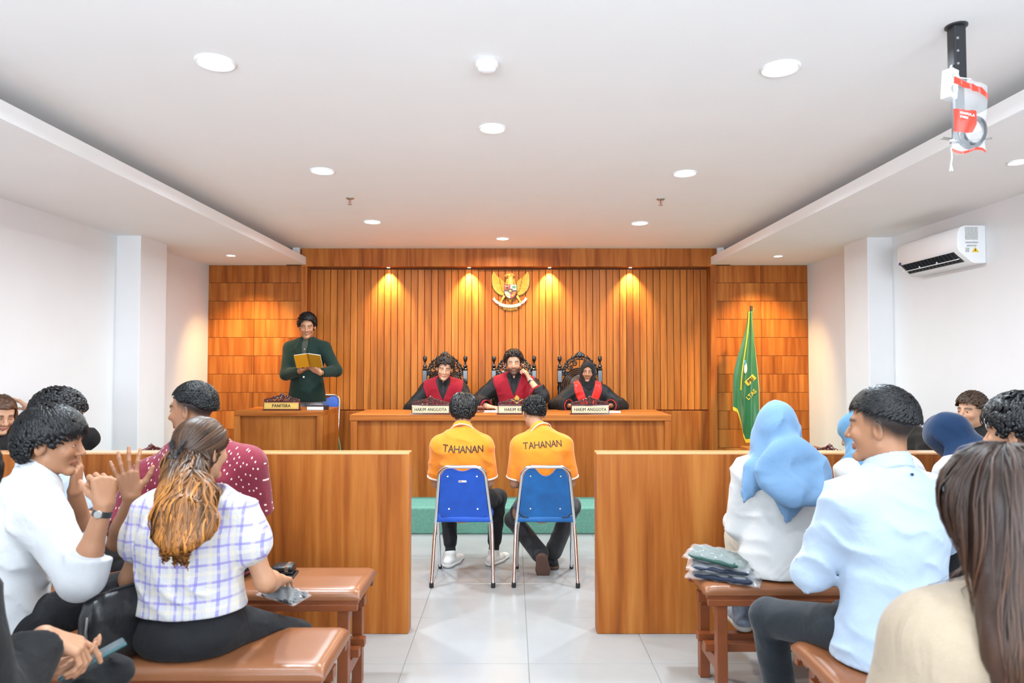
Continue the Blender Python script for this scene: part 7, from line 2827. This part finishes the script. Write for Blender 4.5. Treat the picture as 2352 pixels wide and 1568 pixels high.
# ------------------------------------------------------------------ projector mount with a hanging cable bag
pmx, pmy = at(2196, 48, 2.63).x, 2.63
pj = empty('projector_mount', (pmx, pmy, ZC))
tag(pj, 'black projector mounting pole hanging from the ceiling at the right', 'ceiling mount')
MB().lathe([(0.04, 0), (0.04, -0.006), (0.026, -0.01)], 18).build('flange', M_BLACKP, pj, smooth=True)
MB().box(-0.024, 0.024, -0.024, 0.024, -0.25, -0.004).build('outer_tube', M_BLACKP, pj, bevel=0.006, seg=2)
it = MB().box(-0.018, 0.018, -0.018, 0.018, -0.46, -0.25).build('inner_tube', M_BLACKP, pj, bevel=0.005)
for z in (-0.06, -0.11, -0.16, -0.21):
    MB().lathe([(0.005, -0.0005), (0.005, -0.0025), (0.002, -0.003)], 10, (-0.012, -0.024, z), 'y').build('hole', pm('hole_grey', (0.25, 0.26, 0.27), 0.4), pj)
br = MB()
br.beam((-0.02, 0, -0.45), (-0.10, -0.05, -0.46), 0.016, 0.006)
br.beam((-0.02, 0.01, -0.46), (-0.09, -0.10, -0.485), 0.016, 0.006)
br.beam((0.02, 0, -0.45), (0.08, 0.06, -0.46), 0.016, 0.006)
br.beam((0.02, 0, -0.455), (0.07, -0.08, -0.47), 0.016, 0.006)
br.build('bracket', M_STEEL, pj)
so_ = empty('power_socket', (pmx - 0.045, pmy - 0.03, ZC - 0.19))
so_.rotation_euler = (0.0, 0.12, 0.4)
tag(so_, 'white double power socket tied to the black ceiling pole', 'socket')
MB().box(-0.022, 0.022, -0.020, 0.020, -0.115, 0.0).build('housing', M_WHITEP, so_, bevel=0.004, seg=2)
for z in (-0.033, -0.082):
    MB().lathe([(0.016, -0.0015), (0.018, -0.004), (0.014, -0.002), (0.001, -0.001)], 18, (0, -0.019, z), 'y').build('outlet', pm('outlet_cream', (0.55, 0.56, 0.54), 0.5), so_, smooth=True)
MB().tube([(0, 0, -0.002), (0.008, 0.005, 0.02), (0.02, 0.012, 0.03)], 0.004, 8).build('plug_lead', M_WHITEP, so_, smooth=True)

bx = empty('cable_bag', (at(2224, 260, 2.52).x, 2.50, at(2224, 175, 2.50).z))
tag(bx, 'clear plastic bag with red print holding a coiled grey computer cable, hung from the pole', 'bag')
bx.rotation_euler = (0.0, 0.10, 0.0)


def bag_pt(u, v, s):
    wv = 0.062 + 0.004 * math.sin(v * 7)
    x = (u - 0.5) * 2 * wv + 0.012 * v
    z = -v * 0.285 - 0.012 * math.sin(u * 6) * (1 if v > 0.9 else 0.3) - 0.05 * u * (1 - v) * 0.6
    th = 0.022 * math.sin(PI * min(1, max(0, u))) ** 0.6 * (math.sin(PI * min(1, v * 0.95 + 0.02))) ** 0.6
    return (x, s * th + 0.004 * math.sin(u * 21 + v * 17) * math.sin(PI * u), z)


m = MB()
for s in (-1, 1):
    m.grid([[bag_pt(u / 16, v / 26, s) for u in range(17)] for v in range(27)])
bgo = m.build('film', M_PLASTIC, bx, smooth=True)
M_REDP = pm('red_print', (0.72, 0.055, 0.03), 0.35)


def bag_patch(name, u0, u1, v0, v1, mat, off=0.0015, skew=0.0, cut=0.0):
    q = MB()
    g = []
    for k in range(7):
        v = v0 + (v1 - v0) * k / 6
        row = []
        for i in range(9):
            u = u0 + (u1 - u0) * i / 8 * (1 - cut * max(0, k / 6 - 0.6))
            x, y, z = bag_pt(u, v + skew * u, -1)
            row.append((x, y - off, z))
        g.append(row)
    q.grid(g)
    return q.build(name, mat, bgo, smooth=True)


bag_patch('red_header', 0.0, 1.0, 0.02, 0.115, M_REDP, skew=0.10)
bag_patch('red_label', 0.0, 0.60, 0.45, 0.75, M_REDP, cut=0.5)
bag_patch('red_footer', 0.0, 1.0, 0.965, 1.0, M_REDP)
for txt, sz, u, v in (('COMPUTER', 0.0112, 0.285, 0.515), ('CABLE', 0.0112, 0.20, 0.56)):
    x, y, z = bag_pt(u, v, -1)
    link_mesh('lettering', text_mesh(txt, sz, bold=0.0004, extrude=0.0002), M_WHITEP, bgo, (x, y - 0.0105, z), (PI / 2, 0.06, 0.12))
cb = MB()
for k in range(4):
    pts = []
    for i in range(28):
        a = 2 * PI * i / 28
        r = 0.048 + 0.003 * k
        pts.append((0.022 + r * math.cos(a) * 0.85, -0.009 + 0.006 * k - 0.003 * math.sin(a * 2 + k), -0.205 + r * 1.05 * math.sin(a)))
    cb.tube(pts, 0.0055, 6, closed=True)
cb.build('cable', pm('grey_cable', (0.10, 0.105, 0.11), 0.4), bx, smooth=True)
MB().tube([(-0.052, 0.0, -0.275), (-0.046, 0.0, -0.31), (-0.048, 0.0, -0.335), (-0.040, 0, -0.36), (-0.050, 0, -0.362), (-0.047, 0, -0.33)], 0.0022, 6).build('string', M_WHITEP, bx, smooth=True)
MB().tube([(0.0, 0.0, -0.01), (-0.01, 0.06, 0.02), (-0.012, 0.10, 0.03)], 0.0016, 5).build('hanger_tie', M_WHITEP, bx)

# ------------------------------------------------------------------ things on the desks
M_YEL = pm('yellow_cover', (0.62, 0.30, 0.015), 0.4, var=0.05)
bk = empty('open_book', tuple(at(712.5, 838, 7.10)))
bk.rotation_euler = (math.radians(38), 0, 0)
bk.scale = (0.9, 0.9, 0.9)
tag(bk, 'open book with yellow cover in the hands of the standing clerk', 'book')
for s in (-1, 1):
    R = Matrix.Rotation(s * -0.22, 4, 'Z')
    MB().box(0.004 if s > 0 else -0.155, 0.155 if s > 0 else -0.004, -0.003, 0.0, -0.02, 0.165).xf(R).build('cover', M_YEL if s < 0 else pm('ochre_cover', (0.40, 0.21, 0.012), 0.4), bk)
    MB().box(0.003 if s > 0 else -0.150, 0.150 if s > 0 else -0.003, 0.0, 0.012, -0.016, 0.161).xf(R).build('pages', M_PAPER, bk)
MB().box(-0.012, 0.012, -0.006, -0.001, -0.02, 0.165).build('spine', pm('ochre_dark', (0.28, 0.14, 0.01), 0.4), bk)
bb = empty('black_book', (at(727, 938, 6.76).x, 6.80, CZ), -0.12)
tag(bb, "thick black book with white pages lying on the clerk's desk", 'book')
MB().box(-0.085, 0.085, -0.06, 0.06, 0.004, 0.036).build('pages', M_PAPER, bb)
c_ = MB().box(-0.088, 0.090, -0.063, 0.063, 0.036, 0.042).box(-0.088, 0.090, -0.063, 0.063, 0.0, 0.004).box(0.085, 0.090, -0.063, 0.063, 0.004, 0.036)
c_.build('cover', M_BLACKP, bb, bevel=0.001)

M_GAVEL = pm('gavel_wood', (0.16, 0.045, 0.018), 0.3, coat=0.4)
gv = empty('gavel', (at(1103, 945, 6.62).x, 6.62, DZ), 0.3)
tag(gv, 'dark wooden gavel lying between two nameplates on the judges bench', 'gavel')
MB().lathe([(0.020, -0.036), (0.022, -0.03), (0.018, -0.022), (0.019, 0.0), (0.018, 0.022), (0.022, 0.03), (0.020, 0.036)], 16, (0, 0, 0.044), 'x').build('head', M_GAVEL, gv, smooth=True)
MB().tube([(0, 0.0, 0.044), (0.01, 0.1, 0.036), (0.02, 0.2, 0.028)], [0.006, 0.007, 0.009], 10).build('handle', M_GAVEL, gv, smooth=True)
MB().lathe([(0.045, 0), (0.045, 0.012), (0.038, 0.020), (0.001, 0.0215)], 24).build('sound_block', M_GAVEL, gv, smooth=True)
for x, y, r, lb in ((at(1133, 944, 6.7).x, 6.72, 0.1, 'white paper sheet under the hand of the bearded judge'), (0.95, 6.66, -0.15, 'white paper sheet beside the right nameplate on the bench'), (-0.70, 6.75, 0.05, 'white paper sheet before the smiling judge on the bench')):
    p = MB()
    p.grid([[(-0.105 + 0.21 * i / 6, -0.148 + 0.296 * k / 6, 0.001 + 0.002 * math.sin(i + k * 0.7) ** 2) for i in range(7)] for k in range(7)])
    p.grid([[(-0.105 + 0.21 * i / 6, -0.148 + 0.296 * k / 6, 0.0002) for i in range(7)] for k in range(7)])
    tag(p.build('paper_sheet', M_PAPER, loc=(x, y, DZ), rot=(0, 0, r)), lb, 'paper', 'papers on the bench')

# ------------------------------------------------------------------ things on the benches
ZB = 0.512


def soft(name, prims, mat, loc, rz, label, cat, h=0.006, fold=(0.004, 14, (0.6, 0.3, 0.7)), clipz=0.001):
    t = empty(name, loc, rz)
    tag(t, label, cat)
    sd = SD()
    prims(sd)
    if fold:
        sd.disp = folds(fold[0], fold[1], fold[2], seed=loc[0] * 7)
    sd.clip(lambda p: clipz - p[:, 2], 0.004)
    V, Q = poly(sd, h)
    link_mesh('body', np_mesh(name, V, Q), mat, t)
    return t


def bag1(sd):
    for z, r in ((0.05, 0.052), (0.10, 0.052), (0.15, 0.050), (0.185, 0.040)):
        sd.econe(V3(-0.085, 0, z), V3(0.085, 0, z), r, r, V3(0, 0, 1), 0.98, 0.02)


hbag = soft('handbag', bag1, M_BLEATH, (at(268, 1475, 2.17).x, 2.21, ZB), 1.05, 'black leather zip bag standing on the bench beside the plaid blouse', 'bag', fold=(0.003, 14, (0.6, 0.3, 0.7)))
MB().tube([(-0.11, -0.004, 0.19), (-0.05, -0.006, 0.226), (0.05, -0.006, 0.226), (0.11, -0.004, 0.19)], 0.005, 6).build('zip', M_BLACKP, hbag, smooth=True)
MB().tube([(-0.125, -0.02, 0.17), (-0.135, -0.03, 0.13), (-0.13, -0.03, 0.09)], 0.004, 6).build('zip_pull', M_STEEL, hbag, smooth=True)
MB().tube([(-0.13 + 0.016 * math.cos(a * PI / 6), -0.03, 0.075 + 0.016 * math.sin(a * PI / 6)) for a in range(12)], 0.005, 6, closed=True).build('ring', M_BLACKP, hbag, smooth=True)


def bag2(sd):
    sd.ell(V3(0, 0, 0.07), (0.115, 0.075, 0.085), None, 0.02)
    sd.ell(V3(0.03, 0, 0.11), (0.09, 0.06, 0.06), None, 0.04)


b2 = soft('handbag', bag2, M_BLEATH, (at(1905, 1335, 2.97).x, 2.99, ZB), 0.2, 'slouchy black leather bag with white stitching on the right bench', 'bag', fold=(0.010, 16, (0.5, 0.2, 0.9)))
stc = MB()
for r in range(2):
    for k in range(12):
        x = -0.07 + 0.012 * k
        stc.ball((x, -0.072 - 0.004 * r, 0.095 + 0.0045 * k - 0.016 * r), (0.003, 0.0015, 0.0015), 6, 4)
stc.build('stitching', M_WHITEP, b2)


def packet(name, loc, rot, size, colr, label, seed):
    t = empty(name, loc)
    t.rotation_euler = rot
    tag(t, label, 'packet', 'plastic-wrapped garments')
    sd = SD()
    x, y, z = size
    for yy in (-0.5, 0, 0.5):
        sd.econe(V3(-x * 0.5, y * yy * 0.75, z * 0.55), V3(x * 0.5, y * yy * 0.75, z * 0.55), y * 0.28, y * 0.28, V3(0, 1, 0), z / (y * 0.6), 0.02)
    sd.disp = folds(0.004, 16, (0.6, 0.3, 0.7), seed=seed)
    V, Q = poly(sd, 0.006)
    V[:, 2] = np.maximum(V[:, 2], 0.002)
    link_mesh('garment', np_mesh('garment', V, Q), cloth('packed_' + name + str(seed), colr, wrinkle=0.5), t)
    m = MB()
    g1, g2 = [], []
    for i in range(23):
        r1, r2 = [], []
        for k in range(15):
            u, v = 2 * i / 22 - 1, 2 * k / 14 - 1
            b = max(0, (1 - abs(u) ** 4) * (1 - abs(v) ** 4))
            px_, py_ = u * (x * 0.5 + y * 0.42), v * y * 0.62
            nn = 0.006 * math.sin(u * 13 + v * 7 + seed) + 0.004 * math.sin(v * 19 - u * 5 + seed)
            r1.append((px_, py_, max(0.004, z * 1.28 * b ** 0.6 + nn * 0.8 + 0.005)))
            r2.append((px_, py_, 0.001))
        g1.append(r1)
        g2.append(r2)
    m.grid(g1)
    m.grid(g2)
    m.build('wrapper', M_PLASTIC, t, smooth=True)
    return t


px0 = at(1668, 1325, 3.05)
packet('garment_packet', (px0.x - 0.005, 3.05, ZB), (0.02, 0, -0.45), (0.17, 0.17, 0.026), (0.010, 0.016, 0.035), 'plastic-wrapped navy garment at the bottom of the pile on the right bench', 1)
packet('garment_packet', (px0.x - 0.012, 3.06, ZB + 0.036), (0.06, 0.04, -0.32), (0.17, 0.16, 0.022), (0.014, 0.020, 0.040), 'plastic-wrapped navy garment in the middle of the pile on the right bench', 2)
packet('garment_packet', (px0.x - 0.025, 3.07, ZB + 0.068), (0.04, 0.10, -0.5), (0.16, 0.15, 0.022), (0.010, 0.045, 0.035), 'plastic-wrapped dark green garment on top of the pile on the right bench', 3)
packet('garment_packet', (at(652, 1350, 2.56).x, 2.56, 0.590), (0.05, 0.12, -0.35), (0.10, 0.085, 0.012), (0.012, 0.014, 0.016), 'plastic-wrapped dark garment on the lap of the woman in plaid', 4)

wp = at(650, 1302, 3.06)
wl_ = empty('wallet', (wp.x, 3.07, ZB + 0.011), 0.08)
tag(wl_, 'black folded wallet with a red stripe on the left bench', 'wallet')
MB().box(-0.047, 0.047, -0.04, 0.04, 0.0, 0.010).build('back_half', M_BLEATH, wl_, bevel=0.004, seg=2, smooth=True)
MB().box(-0.047, 0.047, -0.04, 0.04, 0.010, 0.034).build('front_half', M_BLEATH, wl_, bevel=0.010, seg=3, smooth=True)
MB().box(0.016, 0.024, -0.0405, 0.0405, 0.009, 0.0346).build('red_stripe', M_ERED, wl_, bevel=0.009, seg=2)
for a, b in ((0.012, 0.016), (0.024, 0.028)):
    MB().box(a, b, -0.0403, 0.0403, 0.0095, 0.0344).build('green_stripe', M_EGREEN, wl_, bevel=0.009, seg=2)
ph = empty('phone', (wp.x + 0.018, 3.055, ZB), 0.08)
tag(ph, 'black phone lying under the folded wallet on the left bench', 'phone')
MB().box(-0.042, 0.042, -0.05, 0.05, 0.0, 0.009).build('body', M_BLACKP, ph, bevel=0.003, seg=2)
MB().box(-0.039, 0.039, -0.047, 0.047, 0.0088, 0.0096).build('screen', pm('dark_glass', (0.01, 0.012, 0.015), 0.08), ph)

# phone and bag of the person at the lower left
pp = at(212, 1512, 1.70)
p2 = empty('phone', tuple(pp))
p2.rotation_euler = (0.35, -0.15, -0.95)
tag(p2, 'phone in a teal case held by the person in black at the lower left', 'phone')
MB().box(-0.036, 0.036, -0.075, 0.075, -0.005, 0.004).build('case', pm('teal_case', (0.03, 0.09, 0.10), 0.2, var=0.1), p2, bevel=0.003, seg=2)
MB().box(-0.033, 0.033, -0.072, 0.072, 0.0038, 0.0046).build('screen', pm('phone_glass', (0.05, 0.08, 0.09), 0.05, spec=0.8), p2)


def bag3(sd):
    sd.ell(V3(0, 0, 0.06), (0.08, 0.08, 0.05), None, 0.03)
    sd.ell(V3(0.04, 0.05, 0.09), (0.06, 0.05, 0.04), None, 0.03)


lapb = at(205, 1560, 1.72)
soft('cloth_bag', bag3, M_BLACKC, (lapb.x - 0.02, 1.72, 0.57), 0.0, 'crumpled black cloth bag on the lap under the teal phone', 'bag', fold=(0.010, 14, (0.5, 0.2, 0.9)))

# hair clip of the woman in plaid
H = PW.H
hc = MB()
for s in (-1, 1):
    for k in range(3):
        a0 = H.w(0.014 + s * 0.012, -0.130, -0.012 + 0.0 * k)
        pts = [H.w(0.014 + s * 0.010, -0.142, -0.006), H.w(0.014 + s * (0.024 + 0.004 * k), -0.140, 0.010 + 0.010 * k), H.w(0.014 + s * (0.022 + 0.006 * k), -0.126, 0.026 + 0.010 * k)]
        hc.tube([tuple(p) for p in pts], 0.0035, 6)
    hc.tube([tuple(H.w(0.014 + s * 0.010, -0.142, -0.022)), tuple(H.w(0.014 + s * 0.010, -0.144, 0.012))], 0.004, 6)
    hc.ball(tuple(H.w(0.014 + s * 0.014, -0.146, -0.016)), 0.009, 10, 8)
hc.build('hair_clip', M_BLACKP, PW.root, smooth=True)
